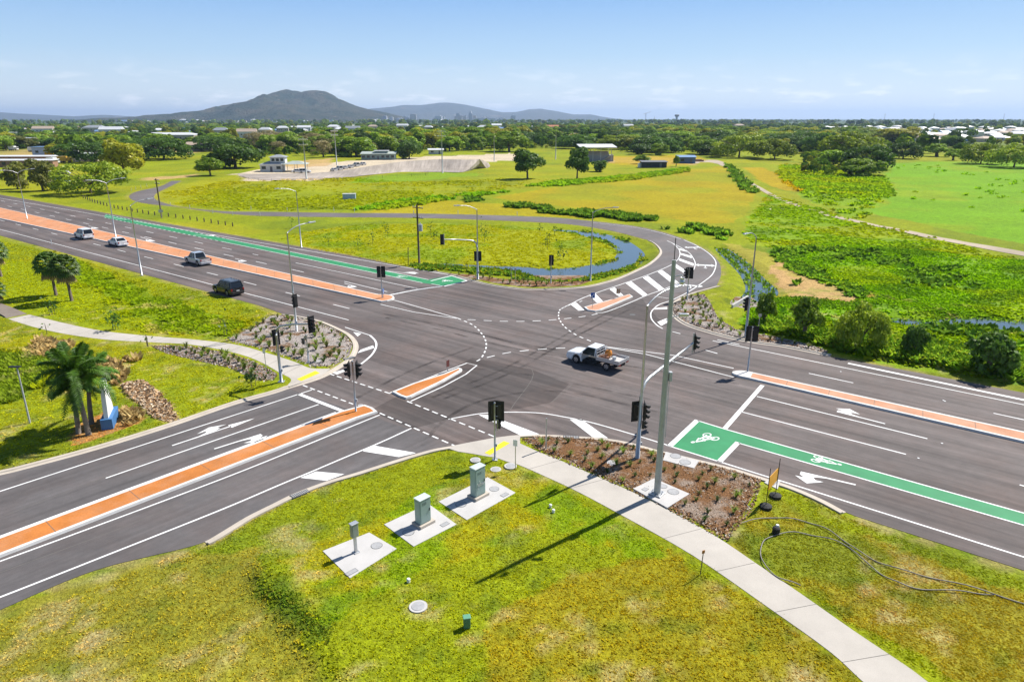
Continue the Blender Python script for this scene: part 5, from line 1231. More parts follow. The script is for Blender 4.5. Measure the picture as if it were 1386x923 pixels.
def sign_post(base_px, ytop, plate, label, face, col=M_SIGNBACK, w=.3, hh=.35, group=None, pr=.03, front=None):
    b = G(*base_px); b.z = max(b.z, 0.0); h = max(.8, height_at(b, ytop)-b.z)
    t = thing('sign_post', label, 'sign', b, face, group)
    bm = bmesh.new(); tube(bm, [(0,0,-.1),(0,0,h)], pr, 8); bobj('post', bm, M_GALV, t)
    if plate:
        bm = bmesh.new(); box(bm, pr+.012, 0, h-hh/2, .012, w, hh, .004); pl = bobj('sign_plate', bm, col, t)
        if front: bm = bmesh.new(); front(bm, pr+.021, h-hh/2, w, hh); bobj('symbol', bm, M_WHITE, pl)
    return t
def keepleft(bm, x, z, w, h):
    tube(bm, [(x, w*.28, z+h*.28), (x, -w*.22, z-h*.22)], .03, 6)
    vs_ = [bm.verts.new((x+.004, a*w, z+c*h)) for a, c in ((-.36,-.36),(-.36,.02),(.02,-.36))]; bm.faces.new(vs_)
sign_post((697.6,636.5), 595, True, 'small blue and white plate on a thin post beside the footpath corner', -1.9, M_WHITE, .28, .42)
sign_post((361,505), 472, True, 'small blue and white plate on a thin post by the western footpath', -1.9, M_WHITE, .28, .42)
sign_post((519,404.5), 391, True, 'white and blue keep-side plate at the tip of the western orange median', -.2, M_SIGNBLUE, .42, .6, None, .03, keepleft)
sign_post((801.7,418.5), 396, True, 'blue keep-side sign on the nose of the small slip road island', -1.5, M_SIGNBLUE, .5, .65, None, .03, keepleft)
sign_post((836.5,405), 391, True, 'tan sign back standing in the middle of the small slip road island', 1.7, mat('sign_tan', (.36,.27,.16), .6), .5, .6)
sign_post((606,503), 487.5, True, 'dark red backed sign on the orange refuge island', -.5, mat('sign_maroon', (.12,.03,.025), .5), .45, .6)
sign_post((739,609), 566, True, 'short grey marker post at the kerb side of the mulch bed', -1.6, M_SIGNBACK, .10, .14, None, .05)
sign_post((692,384), 363, True, 'thin sign post near the canal, left one of the pair', -1.6, M_SIGNBACK, .25, .3)
sign_post((697.5,384), 363, True, 'thin sign post near the canal, right one of the pair', -1.6, M_SIGNBACK, .25, .3)
sign_post((1025,458), 425, True, 'forked grey sign post beside the culvert reeds', -1.6, M_SIGNBACK, .3, .3)
sign_post((219,296), 284, True, 'grey sign board among the timber bollards on the verge', -1.2, M_SIGNBACK, .9, .6)
# orange-tagged stake by the path
b = G(947.5,779); t = thing('survey_stake', 'leaning steel stake with orange-brown tag in dry grass beside the footpath', 'stake', b)
bm = bmesh.new(); tube(bm, [(0,0,-.1),(.06,.03,1.25)], .022, 6); bobj('stake', bm, M_TIMBER, t)
bm = bmesh.new(); box(bm, .062, .028, 1.26, .16, .03, .18, .01, Matrix.Rotation(.4, 4, 'Z')); bobj('tag', bm, mat('tag_orange', (.42,.16,.02), .6), t)
# power poles
def power_pole(px, ytop, can, label, ang=RD):
    b = G(*px); h = height_at(b, ytop)-b.z; t = thing('power_pole', label, 'power pole', b, ang)
    bm = bmesh.new(); tube(bm, [(0,0,-.3),(0,0,h)], [.17,.12], 10); bobj('pole', bm, M_TIMBER, t, None, True)
    for z in ((h-.5, h-2.0) if can else (h-.3, h-1.1)):
        bm = bmesh.new(); box(bm, 0, .16, z, 2.2, .1, .12, .01); ca = bobj('crossarm', bm, M_TIMBER, t)
        for x in (-1, -.45, .45, 1): bm = bmesh.new(); tube(bm, [(x,.16,z+.05),(x,.16,z+.26)], [.05,.035], 8); bobj('insulator', bm, M_WHITE, ca)
    if can:
        bm = bmesh.new(); tube(bm, [(.35,.2,h*.56),(.35,.2,h*.56+1.0)], .32, 14); tube(bm, [(.35,.2,h*.56+1),(.35,.2,h*.56+1.3)], .06, 8); bobj('transformer', bm, M_GREYB, t)
power_pole((567.5,357), 277, True, 'dark timber power pole with transformer can beside the canal paddock'); power_pole((219,295), 242, False, 'timber power pole with two crossarms at the slip road bend')
bm = bmesh.new(); b = G(552.5,358); tube(bm, [b, b+Vector((.1,0,2.6))], .06, 6); tag(bobj('timber_stake', bm, M_TIMBER), 'thin leaning timber stake beside the power pole with the transformer', 'stake')
# floodlight towers at the cycle track
def light_tower(px, ytop, frame, label):
    b = G(*px); h = height_at(b, ytop); t = thing('floodlight_tower', label, 'floodlight', b, 0, 'floodlight towers round the cycle track')
    bm = bmesh.new(); tube(bm, [(0,0,-.2),(0,0,h)], [.28,.14], 10); bobj('mast', bm, M_CONCPOLE, t, None, True)
    if frame:
        for z in (h-.8, h-2.6):
            bm = bmesh.new(); box(bm, 0, -.25, z, 3.4, .12, .12); tube(bm, [(0,0,z),(0,-.25,z)], .06, 6); fr = bobj('lamp_frame', bm, M_GALV, t)
            for k in range(5): bm = bmesh.new(); box(bm, -1.4+.7*k, -.42, z, .5, .25, .5, .05, Matrix.Rotation(.5, 4, 'X')); bobj('floodlight', bm, M_ALU, fr)
light_tower((415,243), 186, True, 'floodlight tower with two lamp rows nearest the clubhouse'); light_tower((456,224), 175, True, 'floodlight tower behind the parked white cars')
light_tower((599,234), 175, True, 'floodlight tower at the foot of the steep banking'); light_tower((669,218), 185, False, 'plain bare mast at the end of the steep banking'); light_tower((752,216), 178, False, 'plain bare mast before the grandstand')

# ------------------------------------------------------------------ cabinets, pads, pits
pad_ang = math.atan2(*(lambda d: (d.y, d.x))(P(655,650)-P(594,681)))
def pad(corners, lids, rects, label, name='concrete_pad', z=.125, group=None):
    q = PL(corners); c = sum(q, Vector())/4; gzz = gz(c); t = thing(name, label, 'concrete pad', (c.x, c.y, 0), 0, group)
    bm = bmesh.new(); prism(bm, [p-c for p in q], -.25, z); bobj('slab', bm, M_PAD, t)
    for px, py, r in lids:
        p = P(px, py)-c; bm = bmesh.new(); disc(bm, (p.x, p.y, z-.02), r, .026); lo = bobj('pit_lid', bm, M_LIDEDGE, t)
        bm = bmesh.new(); disc(bm, (p.x, p.y, z-.01), r-.025, .022); bobj('cover', bm, M_LID, lo)
    for px, py, a_, w, d in rects:
        p = P(px, py)-c; R = Matrix.Rotation(pad_ang+a_, 4, 'Z'); bm = bmesh.new(); box(bm, p.x, p.y, z, w, d, .012, 0, R); lo = bobj('pit_lid', bm, M_LIDEDGE, t)
        bm = bmesh.new(); box(bm, p.x, p.y, z+.004, w-.05, d-.05, .012, 0, R); bobj('cover', bm, M_LID, lo)
    return t
pad([(437,748),(500,723),(537,745),(474,785)], [(510,741,.30)], [(476,777,0,.62,.30)], 'pale concrete slab under the meter box on a post')
pad([(520,712),(580,684),(618,712),(560,742)], [(553,723,.32)], [(602,712,0,.5,.3)], 'pale concrete slab under the middle green cabinet')
pad([(594,681),(660,648),(698,669),(632,706)], [(669,664,.30),(624,685,.32)], [(683,672,0,.5,.3)], 'pale concrete slab under the tallest green cabinet')
pad([(857,665),(885,651),(933,672),(903,691)], [(911,669.5,.34),(897,662,.26)], [(873,666,0,.38,.3)], 'concrete slab under the very tall camera pole', 'pole_pad', .20)
pad([(901,614.5),(946,627),(939,637),(897,626)], [(914,620.5,.36),(927,629,.36)], [], 'concrete slab with two round lids between kerb and mulch bed', 'pit_pad', .19)
pad([(1034,655),(1044,648),(1056,653),(1052,664)], [], [(1046,656,0,.5,.3)], 'small square concrete slab at the kerb behind the roadworks sign', 'pit_pad', .12)
def cabinet(px, wid, dep, hh, label, letters=False):
    b = P(*px); b.z = .125; t = thing('utility_cabinet', label, 'electrical cabinet', b, pad_ang)
    bm = bmesh.new(); box(bm, .03, 0, .08, wid+.30, dep+.30, .16, .01); bobj('plinth', bm, M_CONC, t)
    bm = bmesh.new(); box(bm, 0, 0, .16+hh/2, wid, dep, hh, .02); bobj('body', bm, M_CAB, t)
    bm = bmesh.new(); box(bm, 0, 0, .16+hh+.03, wid+.06, dep+.06, .06, .02); bobj('lid', bm, mat('cabinet_lid', (.50,.56,.55), .4), t)
    bm = bmesh.new(); box(bm, 0, -dep/2-.008, .16+hh*.5, wid*.9, .016, hh*.9, .004); dr = bobj('door', bm, M_CAB, t)
    bm = bmesh.new(); box(bm, wid*.36, -dep/2-.035, .16+hh*.52, .04, .04, .16, .01); bobj('handle', bm, M_BLACK, dr)
    bm = bmesh.new()
    for k in range(5): box(bm, -wid*.1, -dep/2-.019, .16+hh*.80+k*.035, wid*.4, .008, .015)
    bobj('vent', bm, mat('cabinet_vent', (.14,.19,.18), .6), dr)
    bm = bmesh.new(); box(bm, -wid/2-.007, 0, .16+hh*.5, .014, dep*.86, hh*.9, .004); bobj('side_door', bm, M_CAB, t)
    if letters:                                   # looping white spray-paint tag across the door
        def z_(u): return (-.32*wid+u*wid*.72)
        def k_(pts): return [Vector((z_(u), -dep/2-.022, .16+hh*(.30+.20*w))) for u, w in pts]
        bm = bmesh.new()
        for st in ([(0,.9),(.06,.5),(.14,.45),(.2,.9),(.18,.3),(.08,-.1),(.0,.1)], [(.3,1.3),(.3,.4),(.34,.35)], [(.42,.85),(.44,.4),(.52,.4),(.56,.85),(.58,.4)], [(.68,.35),(.68,.8),(.76,.85),(.80,.4)], [(.88,.35),(.88,.8),(.95,.85),(1.0,.55)]): tube(bm, k_(st), .016, 5)
        bobj('spray_paint', bm, M_WHITE, dr)
cabinet((647,674), .78, .46, 1.75, 'tallest pale green cabinet, with white scribble on its door', True); cabinet((573,711), .72, .48, 1.42, 'middle pale green cabinet between the tall one and the meter box')
b = P(482,750); b.z = .125; t = thing('meter_box', 'grey-green meter box raised on a single square post', 'meter box', b, pad_ang)
bm = bmesh.new(); box(bm, 0, 0, .02, .3, .3, .04, .01); bobj('base_plate', bm, M_GALV, t); bm = bmesh.new(); box(bm, 0, 0, .55, .13, .13, 1.1, .01); bobj('post', bm, M_GALV, t)
bm = bmesh.new(); box(bm, 0, 0, 1.30, .36, .24, .74, .02); bx_ = bobj('box', bm, mat('meter_box_green', (.24,.27,.23), .5), t); bm = bmesh.new(); box(bm, 0, -.126, 1.3, .31, .014, .66, .003); bobj('door', bm, mat('meter_box_green', (.24,.27,.23), .5), t)
bm = bmesh.new(); box(bm, 0, 0, 1.69, .42, .30, .04, .01); bobj('roof', bm, M_ALU, t)
bm = bmesh.new(); b = P(632,846); bz = gz(b); box(bm, b.x, b.y, bz+.26, .3, .26, .52, .04, Matrix.Rotation(.2, 4, 'Z')); t = bobj('cable_pillar', bm, mat('pillar_green', (.05,.17,.10), .5)); tag(t, 'little dark green cable pillar standing alone in the lawn', 'cable pillar')
bm = bmesh.new(); box(bm, b.x, b.y, bz+.54, .34, .3, .06, .02, Matrix.Rotation(.2, 4, 'Z')); bobj('cap', bm, mat('pillar_cap', (.10,.27,.17), .5), t)
def lid_obj(px, py, r, label, name='manhole'):
    p = G(px, py); t = thing(name, label, 'manhole', (p.x, p.y, p.z), 0); bm = bmesh.new(); disc(bm, (0,0,-.1), r, .16); bobj('collar', bm, M_PAD, t); bm = bmesh.new(); disc(bm, (0,0,.03), r*.72, .045); bobj('cover', bm, M_LID, t)
lid_obj(566,820,.42,'pale round manhole in the open lawn below the cabinets'); lid_obj(671,636.5,.34,'round pale lid in the grass nearest the tallest cabinet'); lid_obj(643.5,624.5,.34,'round pale lid in the grass at the kerb corner'); lid_obj(691,633,.40,'pale lid shaded by the thin sign post at the path edge')
lid_obj(829,629,.38,'pale lid lying in the mulch by the mast arm signal'); lid_obj(488,549,.22,'small white lid on the orange median beside the signal post'); lid_obj(430,491,.4,'pale lid in the western mulch bed'); lid_obj(921,425,.4,'pale lid in the planted slip road corner')
for px, py, lab in ((905,433,'dark round cover in the asphalt of the slip road mouth'),(856,426,'small dark cover in the asphalt before the slip road island'),(306,362,'small dark cover in the asphalt of the western lanes')):
    p = P(px, py); bm = bmesh.new(); disc(bm, (p.x, p.y, -.02), .34, .032); tag(bobj('road_cover', bm, M_LIDEDGE), lab, 'manhole')
def grate(px, py, ang, label):
    p = P(px, py); t = thing('drain_grate', label, 'drain grate', (p.x, p.y, .07), ang); bm = bmesh.new(); box(bm, 0, 0, 0, 1.1, .42, .1, .01); bobj('frame', bm, M_LIDEDGE, t)
    bm = bmesh.new()
    for k in range(9): box(bm, -.45+.1125*k, 0, .055, .05, .36, .02)
    bobj('bars', bm, M_LID, t)
grate(406,670,A_SW+PI*.52,'storm drain grate in the kerb before the grassy corner'); grate(773,593.5,-.1,'storm drain grate in the kerb beside the mulch bed'); grate(473,486,.9,'storm drain grate in the kerb of the western bed')
p = G(473,269.5); t = thing('utility_box', 'pale blue utility box alone in the long paddock grass', 'electrical box', p, .1); bm = bmesh.new(); box(bm, 0, 0, .7, 3.4, 1.2, 1.4, .04); bobj('body', bm, mat('box_pale_blue', (.35,.45,.60), .5), t); bm = bmesh.new(); box(bm, 0, 0, 1.45, 3.6, 1.4, .12, .03); bobj('lid', bm, M_WHITE, t)
# small white things in the lawn
for px, py, lab in ((749,694,'white capped pipe stub in the lawn near the path'),(745,687,'tiny white peg in the lawn beside the capped pipe stub'),(553,786,'tiny white peg in the turf near the lone manhole')):
    p = G(px, py); bm = bmesh.new(); tube(bm, [(p.x,p.y,p.z-.05),(p.x,p.y,p.z+.16)], [.09,.08], 10); tube(bm, [(p.x,p.y,p.z+.16),(p.x,p.y,p.z+.2)], [.1,.07], 10); tag(bobj('marker_peg', bm, M_WHITE), lab, 'marker peg')
# roadworks sign, its weights, hose
pA, pB = G(1036,689), G(1049,674); cA = (pA+pB)/2
t = thing('roadworks_sign', 'orange roadworks board held between two thin posts in black rubber bases', 'roadworks sign', (cA.x, cA.y, cA.z)); da, db = pA-cA, pB-cA; 
M_ORS = mat('roadworks_orange', (.85,.40,.02), .5, 0, .1)
for d in (da, db):
    bm = bmesh.new(); tube(bm, [d, d+Vector((0,0,2.5))], .022, 6); po = bobj('post', bm, M_BLACK, t)
    bm = bmesh.new(); tube(bm, [d, d+Vector((0,0,.16)), d+Vector((0,0,.24))], [.34,.34,.16], 12); bobj('rubber_base', bm, M_RUBBER, t, None, False)
ux = (db-da); ux.z = 0; L = ux.length; R = Matrix.Rotation(math.atan2(ux.y, ux.x), 4, 'Z')
bm = bmesh.new(); box(bm, 0, .03, 1.5, L+.02, .02, .85, .004, R); pn = bobj('board', bm, M_ORS, t)
bm = bmesh.new(); box(bm, 0, .045, 1.5, L-.1, .012, .70, .002, R); bobj('board_face', bm, mat('roadworks_yellow', (.90,.48,.02), .5, 0, .1), pn)
bm = bmesh.new()
for zz, w_ in ((1.72,.5),(1.55,.62),(1.38,.4)): box(bm, 0, .054, zz, w_, .006, .07, 0, R)
bobj('lettering_bars', bm, M_BLACK, pn)
p = G(1050,722); bm = bmesh.new(); tube(bm, [p, p+Vector((0,0,.34)), p+Vector((0,0,.4))], [.2,.2,.12], 12); t = bobj('sensor_drum', bm, M_RUBBER); tag(t, 'black drum with white cap standing by the looped hose', 'drum'); bm = bmesh.new(); tube(bm, [p+Vector((.08,.1,.4)), p+Vector((.08,.1,.47))], [.1,.08], 10); bobj('cap', bm, M_WHITE, t)
def hose(pts, r, label, c):
    q = S(pts, 6); L_ = [Vector((v.x, v.y, gz(v)+r+.05+.04*math.sin(i*.7))) for i, v in enumerate(q)]; bm = bmesh.new(); tube(bm, L_, r, 6); tag(bobj('hose', bm, c, None, None, True), label, 'hose')
M_HOSE = mat('weathered_hose', (.21,.19,.17), .6, 0, .35, 2)
hose([(1004,711),(1040,703),(1075,704),(1110,713),(1140,731),(1165,749),(1200,766),(1250,780),(1320,797),(1400,822)], .028, 'long weathered black hose lying across the dry grass', M_HOSE)
hose([(1083,796),(1052,784),(1032,764),(1030,742),(1042,728),(1075,722),(1110,728),(1145,739),(1175,765),(1205,785),(1240,797),(1300,801),(1345,806)], .028, 'second weathered hose forming the loop beside the footpath', M_HOSE)
# culvert headwall
a_, b_ = P(991,416), P(1012,403); bm = bmesh.new(); c_ = (a_+b_)/2; d_ = b_-a_
box(bm, c_.x, c_.y, -.05, d_.length, .22, .7, .02, Matrix.Rotation(math.atan2(d_.y, d_.x), 4, 'Z')); tag(bobj('culvert_headwall', bm, M_PAD), 'white concrete culvert headwall where the creek meets the road corner', 'headwall')

# ------------------------------------------------------------------ vehicles
M_GLASS = mat('car_glass', (0.012, 0.015, 0.02), 0.08, 0, 0.05); M_TYRE = mat('tyre', (0.012, 0.012, 0.012), 0.85); M_RIM = mat('rim', (0.5, 0.5, 0.51), 0.3, 0.8)
M_TAIL = mat('tail_lamp', (0.28, 0.012, 0.01), 0.2); M_HEAD = mat('head_lamp', (0.65, 0.66, 0.68), 0.12); M_UNDER = mat('underbody', (0.01, 0.01, 0.01), 0.8); M_PLATE = mat('number_plate', (0.6, 0.6, 0.58), 0.4)
def paint(name, c, metal=0.0, rough=.28): return mat(name, c, rough, metal, 0.03, 1, 0, 1, .5, 0.6)
P_WHITE = paint('paint_white', (.74, .75, .76)); P_SILVER = paint('paint_silver', (.50, .52, .55), .35); P_BLACK = paint('paint_black', (.008, .008, .011)); 
def loft(bm, st, close=True):
    rows = [[bm.verts.new(p) for p in s] for s in st]
    for a, b in zip(rows, rows[1:]):
        for i in range(len(a)-1): bm.faces.new((a[i], a[i+1], b[i+1], b[i]))
    if close: bm.faces.new(rows[0][::-1]); bm.faces.new(rows[-1])
def car(name, label, cat, pt, L, W, belt, roof, axles, deck, cabin, loc, rz, r=.34, group=None, tray=None, rails=False):
    """deck: (x, top height) from tail to nose; cabin: base rear, roof rear, roof front, base front (x positions)"""
    t = thing(name, label, cat, loc, rz, group); x0, x1 = -L/2, L/2
    xs = sorted(set([x0, x0+.12, x1-.14, x1]+[d[0] for d in deck]+[a+dx for a in axles for dx in (-r-.1, -r*.8, -r*.4, 0, r*.4, r*.8, r+.1)])); st = []
    body_x0 = tray[0] if tray else x0
    for x in [v for v in xs if v >= body_x0-1e-6]:
        zt = np.interp(x, [d[0] for d in deck], [d[1] for d in deck]); zb = .26
        for a in axles:
            if abs(x-a) < r+.08: zb = max(zb, r+math.sqrt(max(0, (r+.08)**2-(x-a)**2)))
        e = min(1, (x1-x)/.5); k = .84+.16*math.sqrt(max(e, 0)); er = min(1, (x-x0)/.3); k = min(k, .93+.07*max(er, 0)); w = W/2*k
        st.append([(x, -w*.93, zb), (x, -w, min(zb+.12, zt-.1)), (x, -w, max(zb+.14, zt-.32)), (x, -w*.955, zt-.06), (x, -w*.86, zt), (x, w*.86, zt), (x, w*.955, zt-.06), (x, w, max(zb+.14, zt-.32)), (x, w, min(zb+.12, zt-.1)), (x, w*.93, zb)])
    bm = bmesh.new(); loft(bm, st); bmesh.ops.recalc_face_normals(bm, faces=bm.faces); body = bobj('body', bm, pt, t, None, False)
    bm = bmesh.new(); box(bm, (body_x0+x1)/2, 0, .34, (x1-body_x0)-.25, W*.80, .22); bobj('underbody', bm, M_UNDER, t)
    a, b, c, d = cabin; wb, wt = W*.455, W*.37; zb = belt-.03; ds = lambda x: zb
    bm = bmesh.new()
    lo = [bm.verts.new(p) for p in ((a,-wb,zb),(d,-wb,zb),(d,wb,zb),(a,wb,zb))]; hi = [bm.verts.new(p) for p in ((b,-wt,roof-.04),(c,-wt,roof-.04),(c,wt,roof-.04),(b,wt,roof-.04))]
    for i in range(4): bm.faces.new((lo[i], lo[(i+1) % 4], hi[(i+1) % 4], hi[i]))
    bm.faces.new(hi); bobj('windows', bm, M_GLASS, t)
    bm = bmesh.new(); box(bm, (b+c)/2, 0, roof-.01, (c-b)+.10, wt*2+.06, .07, .03)
    bobj('roof', bm, pt, t)
    bm = bmesh.new()
    for s in (-1, 1):
        tube(bm, [(a,s*wb,zb),(b,s*wt,roof-.02)], .06, 5); tube(bm, [(d,s*wb,zb),(c,s*wt,roof-.02)], .035, 5); xm = b+(c-b)*.5 if tray is None else b+.05; tube(bm, [(xm,s*wb*1.0,zb),(xm,s*wt*1.01,roof-.02)], .04, 5)
        if tray is None and (c-b) > 1.7: tube(bm, [(b+(c-b)*.08-.1,s*wb,zb),(b+(c-b)*.08,s*wt,roof-.02)], .05, 5)
    bobj('pillars', bm, pt, t)
    for ax in axles:
        for s in (-1, 1):
            y = s*(W/2-.10); bm = bmesh.new(); tube(bm, [(ax,y-.11,r),(ax,y-.09,r),(ax,y+.09,r),(ax,y+.11,r)], [r-.03, r, r, r-.03], 20); w_ = bobj('wheel', bm, M_TYRE, t)
            bm = bmesh.new(); yo = y+s*.112; tube(bm, [(ax,yo-.01,r),(ax,yo+.006,r)], [r*.62, r*.56], 16); bobj('rim', bm, M_RIM, w_)
            bm = bmesh.new()
            for q in range(5): an = 2*PI*q/5; box(bm, ax+r*.36*math.cos(an), yo+s*.008, r+r*.36*math.sin(an), .05, .008, .10)
            bobj('rim_gaps', bm, M_UNDER, w_)
    nz = deck[-1][1]
    for s in (-1, 1):
        bm = bmesh.new(); box(bm, x1-.10, s*W*.36, nz-.13, .14, .34, .15, .03); bobj('headlight', bm, M_HEAD, t)
        if not tray: bm = bmesh.new(); box(bm, x0+.02, s*W*.42, np.interp(x0, [q[0] for q in deck], [q[1] for q in deck])-.17, .08, .20, .26, .02); bobj('taillight', bm, M_TAIL, t)
        bm = bmesh.new(); box(bm, d-.25, s*(W/2+.07), belt+.06, .12, .20, .15, .04); bobj('mirror', bm, pt, t)
        bm = bmesh.new(); box(bm, (a+d)/2-.1, s*(W/2+.002), belt-.20, .16, .02, .04, .006); bobj('door_handle', bm, M_UNDER, t)
    bm = bmesh.new(); box(bm, x1-.02, 0, .45, .14, W*.80, .20, .05); bobj('front_bumper', bm, M_UNDER, t)
    bm = bmesh.new(); box(bm, x1-.03, 0, nz-.17, .08, W*.42, .16, .02); bobj('grille', bm, M_UNDER, t)
    if not tray:
        bm = bmesh.new(); box(bm, x0, 0, .46, .14, W*.86, .18, .05); bobj('rear_bumper', bm, pt if pt is not P_BLACK else M_UNDER, t); bm = bmesh.new(); box(bm, x0-.06, 0, .72, .03, .40, .12, .004); bobj('number_plate', bm, M_PLATE, t)
    if rails:
        for s in (-1, 1): bm = bmesh.new(); tube(bm, [(b+.1,s*wt*.9,roof+.08),(c-.2,s*wt*.9,roof+.08)], .025, 6); bobj('roof_rail', bm, M_UNDER, t)
        bm = bmesh.new()
        for q in range(3): box(bm, b+.4+q*.55, 0, roof+.09, .06, wt*1.8, .04)
        bobj('roof_rack', bm, M_ALU, t)
    return t, body
def on_road(near, far, back):                     # stand a car by its two visible wheels: centre and heading
    a, b = P(*near), P(*far); v = (a-b); hd = math.atan2(v.y, v.x); c = (a+b)/2; return c, hd
HW = RD+PI
c, hd = on_road((780.5,491), (820.5,501), 0); n_ = Vector((math.sin(hd), -math.cos(hd), 0))
c = c+n_*.72; c.z = .006
ute, body = car('tray_ute', 'white single-cab ute with flat aluminium tray crossing the junction', 'ute', P_WHITE, 5.3, 1.8, 1.08, 1.74, (-1.62, 1.52), [(-.65,1.08),(.95,1.08),(1.1,1.06),(2.2,.98),(2.55,.90),(2.65,.74)], (-.55,-.42,.45,1.12), c, hd, .37, None, (-.62,))
bm = bmesh.new(); box(bm, -1.72, 0, .83, 2.30, 1.86, .10, .01); tr = bobj('tray', bm, M_ALU, ute)
bm = bmesh.new(); box(bm, -1.72, 0, .884, 2.18, 1.74, .012); bobj('tray_floor', bm, M_PAD, tr)
for s in (-1, 1):
    bm = bmesh.new(); box(bm, -1.72, s*.91, .99, 2.28, .035, .24, .006)
    for k in range(5): box(bm, -2.65+.47*k, s*.932, .99, .05, .02, .24)
    bobj('drop_side', bm, M_ALU, tr)
    bm = bmesh.new(); box(bm, -2.82, s*.66, .70, .08, .34, .12, .01); bobj('taillight', bm, M_TAIL, ute)
bm = bmesh.new(); box(bm, -2.86, 0, .99, .035, 1.84, .24, .006); bobj('tailgate', bm, M_ALU, tr)
bm = bmesh.new()
for s in (-.85, -.3, .3, .85): tube(bm, [(-.60,s,.85),(-.60,s,1.66)], .03, 6)
for z in (1.15, 1.42, 1.66): tube(bm, [(-.60,-.85,z),(-.60,.85,z)], .03, 6)
bobj('headboard', bm, M_ALU, tr)
bm = bmesh.new(); box(bm, -1.6, 0, .60, 2.4, .7, .2); bobj('chassis', bm, M_UNDER, ute)
RT = Matrix.Rotation(hd, 4, 'Z')
def cargo(x, y, z): q = RT @ Vector((x, y, z)); return (c.x+q.x, c.y+q.y, c.z+q.z)
t = thing('cement_mixer', 'orange round drum lying on the tray of the white ute', 'drum', cargo(-1.15,-.25,.91), hd)
bm = bmesh.new(); tube(bm, [(0,0,.06),(0,0,.22),(.03,0,.5),(.06,0,.62)], [.22,.34,.30,.18], 14); bobj('drum', bm, mat('mixer_orange', (.62,.22,.02), .5), t, None, True); bm = bmesh.new(); tube(bm, [(-.3,-.3,.03),(.3,-.3,.03),(.3,.3,.03),(-.3,.3,.03),(-.3,-.3,.03)], .03, 6); bobj('stand', bm, M_BLACK, t)
bm = bmesh.new(); box(bm, 0, 0, .10, .9, .28, .20, .02, Matrix.Rotation(.5, 4, 'Z')); box(bm, .05, .05, .30, .8, .1, .1, .01, Matrix.Rotation(.7, 4, 'Z') @ Matrix.Rotation(.25, 4, 'Y')); o = bobj('timber_offcuts', bm, mat('timber_red', (.26,.12,.07), .8)); o.location = cargo(-1.1,.42,.895); o.rotation_euler = (0,0,hd); tag(o, 'brown timber offcuts piled behind the cab of the white ute', 'timber')
bm = bmesh.new(); tube(bm, [(0,0,0),(0,0,.28)], [.16,.19], 12); o = bobj('bucket', bm, M_GREYB); o.location = cargo(-1.95,.1,.895); tag(o, 'grey bucket standing on the tray of the white ute', 'bucket')
SUVD = [(-2.35,1.02),(-1.2,1.05),(.75,1.05),(1.0,1.04),(1.9,.98),(2.25,.88),(2.38,.70)]
p = P(309,397); p.z = .006; car('off_road_car', 'black boxy off-road car with roof rack driving away by the verge', 'car', P_BLACK, 4.76, 1.86, 1.08, 1.80, (-1.38, 1.36), SUVD, (-2.28,-2.05,.30,.98), p, HW, .39, None, None, True)
p = P(268,357); p.z = .006; u2, _b = car('pickup_ute', 'silver dual-cab ute driving away beside the orange median', 'ute', P_SILVER, 5.2, 1.85, 1.08, 1.80, (-1.60, 1.50), [(-2.6,1.06),(-.95,1.06),(.9,1.06),(1.15,1.04),(2.1,.98),(2.45,.88),(2.6,.70)], (-1.02,-.78,.40,1.08), p, HW, .38)
bm = bmesh.new(); box(bm, -1.82, 0, 1.065, 1.40, 1.42, .03, .01); bobj('tray_cover', bm, M_UNDER, u2)
p = P(114,322.5); p.z = .006; wsuv, _b = car('estate_car', 'white four-wheel-drive estate driving away, leading the traffic on the western road', 'car', P_WHITE, 4.8, 1.88, 1.08, 1.82, (-1.40, 1.38), SUVD, (-2.30,-2.12,.30,1.0), p, HW, .38)
SEDD = [(-2.3,.96),(-1.5,.98),(.85,.94),(1.1,.93),(1.9,.84),(2.2,.76),(2.32,.62)]
p = P(160,332.5); p.z = .006; wsed, _b = car('sedan', 'white sedan driving away behind the four-wheel-drive estate', 'car', P_WHITE, 4.6, 1.78, .95, 1.42, (-1.32, 1.34), SEDD, (-1.75,-1.05,.25,1.05), p, HW, .32)
for o in (wsuv, wsed): index_kids(o)
for i, (px, py, rz, src) in enumerate(((452,232,2.2,wsed),(459,230.5,2.2,wsuv),(466,229,2.2,wsed),(474,227.5,2.2,wsed),(482,225.5,2.2,wsuv),(491,224,2.2,wsed),(403,234,.2,wsed),(413,234.5,.2,wsuv))):
    copy_tree(src, G(px, py, .02), rz, 1.0, ('white sedan parked in the row by the cycle track', 'white four-wheel-drive parked in the row by the cycle track')[src is wsuv] if i < 6 else ('white sedan parked under the clubhouse carport', 'white four-wheel-drive parked at the clubhouse carport')[i-6], 'white cars parked at the cycle track')

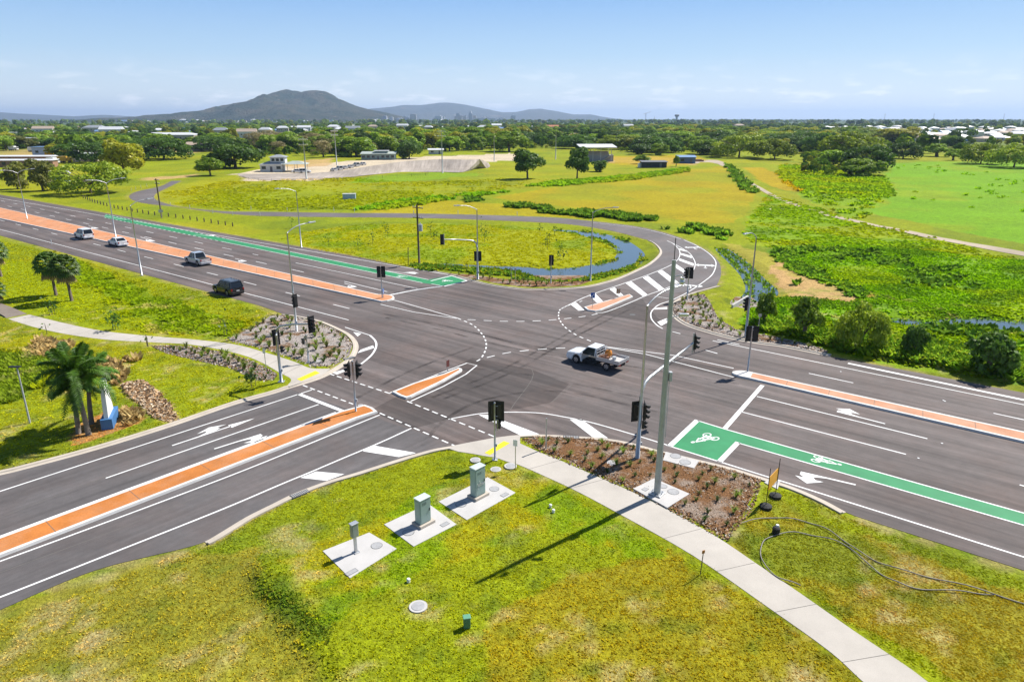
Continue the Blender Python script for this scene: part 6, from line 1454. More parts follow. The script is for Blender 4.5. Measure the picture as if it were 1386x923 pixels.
# ------------------------------------------------------------------ palms and saplings
M_FROND = foliage('palm_frond', (0.045, 0.105, 0.012), (0.075, 0.15, 0.014), .35); M_FAN = foliage('fan_leaf', (0.04, 0.082, 0.012), (0.07, 0.115, 0.014), .35); M_DEADF = foliage('dead_frond', (.22,.16,.07), (.28,.21,.10))
def frond(bm, o, az, el, L, droop, w, n=26, bushy=3):
    d = Vector((math.cos(az), math.sin(az), 0)); pts = []
    for i in range(n+1):
        s = i/n; pts.append(o+d*(L*(s*math.cos(el)*(1-.25*droop*s*s)))+Vector((0,0,L*(s*math.sin(el)-droop*s*s*.75))))
    tube(bm, pts, [.035*(1-.8*i/n) for i in range(n+1)], 4, False)
    for i in range(2, n+1):
        t = (pts[min(i+1, n)]-pts[i-1]).normalized(); sd_ = t.cross(Vector((0,0,1))).normalized(); up = sd_.cross(t); ll = w*math.sin(PI*min(1, .12+.9*i/n))**.6
        for k in range(bushy*2):
            s = 1 if k % 2 else -1; a = (-.5+.9*(k//2)/max(1, bushy-1))+random.uniform(-.25,.25)
            v = (sd_*s*math.cos(a)+up*math.sin(a)+t*.55+Vector((0,0,-.28))).normalized()*ll*random.uniform(.8,1.15); q = t*.045
            bm.faces.new([bm.verts.new(pts[i]-q), bm.verts.new(pts[i]+q), bm.verts.new(pts[i]+v*.6+q*.9), bm.verts.new(pts[i]+v)])
def foxtail(px, ytop_trunk, lean_px, nf, L, label):
    b = G(*px); h = height_at(b, ytop_trunk)-b.z; t = thing('foxtail_palm', label, 'palm', b)
    tx = P(lean_px, ytop_trunk, h); top = Vector((tx.x-b.x, tx.y-b.y, h)); top.y *= .3
    bm = bmesh.new(); pts = [top*s+Vector((0,0,0)) for s in (0,.2,.4,.6,.8,1)]; pts = [Vector((p.x*(.6+.4*i/5), p.y, p.z)) for i, p in enumerate(pts)]; tube(bm, pts, [.20,.17,.165,.15,.13,.10], 10); bobj('trunk', bm, M_PALMBARK, t, None, True)
    tp = pts[-1]; bm = bmesh.new(); tube(bm, [tp-Vector((0,0,.1)), tp+Vector((0,0,.9))], [.12,.06], 8); bobj('crownshaft', bm, M_FROND, t, None, True)
    bm = bmesh.new()
    for k in range(nf):
        az = 2.4*k+random.uniform(-.2,.2); el = 1.25-1.35*(k/nf)+random.uniform(-.1,.1); frond(bm, tp+Vector((0,0,.75)), az, el, L*random.uniform(.85,1.1), .45+.55*(k/nf), .55)
    bobj('fronds', bm, M_FROND, t); return t
foxtail((120,588), 516, 101, 20, 3.6, 'tallest foxtail palm, its trunk nearest the road by the blue sign'); foxtail((124,573), 522, 119, 16, 3.1, 'foxtail palm behind the tallest one, trunk beside the blue sign'); foxtail((107,586), 540, 100, 12, 2.5, 'smallest foxtail palm, thin trunk beneath the tallest palm')
def fanpalm(px, cy_, rpx, label, nl=46):
    b = G(*px); s = mpp(px[1]); R = rpx*s; h = height_at(b, cy_)-b.z; t = thing('fan_palm', label, 'palm', b); lx = random.uniform(-.5,.3)
    bm = bmesh.new(); tube(bm, [(0,0,-.1),(lx*.3,0,h*.5),(lx,0,h)], [.20,.15,.15], 9); bobj('trunk', bm, M_BARK, t, None, True)
    for nm, m_, rng_ in (('leaves', M_FAN, range(nl)), ('dead_leaves', M_DEADF, range(nl, nl+9))):
        bm = bmesh.new()
        for k in rng_:
            az = 2.4*k; el = (1.3-1.9*(k/nl)) if k < nl else -1.0; d = Vector((math.cos(az)*math.cos(el), math.sin(az)*math.cos(el), math.sin(el))); o = Vector((lx,0,h)); e_ = o+d*R*.55
            tube(bm, [o, e_], .02, 3, False); sd_ = d.cross(Vector((0,0,1))).normalized(); up = sd_.cross(d)
            for q in range(9):
                a = -1.25+2.5*q/8; v = (d*math.cos(a)+sd_*math.sin(a)+up*.10*math.cos(a*2)); tip = e_+v*R*.42+Vector((0,0,-R*.20)); mid = e_+v*R*.26; w = sd_*math.cos(a)*.07*R-d*math.sin(a)*.07*R
                bm.faces.new([bm.verts.new(e_), bm.verts.new(mid-w), bm.verts.new(tip), bm.verts.new(mid+w)])
        bobj(nm, bm, m_, t)
    return t
fanpalm((97,406), 362, 22, 'fan palm closest to the footpath, with pale dead leaves hanging'); fanpalm((76,399), 358, 22, 'fan palm just behind the one with dead leaves'); fanpalm((2,375), 340, 20, 'fan palm cut by the edge of the photo above the old path'); fanpalm((-6,412), 392, 17, 'low fan palm cut by the edge of the photo at the old path', 30)
def sapling(px, hh, label, stakes=2, leaves=60, group=None, sp=.35):
    b = G(*px); t = thing('sapling', label, 'sapling', b, random.uniform(0, 6), group); bm = bmesh.new(); tube(bm, [(0,0,-.1),(.05,0,hh*.5),(0,.05,hh)], [.03,.02,.01], 5); bobj('stem', bm, M_BARK, t)
    r = np.random.default_rng(int(px[0]*7+px[1])); p_ = r.normal(size=(leaves, 3))*np.array([sp, sp, hh*.22])+np.array([0, 0, hh*.66]); mesh_obj('leaves', quads_mesh('leaves', p_, r.normal(size=(leaves, 3)), .13, 1, 3), FOL['dark'], t)
    for k in range(stakes): bm = bmesh.new(); tube(bm, [(.35*(1 if k else -1),0,-.1),(.35*(1 if k else -1),.02,1.1)], .025, 5); bobj('stake', bm, M_TIMBER, t)
sapling((157,447), 1.9, 'dark leafy sapling between two stakes above the western footpath', 2, 130); sapling((71,426), 1.8, 'thin sapling by the start of the western footpath, near the fan palms', 2, 50); sapling((341,525), 1.6, 'small staked sapling at the tip of the lower mulch strip', 1, 90); sapling((200,470), 1.2, 'leafless sapling and stakes at the head of the lower mulch strip', 2, 8); sapling((64,452), 1.1, 'nearly bare sapling below the western footpath, near the brush pile', 1, 10); sapling((307,455), 1.9, 'slender sapling at the lower end of the swale', 1, 14)
for px in ((445,333),(504,329),(525,322),(522,313),(583,318),(588,325),(656,328),(652,322),(744,330),(741,338),(750,318),(758,350),(762,350),(731,321),(485,340),(395,309)): sapling(px, random.uniform(1.4, 2.8), 'spindly young tree planted on the yellow ground inside the slip road', 0, 34, 'saplings inside the slip road', .4)

# ------------------------------------------------------------------ garden bed plants, mulch chips, stones
def strappy(h, n, seed, m):
    r = random.Random(seed); bm = bmesh.new()
    for k in range(n):
        az = r.uniform(0, 6.28); ln = r.uniform(.25,.8); L = h*r.uniform(.7,1.15); d = Vector((math.cos(az), math.sin(az), 0)); w = Vector((-d.y, d.x, 0))*.022; b0 = d*.03
        a = [b0-w, b0+w]; c1 = b0+d*L*ln*.35+Vector((0,0,L*.62)); c2 = b0+d*L*ln+Vector((0,0,L*(.85-.3*ln)))
        v0, v1, v2_, v3, v4 = [bm.verts.new(q) for q in (a[0], a[1], c1+w, c2, c1-w)]; bm.faces.new((v0, v1, v2_, v4)); bm.faces.new((v4, v2_, v3))
    return bobj('strappy_plant', bm, m)
M_STRAP = [foliage('strap_green', (.12,.17,.022), (.17,.215,.03)), foliage('strap_olive', (.10,.12,.025), (.15,.16,.035)), foliage('strap_dark', (.04,.065,.015), (.07,.10,.02))]
SP = [strappy(.62, 34, 5, M_STRAP[0]), strappy(.5, 28, 6, M_STRAP[1]), strappy(.45, 26, 7, M_STRAP[2])]
used2 = set()
def plant_bed(poly, n, label, group, seed, sc):
    r = random.Random(seed); q = inset(poly, .45); pts = scatter(q, n*3, seed, edge=0, avoid=[inset(PL(c_), -.35) for c_ in ([(857,666),(885,651),(933,672),(903,691)], [(901,614.5),(946,627),(939,637),(897,626)])]); done = []
    for p in pts:
        if len(done) >= n: break
        if any((p[0]-d[0])**2+(p[1]-d[1])**2 < .55 for d in done): continue
        done.append(p); src = r.choice(SP); z = .12; s_ = r.uniform(.7,1.25)*sc
        kind = {0:'yellow-green strappy plant', 1:'olive strappy plant', 2:'dark strappy plant'}[SP.index(src)]
        if src.name not in used2: used2.add(src.name); o = src; o.location = (p[0], p[1], z); o.scale = (s_,)*3
        else: o = src.copy(); COL.objects.link(o); o.location = (p[0], p[1], z); o.rotation_euler = (0,0,r.uniform(0,6.28)); o.scale = (s_,)*3
        tag(o, kind+' '+label, 'plant', kind+'s '+group)
plant_bed(BED_SE, 58, 'in the brown mulch bed by the tall camera pole', 'in the camera pole bed', 1, .85); plant_bed(BED_NW, 62, 'in the grey mulch bed at the western kerb', 'in the western kerb bed', 2, 1.25); plant_bed(BED_W, 34, 'in the lower mulch strip beside the western footpath', 'in the lower mulch strip', 3, 1.3); plant_bed(BED_NE, 46, 'in the planted corner of the slip road', 'in the slip road corner', 4, 1.2); plant_bed(BED_N, 40, 'in the narrow bed at the canal kerb', 'in the canal kerb bed', 5, 1.0)
def chips(name, label, polys, n, size, cols, seed, z=.13, lump=.5):
    pts = np.concatenate([scatter(p, int(n/len(polys)), seed+i, edge=0) for i, p in enumerate(polys)]); r = np.random.default_rng(seed); pts = pts.copy(); pts[:, 2] = z+.03*r.random(len(pts)); N = len(pts)
    nor = np.stack([r.normal(size=N)*lump, r.normal(size=N)*lump, np.ones(N)], 1); me = quads_mesh(name, pts, nor, size, 1.6, seed); cc = np.array(cols)[r.integers(0, len(cols), N)]*(.6+.8*r.random((N, 1))); set_col(me, np.repeat(cc, 4, 0))
    m_ = MATS.get('chips')
    if not m_:
        m_, n_, l_ = newmat('chips'); at_ = n_.new('ShaderNodeAttribute'); at_.attribute_name = 'Col'; finish(n_, l_, at_.outputs['Color'], .95, 0, None, .1); MATS['chips'] = m_
    tag(mesh_obj(name, me, m_), label, 'mulch', None, 'stuff')
chips('bark_mulch', 'brown and grey bark chips in the bed by the camera pole', [BED_SE], 9000, .05, [(.25,.13,.055),(.31,.20,.12),(.15,.075,.035),(.40,.34,.28),(.23,.12,.05)], 5)
chips('stony_mulch', 'grey stones and chips in the western and slip road beds', [BED_NW, BED_W, BED_NE], 12000, .07, [(.42,.37,.34),(.32,.27,.24),(.24,.14,.08),(.48,.43,.40),(.30,.18,.10)], 6, .11, .7)
chips('drain_stones', 'pale rock lining of the drain across the western lawn', [GRAVELDRAIN], 1500, .09, [(.46,.31,.18),(.38,.23,.12),(.50,.40,.29)], 7, .06, .8)
tufts('brush_pile', 'dry straw-coloured grass clumps beside the reed bed and the sign mulch', 'dry grass', np.concatenate([scatter(BRUSH_A, 110, 8), scatter(BRUSH_B, 110, 9), scatter(PL([(168,560),(185,556),(192,566),(175,575)]), 26, 10, edge=0)]), .5, .28, 10, [(.30,.22,.09),(.36,.27,.12),(.22,.15,.06)], 11, .7)

r__ = np.random.default_rng(12); ep = []
for q in (PATH_E[0], PATH_W[1]):
    for p, d in walk(q, .07): k = r__.normal()*.07; ep.append((p.x-d.y*k, p.y+d.x*k, .075))
ep = np.array(ep); turf_obj('edge_grass', 'grass creeping over the edges of the footpaths', ep, .06, .06, 4, 88)
cp = []
for w_, n_ in ((CREEK, 2), (POND, 1)):
    for p, d in walk(w_+[w_[0]], .5):
        for _ in range(n_): k = r__.normal()*.35; cp.append((p.x-d.y*k, p.y+d.x*k, Z_W+max(0, abs(k)-.2)*.2))
tufts('water_reeds', 'reeds growing in and beside the creek and pond', 'reeds', np.array(cp), .26, .18, 6, LG+DG, 89, .5, .45)
# ------------------------------------------------------------------ sign monument, path lamp, rails and posts
b = P(150,572); hdg = math.atan2(*(lambda d: (d.y, d.x))(P(158,556)-P(146,582))); t = thing('entrance_sign', 'tall white sign blade on a blue block beside the foxtail palms', 'sign', (b.x, b.y, 0), hdg)
bm = bmesh.new(); box(bm, 0, 0, .32, 2.5, .75, .9, .02); bobj('plinth', bm, mat('sign_plinth_blue', (.05,.16,.36), .6), t)
bm = bmesh.new()
for y in (-.13, .13): pass
pr_ = [(-1.05,.77),(.95,.77),(.35,3.35),(-.45,3.35)]; f0 = [bm.verts.new((x,-.14,z)) for x, z in pr_]; f1 = [bm.verts.new((x,.14,z)) for x, z in pr_]; bm.faces.new(f0); bm.faces.new(f1[::-1])
for i in range(4): bm.faces.new((f0[i], f1[i], f1[(i+1) % 4], f0[(i+1) % 4]))
bmesh.ops.recalc_face_normals(bm, faces=bm.faces); bl = bobj('blade', bm, M_WHITE, t)
bm = bmesh.new()
for k in range(4): box(bm, -.05, .147, 1.3+.4*k, .9-.14*k, .008, .16)
bobj('face_panels', bm, mat('sign_face_blue', (.10,.22,.42), .5), bl)
b = G(40.5,572); h = height_at(b, 497)-b.z; t = thing('path_lamp', 'slim grey lamp post with flat head on the lawn by the reed bed', 'lamp post', b)
bm = bmesh.new(); tube(bm, [(0,0,-.1),(0,0,h)], [.07,.045], 8); bobj('post', bm, M_GREYB, t); bm = bmesh.new(); box(bm, -.15, 0, h+.03, .8, .3, .07, .02); bobj('lamp_head', bm, M_BLACK, t)
def post_mesh(name, r, h, m, cap=None):
    bm = bmesh.new(); tube(bm, [(0,0,-.1),(0,0,h)], [r, r*.9], 8); o = bobj(name, bm, m); return o
q = S([(113,269),(133,276),(160,283),(187,288),(213,292),(247,296),(283,301),(315,306)], 4); src = None
for i, (p, d) in enumerate(walk(q, length(q)/30)):
    if src is None: o = src = post_mesh('bollard', .13, .85, M_TIMBER)
    else: o = src.copy(); COL.objects.link(o)
    o.location = (p.x, p.y, gz(p)); tag(o, 'dark timber bollard in the row between main road and slip road', 'bollard', 'timber bollards on the verge')
src = None
for px in [(178,259),(184,257),(191,255),(199,253),(209,271),(216,274),(231,279),(257,282.5),(288,288.5),(315,291.5),(340,284.5),(389,286),(352,292.5),(452,286),(70,331),(480,287),(560,290),(620,290),(700,292)]:
    if src is None:
        bm = bmesh.new(); box(bm, 0, 0, .45, .12, .05, 1.0, .01); o = src = bobj('guide_post', bm, M_WHITE)
    else: o = src.copy(); COL.objects.link(o)
    p = G(*px); o.location = p; tag(o, 'white plastic guide post along the edge of the slip road', 'guide post', 'white guide posts')
# small road studs are part of the markings; tyre scuffs across the junction
bm = bmesh.new()
for pts in ([(520,425),(600,441),(690,462),(790,480)], [(522,430),(598,447),(688,470),(786,487)], [(600,540),(690,505),(780,455),(860,415)], [(585,538),(680,500),(768,452),(845,412)], [(640,470),(560,500),(480,540)], [(1000,520),(880,500),(760,480),(640,450)], [(900,545),(780,520),(660,500),(560,505)], [(560,620),(600,570),(660,540),(760,530),(900,560)]): ribbon(bm, S(pts), .34, .0075)
bsm = bmesh.new()
for pts in ([(470,418),(620,452),(800,498),(1000,548),(1386,650)], [(560,392),(760,428),(880,446),(1060,478)], [(720,552),(745,545),(775,520)], [(690,556),(720,500),(640,484)], [(0,700),(200,624),(400,550)], [(0,775),(200,700),(440,600)], [(0,303),(200,350),(400,408)]): ribbon(bsm, S(pts), .05, .0065)
bobj('asphalt_seams', bsm, M_JOINT, None, 'structure')
m, n, l = newmat('tyre_rubber_marks'); v = coords(n, l); pz = finish(n, l, (.045,.039,.037), .8, 0, None, .2); l.new(mrange(n, l, noise(n, l, v, .45, 4), .40, .70, 0, .55), pz.inputs['Alpha']); bobj('tyre_scuff_marks', bm, m, None, 'structure')

# ------------------------------------------------------------------ cycle track, buildings
bot = PL([(322,238),(345,243),(380,244),(420,244),(462,241.5),(495,237.5),(545,233.5),(595,233),(628,233),(655,225)]); tops = [(322,235.5,.2),(345,236,.3),(380,235.5,.4),(420,235,.8),(462,231.5,1.6),(502,225,2.8),(549,218.5,3.8),(595,216,4.2),(648,216,4.2),(660,221,.15)]
bm = bmesh.new(); A_ = spline(bot, 5); B_ = spline([P(x, y, z) for x, y, z in tops], 5); Z_ = np.interp(np.linspace(0, 1, len(B_)), np.linspace(0, 1, len(tops)), [q_[2] for q_ in tops])
cols_ = []
for i, (a, b2) in enumerate(zip(A_, B_)):
    out = (b2-a).normalized() if (b2-a).length > .1 else Vector((0,1,0))
    cols_.append([(a.x, a.y, .03)]+[(a.x+(b2.x-a.x)*s, a.y+(b2.y-a.y)*s, .03+Z_[i]*s**1.5) for s in (.25,.5,.75,1)]+[(b2.x+out.x*1.2, b2.y+out.y*1.2, Z_[i]), (b2.x+out.x*9, b2.y+out.y*9, -.2)])
loft(bm, cols_, False); bmesh.ops.recalc_face_normals(bm, faces=bm.faces)
m, n, l = newmat('weathered_track_concrete'); v = coords(n, l); v2_ = coords(n, l, (1.2, .12, .12)); cc_ = scalecol(n, l, (.36,.31,.265), mul(n, l, mrange(n, l, noise(n, l, v2_, .9, 4), .3, .7, .78, 1.2), mrange(n, l, noise(n, l, v, .06, 4), .35, .65, .75, 1.2))); finish(n, l, cc_, .9, 0, None, .2)
tag(bobj('cycle_track', bm, m), 'banked concrete cycle track curving up behind the paddock', 'cycle track')
t = thing('rail_fence', 'thin dark rail fence along the foot of the cycle track', 'fence', (0,0,0)); fl_ = S([(325,243),(360,246),(420,246.5),(470,244),(520,241),(580,238)], 4); bm = bmesh.new()
for p, d in walk(fl_, 6): tube(bm, [p, p+Vector((0,0,1.1))], .05, 5)
bobj('posts', bm, M_TIMBER, t); bm = bmesh.new(); tube(bm, [p+Vector((0,0,1.05)) for p in fl_], .035, 4); tube(bm, [p+Vector((0,0,.6)) for p in fl_], .03, 4); bobj('rails', bm, M_TIMBER, t)

M_WALLW = mat('wall_white', (.58,.58,.56), .8, 0, .08, .4); M_WALLC = mat('wall_cream', (.50,.43,.33), .8, 0, .1, .4); M_WALLB = mat('wall_brick', (.30,.17,.11), .9, 0, .15, 1); M_WALLG = mat('wall_greygreen', (.22,.29,.27), .8, 0, .1, .5); M_WALLBL = mat('wall_blue', (.09,.15,.26), .7, 0, .1, .5); M_WALLD = mat('wall_dark', (.035,.04,.055), .8)
M_RW = mat('roof_white', (.66,.67,.68), .5, .1, .08, .5); M_RG = mat('roof_grey', (.30,.32,.34), .6, .1, .1, .5); M_RD = mat('roof_dark', (.12,.125,.14), .7, 0, .1, .5); M_RO = mat('roof_terracotta', (.46,.17,.07), .8, 0, .12, .7); M_RT = mat('roof_tan', (.40,.31,.24), .8, 0, .1, .5); M_RB = mat('roof_blue', (.16,.27,.45), .5, .1, .08, .5); M_RL = mat('roof_pale_green', (.38,.42,.38), .6, .1, .08, .5)
M_WIN = mat('window_glass', (.03,.04,.05), .15, 0, .1)
def roof_bm(w, d, h, rise, kind, ov=.5):
    bm = bmesh.new(); x, y = w/2+ov, d/2+ov
    if kind == 'flat': box(bm, 0, 0, h+.12, w+ov*2, d+ov*2, .25, .02); return bm
    if kind == 'skill':
        a = [bm.verts.new(q) for q in ((-x,-y,h),(x,-y,h),(x,y,h+rise),(-x,y,h+rise))]; b_ = [bm.verts.new((q.co.x, q.co.y, q.co.z+.15)) for q in a]
    else:
        r = x-(y if kind == 'hip' else 0); r = max(r, .3); a = None
        e = [bm.verts.new(q) for q in ((-x,-y,h),(x,-y,h),(x,y,h),(-x,y,h))]; t_ = [bm.verts.new((-r,0,h+rise)), bm.verts.new((r,0,h+rise))]
        for f in ((e[0],e[1],t_[1],t_[0]), (e[2],e[3],t_[0],t_[1]), (e[1],e[2],t_[1]), (e[3],e[0],t_[0]), (e[3],e[2],e[1],e[0])): bm.faces.new(f)
        return bm
    for f in ((a[3],a[2],a[1],a[0]), (b_[0],b_[1],b_[2],b_[3])): bm.faces.new(f)
    for i in range(4): bm.faces.new((a[i], a[(i+1) % 4], b_[(i+1) % 4], b_[i]))
    return bm
def building(name, label, cat, loc, rz, w, d, h, rise, kind, wall, roof, group=None, nwin=3, door=True, detail=True):
    t = thing(name, label, cat, loc, rz, group)
    bm = bmesh.new(); box(bm, 0, 0, h/2-.2, w, d, h+.4); bobj('wall', bm, wall, t)
    bobj('roof', roof_bm(w, d, h, rise, kind), roof, t)
    if detail:
        for s in (-1, 1):
            for k in range(nwin):
                x = -w/2+w*(k+.5)/nwin
                if door and k == nwin//2 and s < 0:
                    bm = bmesh.new(); box(bm, x, s*(d/2+.02), 1.05, 1.0, .05, 2.1); bobj('door', bm, M_RD, t); continue
                bm = bmesh.new(); box(bm, x, s*(d/2+.02), h*.56, min(1.7, w/nwin*.6), .05, min(1.3, h*.4)); bobj('window', bm, M_WIN, t)
    return t
def bat(px, py): p = G(px, py); p.z = max(p.z, -.05); return p
# clubhouse: two storeys with a carport wing
t = building('clubhouse', 'white two-storey clubhouse with grey roofs at the cycle track', 'building', bat(370,232), .1, 9.0, 6.5, 2.9, 1.3, 'hip', M_WALLW, M_RG)
bm = bmesh.new(); box(bm, 2.4, 1.0, 4.3, 6.0, 4.6, 3.0); bobj('upper_wall', bm, M_WALLW, t)
bm = roof_bm(6.0, 4.6, 5.8, .9, 'hip', .7); bmesh.ops.translate(bm, verts=bm.verts, vec=(2.4,1.0,0)); bobj('upper_roof', bm, M_RG, t)
for x in (.6, 2.4, 4.2): bm = bmesh.new(); box(bm, x, -1.33, 4.7, 1.2, .05, 1.1); bobj('window', bm, M_WIN, t)
bm = roof_bm(9.5, 7, 3.0, 1.2, 'hip', .4); bmesh.ops.translate(bm, verts=bm.verts, vec=(9.6,-.6,0)); bobj('carport_roof', bm, M_RL, t)
bm = bmesh.new()
for x in (5.4, 9.5, 13.8):
    for y in (-3.6, 2.4): box(bm, x, y, 1.5, .18, .18, 3.0)
bobj('carport_posts', bm, M_WALLW, t)
t = building('pavilion', 'long low grey-green pavilion with pale roofs behind the steep banking', 'building', bat(513,216), .06, 18, 7, 3.0, .9, 'skill', M_WALLG, M_RL, None, 7); bm = bmesh.new(); box(bm, 1.5, .5, 3.9, 7, 4, 1.2); bobj('raised_wall', bm, M_WALLG, t); bm = bmesh.new(); box(bm, 1.5, .5, 4.6, 8, 5, .25); bobj('raised_roof', bm, M_RW, t)
building('shed', 'small white shed roof in the trees at the end of the pavilion', 'shed', bat(590,209), .1, 9, 5, 2.6, .8, 'gable', M_WALLW, M_RW, None, 2)
building('hall', 'white-roofed hall among trees beyond the banking', 'building', bat(612,199), .25, 22, 12, 4, 1.6, 'gable', M_WALLW, M_RW); building('shed', 'pale blue-grey box shed beside the white-roofed hall', 'shed', bat(640,203), .25, 13, 8, 4.4, .3, 'flat', mat('wall_pale_blue', (.36,.43,.50), .7), M_RG, None, 2)
# grandstand
t = thing('grandstand', 'small grandstand with flat grey roof and diagonal stair in the far paddock', 'grandstand', bat(812,219), .08)
bm = bmesh.new(); box(bm, 0, 3, 1.6, 14, 6, 3.2); bobj('wall', bm, mat('wall_grey_block', (.30,.31,.33), .8), t)
bm = bmesh.new()
for k in range(6): box(bm, -1, 1.0+k*1.0, 3.2+k*.32, 12, 1.0, .64)
bobj('tiers', bm, M_CONC, t)
bm = bmesh.new(); box(bm, -1.5, 2.4, 7.7, 19, 12, .4, .05, Matrix.Rotation(.10, 4, 'X')); bobj('roof', bm, M_RW, t)
bm = bmesh.new()
for x in (-8, -4, 0, 5.5):
    for y in (-1.4, 6): box(bm, x, y, 3.7, .25, .25, 7.4)
bobj('columns', bm, M_WALLW, t)
bm = bmesh.new()
for k in range(12): box(bm, .2+k*.55, -.55, .15+k*.31, .6, 1.2, .32)
bobj('stair', bm, M_PAD, t); bm = bmesh.new(); box(bm, -9.5, 1, 1.6, 6, 3, 2.0, .1); bobj('green_awning', bm, mat('awning_green', (.05,.35,.06), .7), t)
building('shed', 'little blue tin shed at the head of the gravel track', 'shed', bat(928,221), -.05, 8.5, 5, 2.9, .7, 'skill', M_WALLBL, M_RB, None, 2); building('shed', 'dark long shed half hidden by a small tree in the far paddock', 'shed', bat(884,227), .05, 11, 5, 2.4, .4, 'skill', M_WALLD, M_RD, None, 2)
bm = bmesh.new(); p = bat(866,227); tube(bm, [p, p+Vector((0,0,1.7)), p+Vector((0,0,2.0))], [1.0,1.0,.5], 14); tag(bobj('water_tank', bm, M_WHITE), 'white water tank beside the dark long shed', 'tank'); 
bm = bmesh.new(); p = bat(944,219); box(bm, p.x, p.y, .6, 4, 1.6, 1.2, .1, Matrix.Rotation(.2, 4, 'Z')); box(bm, p.x+2.4, p.y, .5, 1.5, 1.4, .9, .1); tag(bobj('scrap_pile', bm, M_WALLB), 'rusty scrap heap beside the little blue tin shed', 'scrap')
# depots beyond the main road
building('depot', 'long blue-grey depot building with strip windows behind the truck yard', 'depot', bat(18,199), .05, 30, 12, 6, .8, 'skill', mat('wall_bluegrey', (.20,.25,.31), .7), M_RG, None, 8)
building('warehouse', 'blue and white box warehouse in the truck yard', 'warehouse', bat(64,213), .04, 11, 8, 5.6, .3, 'flat', mat('wall_sky', (.34,.44,.60), .6), M_RB, None, 2)
building('rail_shed', 'long white roofed rail shed, nearer of the two', 'shed', bat(28,226), .03, 32, 4, 3.0, .6, 'gable', M_WALLB, M_RW, None, 8); building('rail_shed', 'long white roofed rail shed, farther of the two', 'shed', bat(24,220), .03, 38, 4, 3.0, .6, 'gable', M_WALLB, M_RW, None, 8)
building('cottage', 'grey-roofed cottage beneath the dark trees beside three silos', 'house', bat(120,218), .15, 12, 8, 2.9, 1.5, 'gable', M_WALLC, M_RL); building('cottage', 'pale-roofed hut behind the broad rain tree', 'house', bat(80,246), .3, 6, 5, 2.6, 1.1, 'gable', M_WALLG, M_RW, None, 2)
for i, (px, nm) in enumerate(((103,'first'),(105.5,'middle'),(108,'last'))):
    p = bat(px, 219); bm = bmesh.new(); tube(bm, [p, p+Vector((0,0,8.2)), p+Vector((0,0,8.8))], [.42,.42,.1], 10); tag(bobj('silo', bm, M_WHITE), '%s of three slim white silos beside the grey-roofed cottage' % ('nearest the trucks', 'middle', 'nearest the cottage')[i], 'silo')
M_TRY = mat('truck_yellow', (.55,.33,.02), .5)
for i, (px, py, col, lab) in enumerate(((73,222,M_WHITE,'white truck in the yard beside the long white sheds'),(81,220,M_WHITE,'small white truck in the yard next to the yellow machine'),(19,204,M_WHITE,'white truck parked at the far end of the yard'),(46,206,M_WHITE,'white truck parked before the blue warehouse'),(88,220,M_TRY,'yellow machine parked in the truck yard'),(71,214,M_TRY,'yellow truck behind the white truck in the yard'))):
    p = bat(px, py); t = thing('truck', lab, 'truck', p, random.uniform(-.3,.3), 'trucks in the depot yard'); bm = bmesh.new(); box(bm, -1, 0, 1.9, 4.4, 2.3, 2.3, .05); bobj('body', bm, col, t); bm = bmesh.new(); box(bm, 2.2, 0, 1.5, 1.7, 2.2, 1.9, .25); bobj('cab', bm, col, t); bm = bmesh.new(); box(bm, 3.02, 0, 1.9, .08, 1.9, .7); bobj('windscreen', bm, M_GLASS, t)
    for x in (-2.4, -1.2, 2.2):
        for s in (-1, 1): bm = bmesh.new(); tube(bm, [(x,s*.85,.45),(x,s*1.12,.45)], .45, 12); bobj('wheel', bm, M_TYRE, t)
building('school', 'long white-roofed block with brick walls in the trees below the mountain', 'building', bat(233,192), -.05, 52, 16, 6.5, 2.0, 'hip', M_WALLC, M_RW, None, 10); building('school', 'smaller tan-roofed block in front of the long white-roofed one', 'building', bat(263,204), -.1, 20, 12, 4, 1.8, 'hip', M_WALLC, M_RT, None, 5)
building('hall', 'white roof among trees, between the school and the clubhouse', 'building', bat(296,188), 0, 26, 12, 4.5, 1.6, 'gable', M_WALLW, M_RW, None, 6); building('hall', 'long white roof in the trees behind the truck yard', 'building', bat(105,190), .02, 46, 12, 4.5, 1.4, 'gable', M_WALLW, M_RW, None, 9); building('hall', 'white flat roof at the photo edge behind the depots', 'building', bat(6,187), 0, 34, 14, 6, .5, 'flat', M_WALLG, M_RW, None, 6)
building('terrace_block', 'orange tiled long roof, nearer the city skyline', 'building', bat(705,176.5), .1, 34, 12, 7, 3, 'hip', M_WALLC, M_RO, None, 7); building('terrace_block', 'orange tiled long roof, nearer the grandstand', 'building', bat(745,177), -.05, 42, 12, 7, 3, 'hip', M_WALLC, M_RO, None, 8); building('cottage', 'tan-roofed house in the trees above the grandstand', 'house', bat(776,187), .1, 17, 11, 3.2, 2.2, 'hip', M_WALLW, M_RT); building('cottage', 'white-roofed house near the tan-roofed one above the grandstand', 'house', bat(800,186), 0, 14, 10, 3.2, 1.8, 'gable', M_WALLW, M_RW)
for i, (px, py, wpx) in enumerate(ROOFS):
    wm = wpx*mpp(py)*.95; building('hall', ('white','pale grey','tan','white','white')[i % 5]+'-roofed hall showing through the town trees below the hills', 'building', bat(px, py), random.uniform(-.25,.25), wm, wm*.45, 7, wm*.06+2, ('gable','hip')[i % 2], (M_WALLW, M_WALLC)[i % 2], (M_RW, M_RG, M_RT, M_RW, M_RW)[i % 5], ('white','pale grey','tan','white','white')[i % 5]+'-roofed halls in the town', 6)
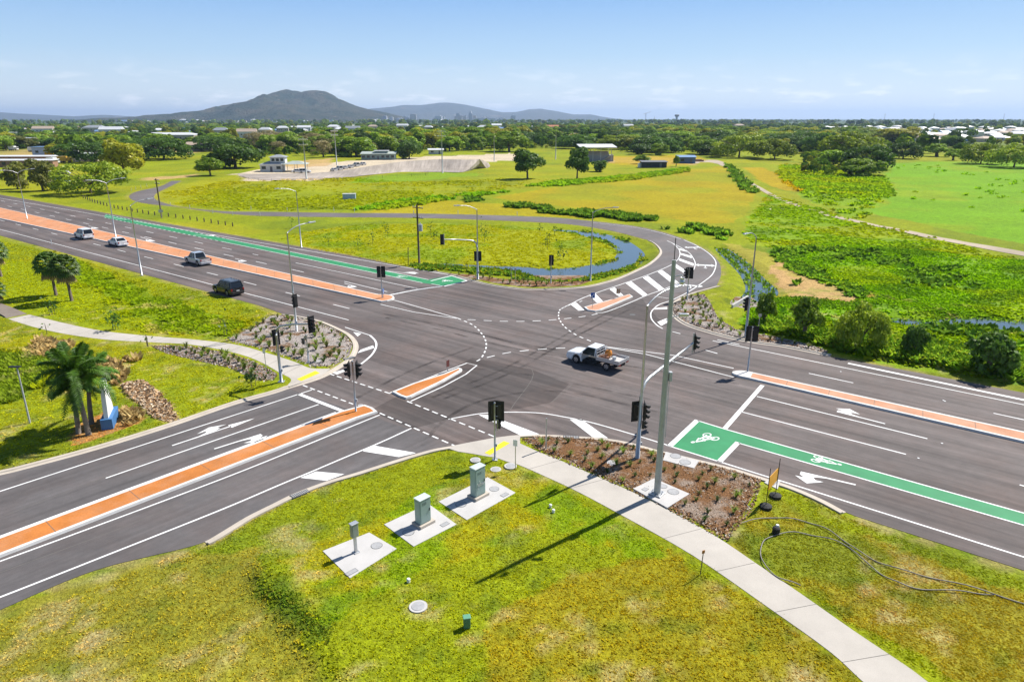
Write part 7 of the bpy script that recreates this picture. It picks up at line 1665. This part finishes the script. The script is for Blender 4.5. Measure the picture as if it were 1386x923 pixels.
# suburbs: houses of six kinds
HP = []
for i, (w, d, h, kind, wl_, rf, nm) in enumerate(((15,11,3.2,'hip',M_WALLW,M_RW,'white'),(18,12,3.4,'hip',M_WALLC,M_RW,'white'),(14,10,3.2,'gable',M_WALLW,M_RG,'grey'),(17,11,3.4,'hip',M_WALLC,M_RT,'tan'),(16,12,5.8,'hip',M_WALLW,M_RW,'white'),(15,10,3.2,'gable',M_WALLW,M_RB,'pale blue'))):
    o = building('house', 'house', 'house', (0,0,0), 0, w, d, h, 2.0, kind, wl_, rf, None, 3); index_kids(o); HP.append((o, nm, w))
used3 = set()
def houses(area, n, label, group, seed, gap=17, tilt=.5, big=1.0):
    r = random.Random(seed); poly = PL(area); xs = [p.x for p in poly]; ys = [p.y for p in poly]; pp = [(p.x, p.y) for p in poly]; done = []; tries = 0
    while len(done) < n and tries < n*50:
        tries += 1; p = Vector((r.uniform(min(xs), max(xs)), r.uniform(min(ys), max(ys)), 0))
        if not inside(np.array([p.x]), np.array([p.y]), pp)[0] or any((p-q).length < gap for q in done) or in_any(p, (GREEN_R, SANDY, FIELD_A)): continue
        done.append(p); o, nm, w = r.choice(HP); lab = '%s-roofed house %s' % (nm, label); g = '%s-roofed houses %s' % (nm, group); rz = tilt+r.choice((0, PI/2))+r.uniform(-.06,.06); p.z = -.05
        if o.name not in used3: used3.add(o.name); o.location = p; o.rotation_euler = (0,0,rz); o['label'] = lab; o['group'] = g
        else: copy_tree(o, p, rz, big*r.uniform(.9,1.15), lab, g)
houses([(1095,181),(1180,192),(1290,198),(1386,199),(1560,203),(1600,178),(1386,176),(1240,175),(1120,175)], 190, 'in the suburb beyond the green plain', 'beyond the green plain', 5, 17, .4)
houses([(0,184),(480,186),(480,173),(0,173)], 70, 'among the trees below the mountain', 'below the mountain', 6, 22, .2); houses([(480,188),(860,184),(860,172),(480,172)], 40, 'among the trees below the city skyline', 'below the city', 7, 26, .1)
houses([(150,166.4),(600,166.6),(620,165.3),(150,165.3)], 40, 'at the foot of the mountain', 'at the mountain foot', 8, 60, .1, 2.2)
# city skyline
r_ = random.Random(9); M_CITYW = mat('city_window_bands', (.30,.32,.36), .4); M_CITY = [mat('city_pale', (.75,.74,.73), .7, 0, .1, .02), mat('city_grey', (.48,.50,.54), .6, 0, .1, .02), mat('city_tan', (.60,.54,.48), .7, 0, .1, .02)]
def tower(px, ytop, wpx, label, D=5400, cap=None, m=None):
    k = D/F_PX; x = (px-CX)/F_PX*D/math.cos(PITCH)*1.0; hh = (YH+4-ytop)*k*.86; w = wpx*k; t = thing('city_building', label, 'building', (x, D, 0), r_.uniform(-.1,.1), 'city skyline'); m = m or r_.choice(M_CITY)
    bm = bmesh.new(); box(bm, 0, 0, hh/2, w, w*.7, hh); bobj('wall', bm, m, t); bm = bmesh.new(); fl = max(3, int(hh/7))
    for i in range(fl): box(bm, 0, 0, hh*(i+.6)/fl, w*1.004, w*.704, hh/fl*.4)
    bobj('window_bands', bm, M_CITYW, t); bm = bmesh.new(); box(bm, w*.1, 0, hh+2, w*.4, w*.3, 5) 
    if cap: tube(bm, [(0,0,hh),(0,0,hh+10),(0,0,hh+26)], [w*.42, w*.3, .5], 10)
    bobj('roof_plant', bm, M_CITY[1], t)
tower(642.5,153.5,5,'tall round tower with pointed cap in the far city skyline',5400,True,M_CITY[1]); tower(627,153.5,5,'plain tall slab left of the pointed tower in the far skyline',5400,None,M_CITY[1]); tower(603,157,9,'broad pale block in the middle of the far skyline',5400,None,M_CITY[0]); tower(572,154.5,8,'brownish twin-sized block nearest the mountain in the far skyline',5400,None,M_CITY[2])
for i in range(34): tower(r_.uniform(536,700), r_.uniform(156.5,162), r_.uniform(3,7), 'low block in the far city skyline beside the mountain', r_.uniform(5100,5800))
tower(660,160,26,'long white low hall under the far skyline',5000,None,M_CITY[0])
D = 3800; t = thing('control_tower', 'airport control tower standing alone on the horizon', 'tower', ((895-CX)/F_PX*D*1.05, D, 0)); bm = bmesh.new(); tube(bm, [(0,0,0),(0,0,30)], 6, 10); bobj('shaft', bm, M_CITY[1], t); bm = bmesh.new(); tube(bm, [(0,0,30),(0,0,33),(0,0,40),(0,0,42)], [6,11,12,9], 10); bobj('cab', bm, M_RD, t)
for i, (px, D, hh, lab) in enumerate(((857,5200,60,'harbour crane on the horizon, taller one'),(868,5200,36,'harbour crane on the horizon, lower one'))):
    t = thing('crane', lab, 'crane', ((px-CX)/F_PX*D*1.05, D, 0), .3+i); bm = bmesh.new(); tube(bm, [(0,0,0),(0,0,hh)], 2, 6); bobj('mast', bm, M_CITY[1], t); bm = bmesh.new(); tube(bm, [(-18,0,hh-8),(40,0,hh+(-4 if i else 10))], 1.5, 5); bobj('jib', bm, M_CITY[1], t)
for px, lab in ((1150,'radio mast on the horizon behind the plain trees'),(1210,'radio mast on the horizon over the white suburb'),(1296,'lattice mast on the horizon, farthest along the suburb')):
    D = 3200; b = Vector(((px-CX)/F_PX*D*1.05, D, 0)); bm = bmesh.new(); tube(bm, [b, b+Vector((0,0,44))], [1.3,.4], 6); tube(bm, [b+Vector((-4,0,38)), b+Vector((4,0,38))], .4, 5); tag(bobj('radio_mast', bm, M_GREYB), lab, 'mast')
